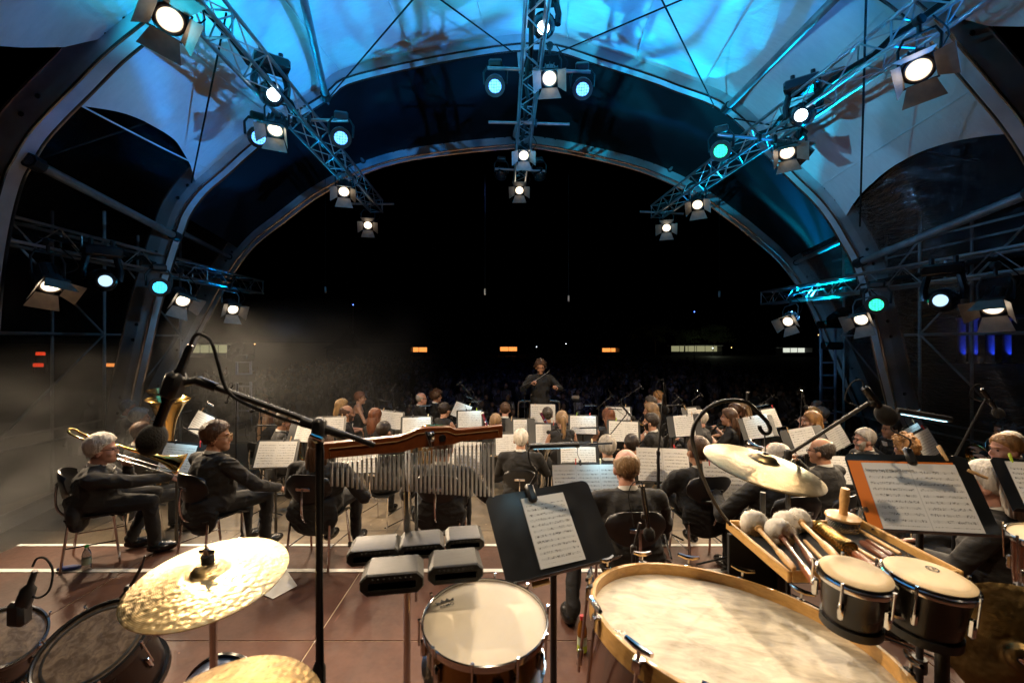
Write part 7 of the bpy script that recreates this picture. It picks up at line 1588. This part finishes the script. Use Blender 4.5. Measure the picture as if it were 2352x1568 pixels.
M_['bulb'] = emis('street_bulb', (.85, .95, 1.0), 10); M_['bulbw'] = emis('warm_bulb', (1.0, .55, .2), 8); M_['bulbb'] = emis('blue_bulb', (.1, .2, 1.0), 8)
M_['tentcloth'] = mat('white_tent_cloth', (.55, .54, .50), .7, 0, .1, .5); M_['tentred'] = mat('red_tent_cloth', (.38, .03, .02), .7, 0, .15, .5); M_['dark'] = mat('dark_wall', (.02, .02, .022), .8)
def booth(u, Y, w, h, d, label, glow, roof='flat', rm='tentcloth', open_=.72, posts=3):
    x = (u - CX) / F * Y; o = thing('booth', label, 'booth', (x, Y, GZ))
    MB().box((0, d, h / 2), (w, .1, h)).build('back_wall', M_[glow], o)
    for s in (-1, 1): MB().box((s * w / 2, d / 2, h / 2), (.12, d, h)).build('side_wall', M_['dark'], o)
    MB().box((0, -.1, .55), (w, .15, 1.1)).build('counter', M_['dark'], o)
    for k in range(posts): MB().box((-w / 2 + w * k / (posts - 1), 0, h / 2), (.10, .10, h)).build('post', M_['dark'], o)
    if roof == 'flat': MB().box((0, d / 2, h + .12), (w + .4, d + .6, .22), b=.05).build('roof', M_[rm], o)
    elif roof == 'pagoda':
        MB().lathe([(w * .74, h), (w * .40, h + w * .16), (w * .14, h + w * .40), (.05, h + w * .62), (0, h + w * .66)], 4, a0=R(45), M=Matrix.Translation((0, d / 2, 0))).build('roof', M_[rm], o, sharp=20)
        MB().box((0, 0, h - .15), (w, .06, .5)).build('valance', M_[rm], o)
    else:
        MB().prism([(-d * .6, 0), (d * .6, 0), (0, d * .35)], w + .4, M=Matrix.Translation((-w / 2 - .2, d / 2, h)) @ Matrix.Rotation(R(90), 4, 'Z') @ Matrix.Rotation(R(90), 4, 'X')).build('roof', M_[rm], o, sharp=20)
    return o
booth(962, 120, 4.4, 2.3, 3, 'small booth glowing orange far left of the conductor', 'glow_or', 'gable', 'dark')
booth(1168, 130, 5.0, 2.3, 3, 'small booth glowing orange far behind the conductor head', 'glow_or', 'gable', 'dark')
booth(1403, 120, 4.6, 2.5, 4.6, 'red pagoda tent glowing orange right of the conductor', 'glow_or', 'pagoda', 'tentred')
booth(1600, 125, 14, 2.6, 3, 'long pale marquee lit from inside on the far right field', 'glow_g', 'flat', 'tentcloth', posts=7)
booth(1832, 115, 7.5, 2.2, 3, 'white lit booth seen left of the right arch leg', 'glow_w', 'flat', 'dark', posts=5)
booth(470, 110, 11, 3.0, 3, 'pale greenish marquee seen beside the left mic', 'glow_g', 'flat', 'tentcloth', posts=6)
booth(2052, 105, 5.5, 2.2, 3, 'faint greenish booth behind the right arch leg', 'glow_g', 'flat', 'dark')
booth(792, 95, 7.5, 2.4, 4, 'unlit dark pavilion left of centre in the field', 'dark', 'pagoda', 'dark')
for u, v, Y, m, lab in ((93, 812, 60, 'glow_r', 'upper red lamp sign beyond the left side wall'), (88, 838, 55, 'glow_r', 'lower red lamp sign beyond the left side wall'), (255, 838, 60, 'glow_or', 'dull orange lit panel beyond the left side wall')):
    p = W(u, v, Y); o = thing('lit_sign', lab, 'sign', (p.x, Y, GZ)); MB().box((0, 0, p.z - GZ), (1.3, .1, .45), b=.05).build('panel', M_[m], o)
    for s in (-1, 1): MB().box((s * .8, .12, (p.z - GZ) / 2), (.08, .08, p.z - GZ)).build('post', M_['dark'], o)
def lamp_post(u, v, Y, m, lab, r=.10):
    p = W(u, v, Y); o = thing('field_lamp', lab, 'lamp', (p.x, Y, GZ)); MB().tube([(0, 0, 0), (0, 0, p.z - GZ)], .05, 6).build('pole', M_['dark'], o); MB().ell((0, 0, p.z - GZ + r), (r, r, r), 8, 6).build('bulb', M_[m], o)
for q in ((1637, 800, 120, 'bulb', 'white field lamp above the long marquee'), (1232, 797, 140, 'bulb', 'tiny field lamp just above the conductor hair'), (1420, 817, 120, 'bulbw', 'tiny warm lamp beside the pagoda tent'), (1680, 799, 130, 'bulbw', 'small orange lamp right of the long marquee'), (1880, 770, 140, 'bulbw', 'lone warm lamp high in the dark on the right'), (1813, 892, 40, 'bulb', 'small white spark in the dark crowd on the right'), (1595, 717, 90, 'bulbb', 'blue lamp on a high mast right of centre'), (811, 701, 90, 'bulbb', 'blue lamp on a high mast left of centre'), (585, 791, 100, 'bulbw', 'tiny lamp above the left field'), (1300, 790, 140, 'bulb', 'tiny lamp right above the conductor')):
    lamp_post(*q, r=.10 if q[2] > 60 else .03)
# trees near the long marquee
M_['bark'] = mat('bark', (.06, .045, .03), .9); M_['leaf'] = mat('leaf', (.05, .075, .02), .7, 0, .4, 1.5)
def tree(u, Y, h, rw, lab, seed):
    x = (u - CX) / F * Y; o = thing('tree', lab, 'tree', (x, Y, GZ), group='trees at the edge of the field'); rn = random.Random(seed)
    t = MB(); t.tube([(0, 0, 0), (.05, 0, h * .3), (.1, .05, h * .62)], [.28, .2, .1], 8)
    for k in range(7): a = rn.uniform(0, 6.28); t.tube([(.06, 0, h * rn.uniform(.3, .5)), (math.cos(a) * rw * .4, math.sin(a) * rw * .4, h * rn.uniform(.55, .7)), (math.cos(a) * rw * .7, math.sin(a) * rw * .7, h * rn.uniform(.62, .9))], [.09, .05, .02], 5)
    t.build('trunk', M_['bark'], o); c = MB()
    cl = [(rn.gauss(0, rw * .42), rn.gauss(0, rw * .42), h * (.45 + .5 * rn.random())) for _ in range(26)]
    for k in range(2400):
        q = rn.choice(cl); p = V(q[0] + rn.gauss(0, rw * .16), q[1] + rn.gauss(0, rw * .16), q[2] + rn.gauss(0, h * .05)); s = rn.uniform(.10, .24); a = V(rn.gauss(0, 1), rn.gauss(0, 1), rn.gauss(0, 1)).normalized(); b = a.cross(V(.2, .9, .4)).normalized()
        c.add([p - a * s, p + b * s * .5, p + a * s, p - b * s * .5], [(0, 1, 2, 3)])
    c.build('crown', M_['leaf'], o)
tree(1572, 128, 7.5, 3.6, 'dim leafy tree behind the left part of the long marquee', 1); tree(1640, 130, 8.5, 4.2, 'dim leafy tree behind the right part of the long marquee', 2); tree(1505, 140, 9, 4.5, 'barely visible tree left of the long marquee', 3)
d = bpy.data.lights.new('lamp_light', 'POINT'); d.energy = 160; d.color = (.9, 1.0, .7); d.shadow_soft_size = .3; lo = bpy.data.objects.new('lamp_light', d); link(lo); lo.location = W(1637, 800, 120) + V(0, -1, .4)
# hall with blue lit columns on the right
o = thing('column_hall', 'dark hall with blue lit columns beyond the right side wall', 'building', ((2250 - CX) / F * 80, 80, GZ)); MB().box((0, 2, 4), (22, 3, 8)).build('wall', M_['dark'], o); MB().box((0, -.4, 8.2), (23, 3, .5)).build('roof', M_['dark'], o)
M_['col'] = mat('column_plaster', (.5, .5, .5), .7)
bpy.context.view_layer.update()
for k, u in enumerate((2195, 2222, 2260, 2298)):
    x = (u - 2250) / F * 80; MB().lathe([(.75, 0), (.75, .3), (.6, .4), (.55, 7.4), (.75, 7.7), (.75, 8)], 14).build('column', M_['col'], o, Matrix.Translation((x, -1, 0)))
    p = V(o.location.x + x, 77.2, GZ + .1); MB().box((x, -2.8, .1), (.5, .3, .2), b=.03).build('floor_lamp', M_['blackm'], o); spot('lamp_light', p + V(0, 0, .15), p + V(0, 1.6, 4.5), (.02, .06, 1.0), 700, 50, .5, .1, o)
# drifting stage smoke on the left
def smoke(label, lo_, hi_, dens, sc, cx, cz, seed, nlo=.36, nhi=.70):
    m = bpy.data.materials.new('stage_smoke'); m.use_nodes = True; N, L = m.node_tree.nodes, m.node_tree.links; N.remove(N['Principled BSDF']); pv = N.new('ShaderNodeVolumePrincipled'); L.new(pv.outputs[0], N['Material Output'].inputs['Volume'])
    pv.inputs['Color'].default_value = (.84, .84, .84, 1); pv.inputs['Anisotropy'].default_value = .25
    tc = N.new('ShaderNodeTexCoord'); sp = N.new('ShaderNodeSeparateXYZ'); L.new(tc.outputs['Generated'], sp.inputs[0])
    def mr(src, a, b, c, d_):
        q = N.new('ShaderNodeMapRange'); q.interpolation_type = 'SMOOTHSTEP'; L.new(src, q.inputs[0])
        for i, v_ in enumerate((a, b, c, d_)): q.inputs[1 + i].default_value = v_
        return q.outputs[0]
    def mul(a, b): q = N.new('ShaderNodeMath'); q.operation = 'MULTIPLY'; L.new(a, q.inputs[0]); (L.new(b, q.inputs[1]) if not isinstance(b, float) else setattr(q.inputs[1], 'default_value', b)); return q.outputs[0]
    mp = N.new('ShaderNodeMapping'); mp.inputs['Location'].default_value = (seed, 0, 0); mp.inputs['Scale'].default_value = (.8, .8, 1.2); L.new(tc.outputs['Object'], mp.inputs[0])
    nz = N.new('ShaderNodeTexNoise'); nz.inputs['Scale'].default_value = sc; nz.inputs['Detail'].default_value = 4; nz.inputs['Distortion'].default_value = 1.2; L.new(mp.outputs[0], nz.inputs['Vector'])
    f = mul(mul(mr(sp.outputs[0], 0.0, .08, 0, 1), mr(sp.outputs[0], cx, 1.0, 1, 0)), mul(mr(sp.outputs[2], cz, 1.0, 1, 0), mul(mr(sp.outputs[1], 0, .15, 0, 1), mr(sp.outputs[1], .85, 1, 1, 0))))
    dn = mul(mul(f, mr(nz.outputs[0], nlo, nhi, .03, 1)), float(dens)); L.new(dn, pv.inputs['Density'])
    c = (Vector(lo_) + Vector(hi_)) / 2; s = Vector(hi_) - Vector(lo_); o = MB().box((0, 0, 0), s).build('stage_smoke', m); o.location = c; tag(o, label, 'smoke', kind='stuff')
smoke('drifting pale stage smoke behind the tuba players', (-9.4, 6.4, .02), (-1.0, 9.9, 3.3), .46, .75, .02, .02, 2.0)
smoke('pale stage smoke cloud low at the left edge', (-9.4, 3.9, .02), (-3.6, 6.7, 2.5), 1.5, 1.15, .05, .05, 5.0, .40, .68)
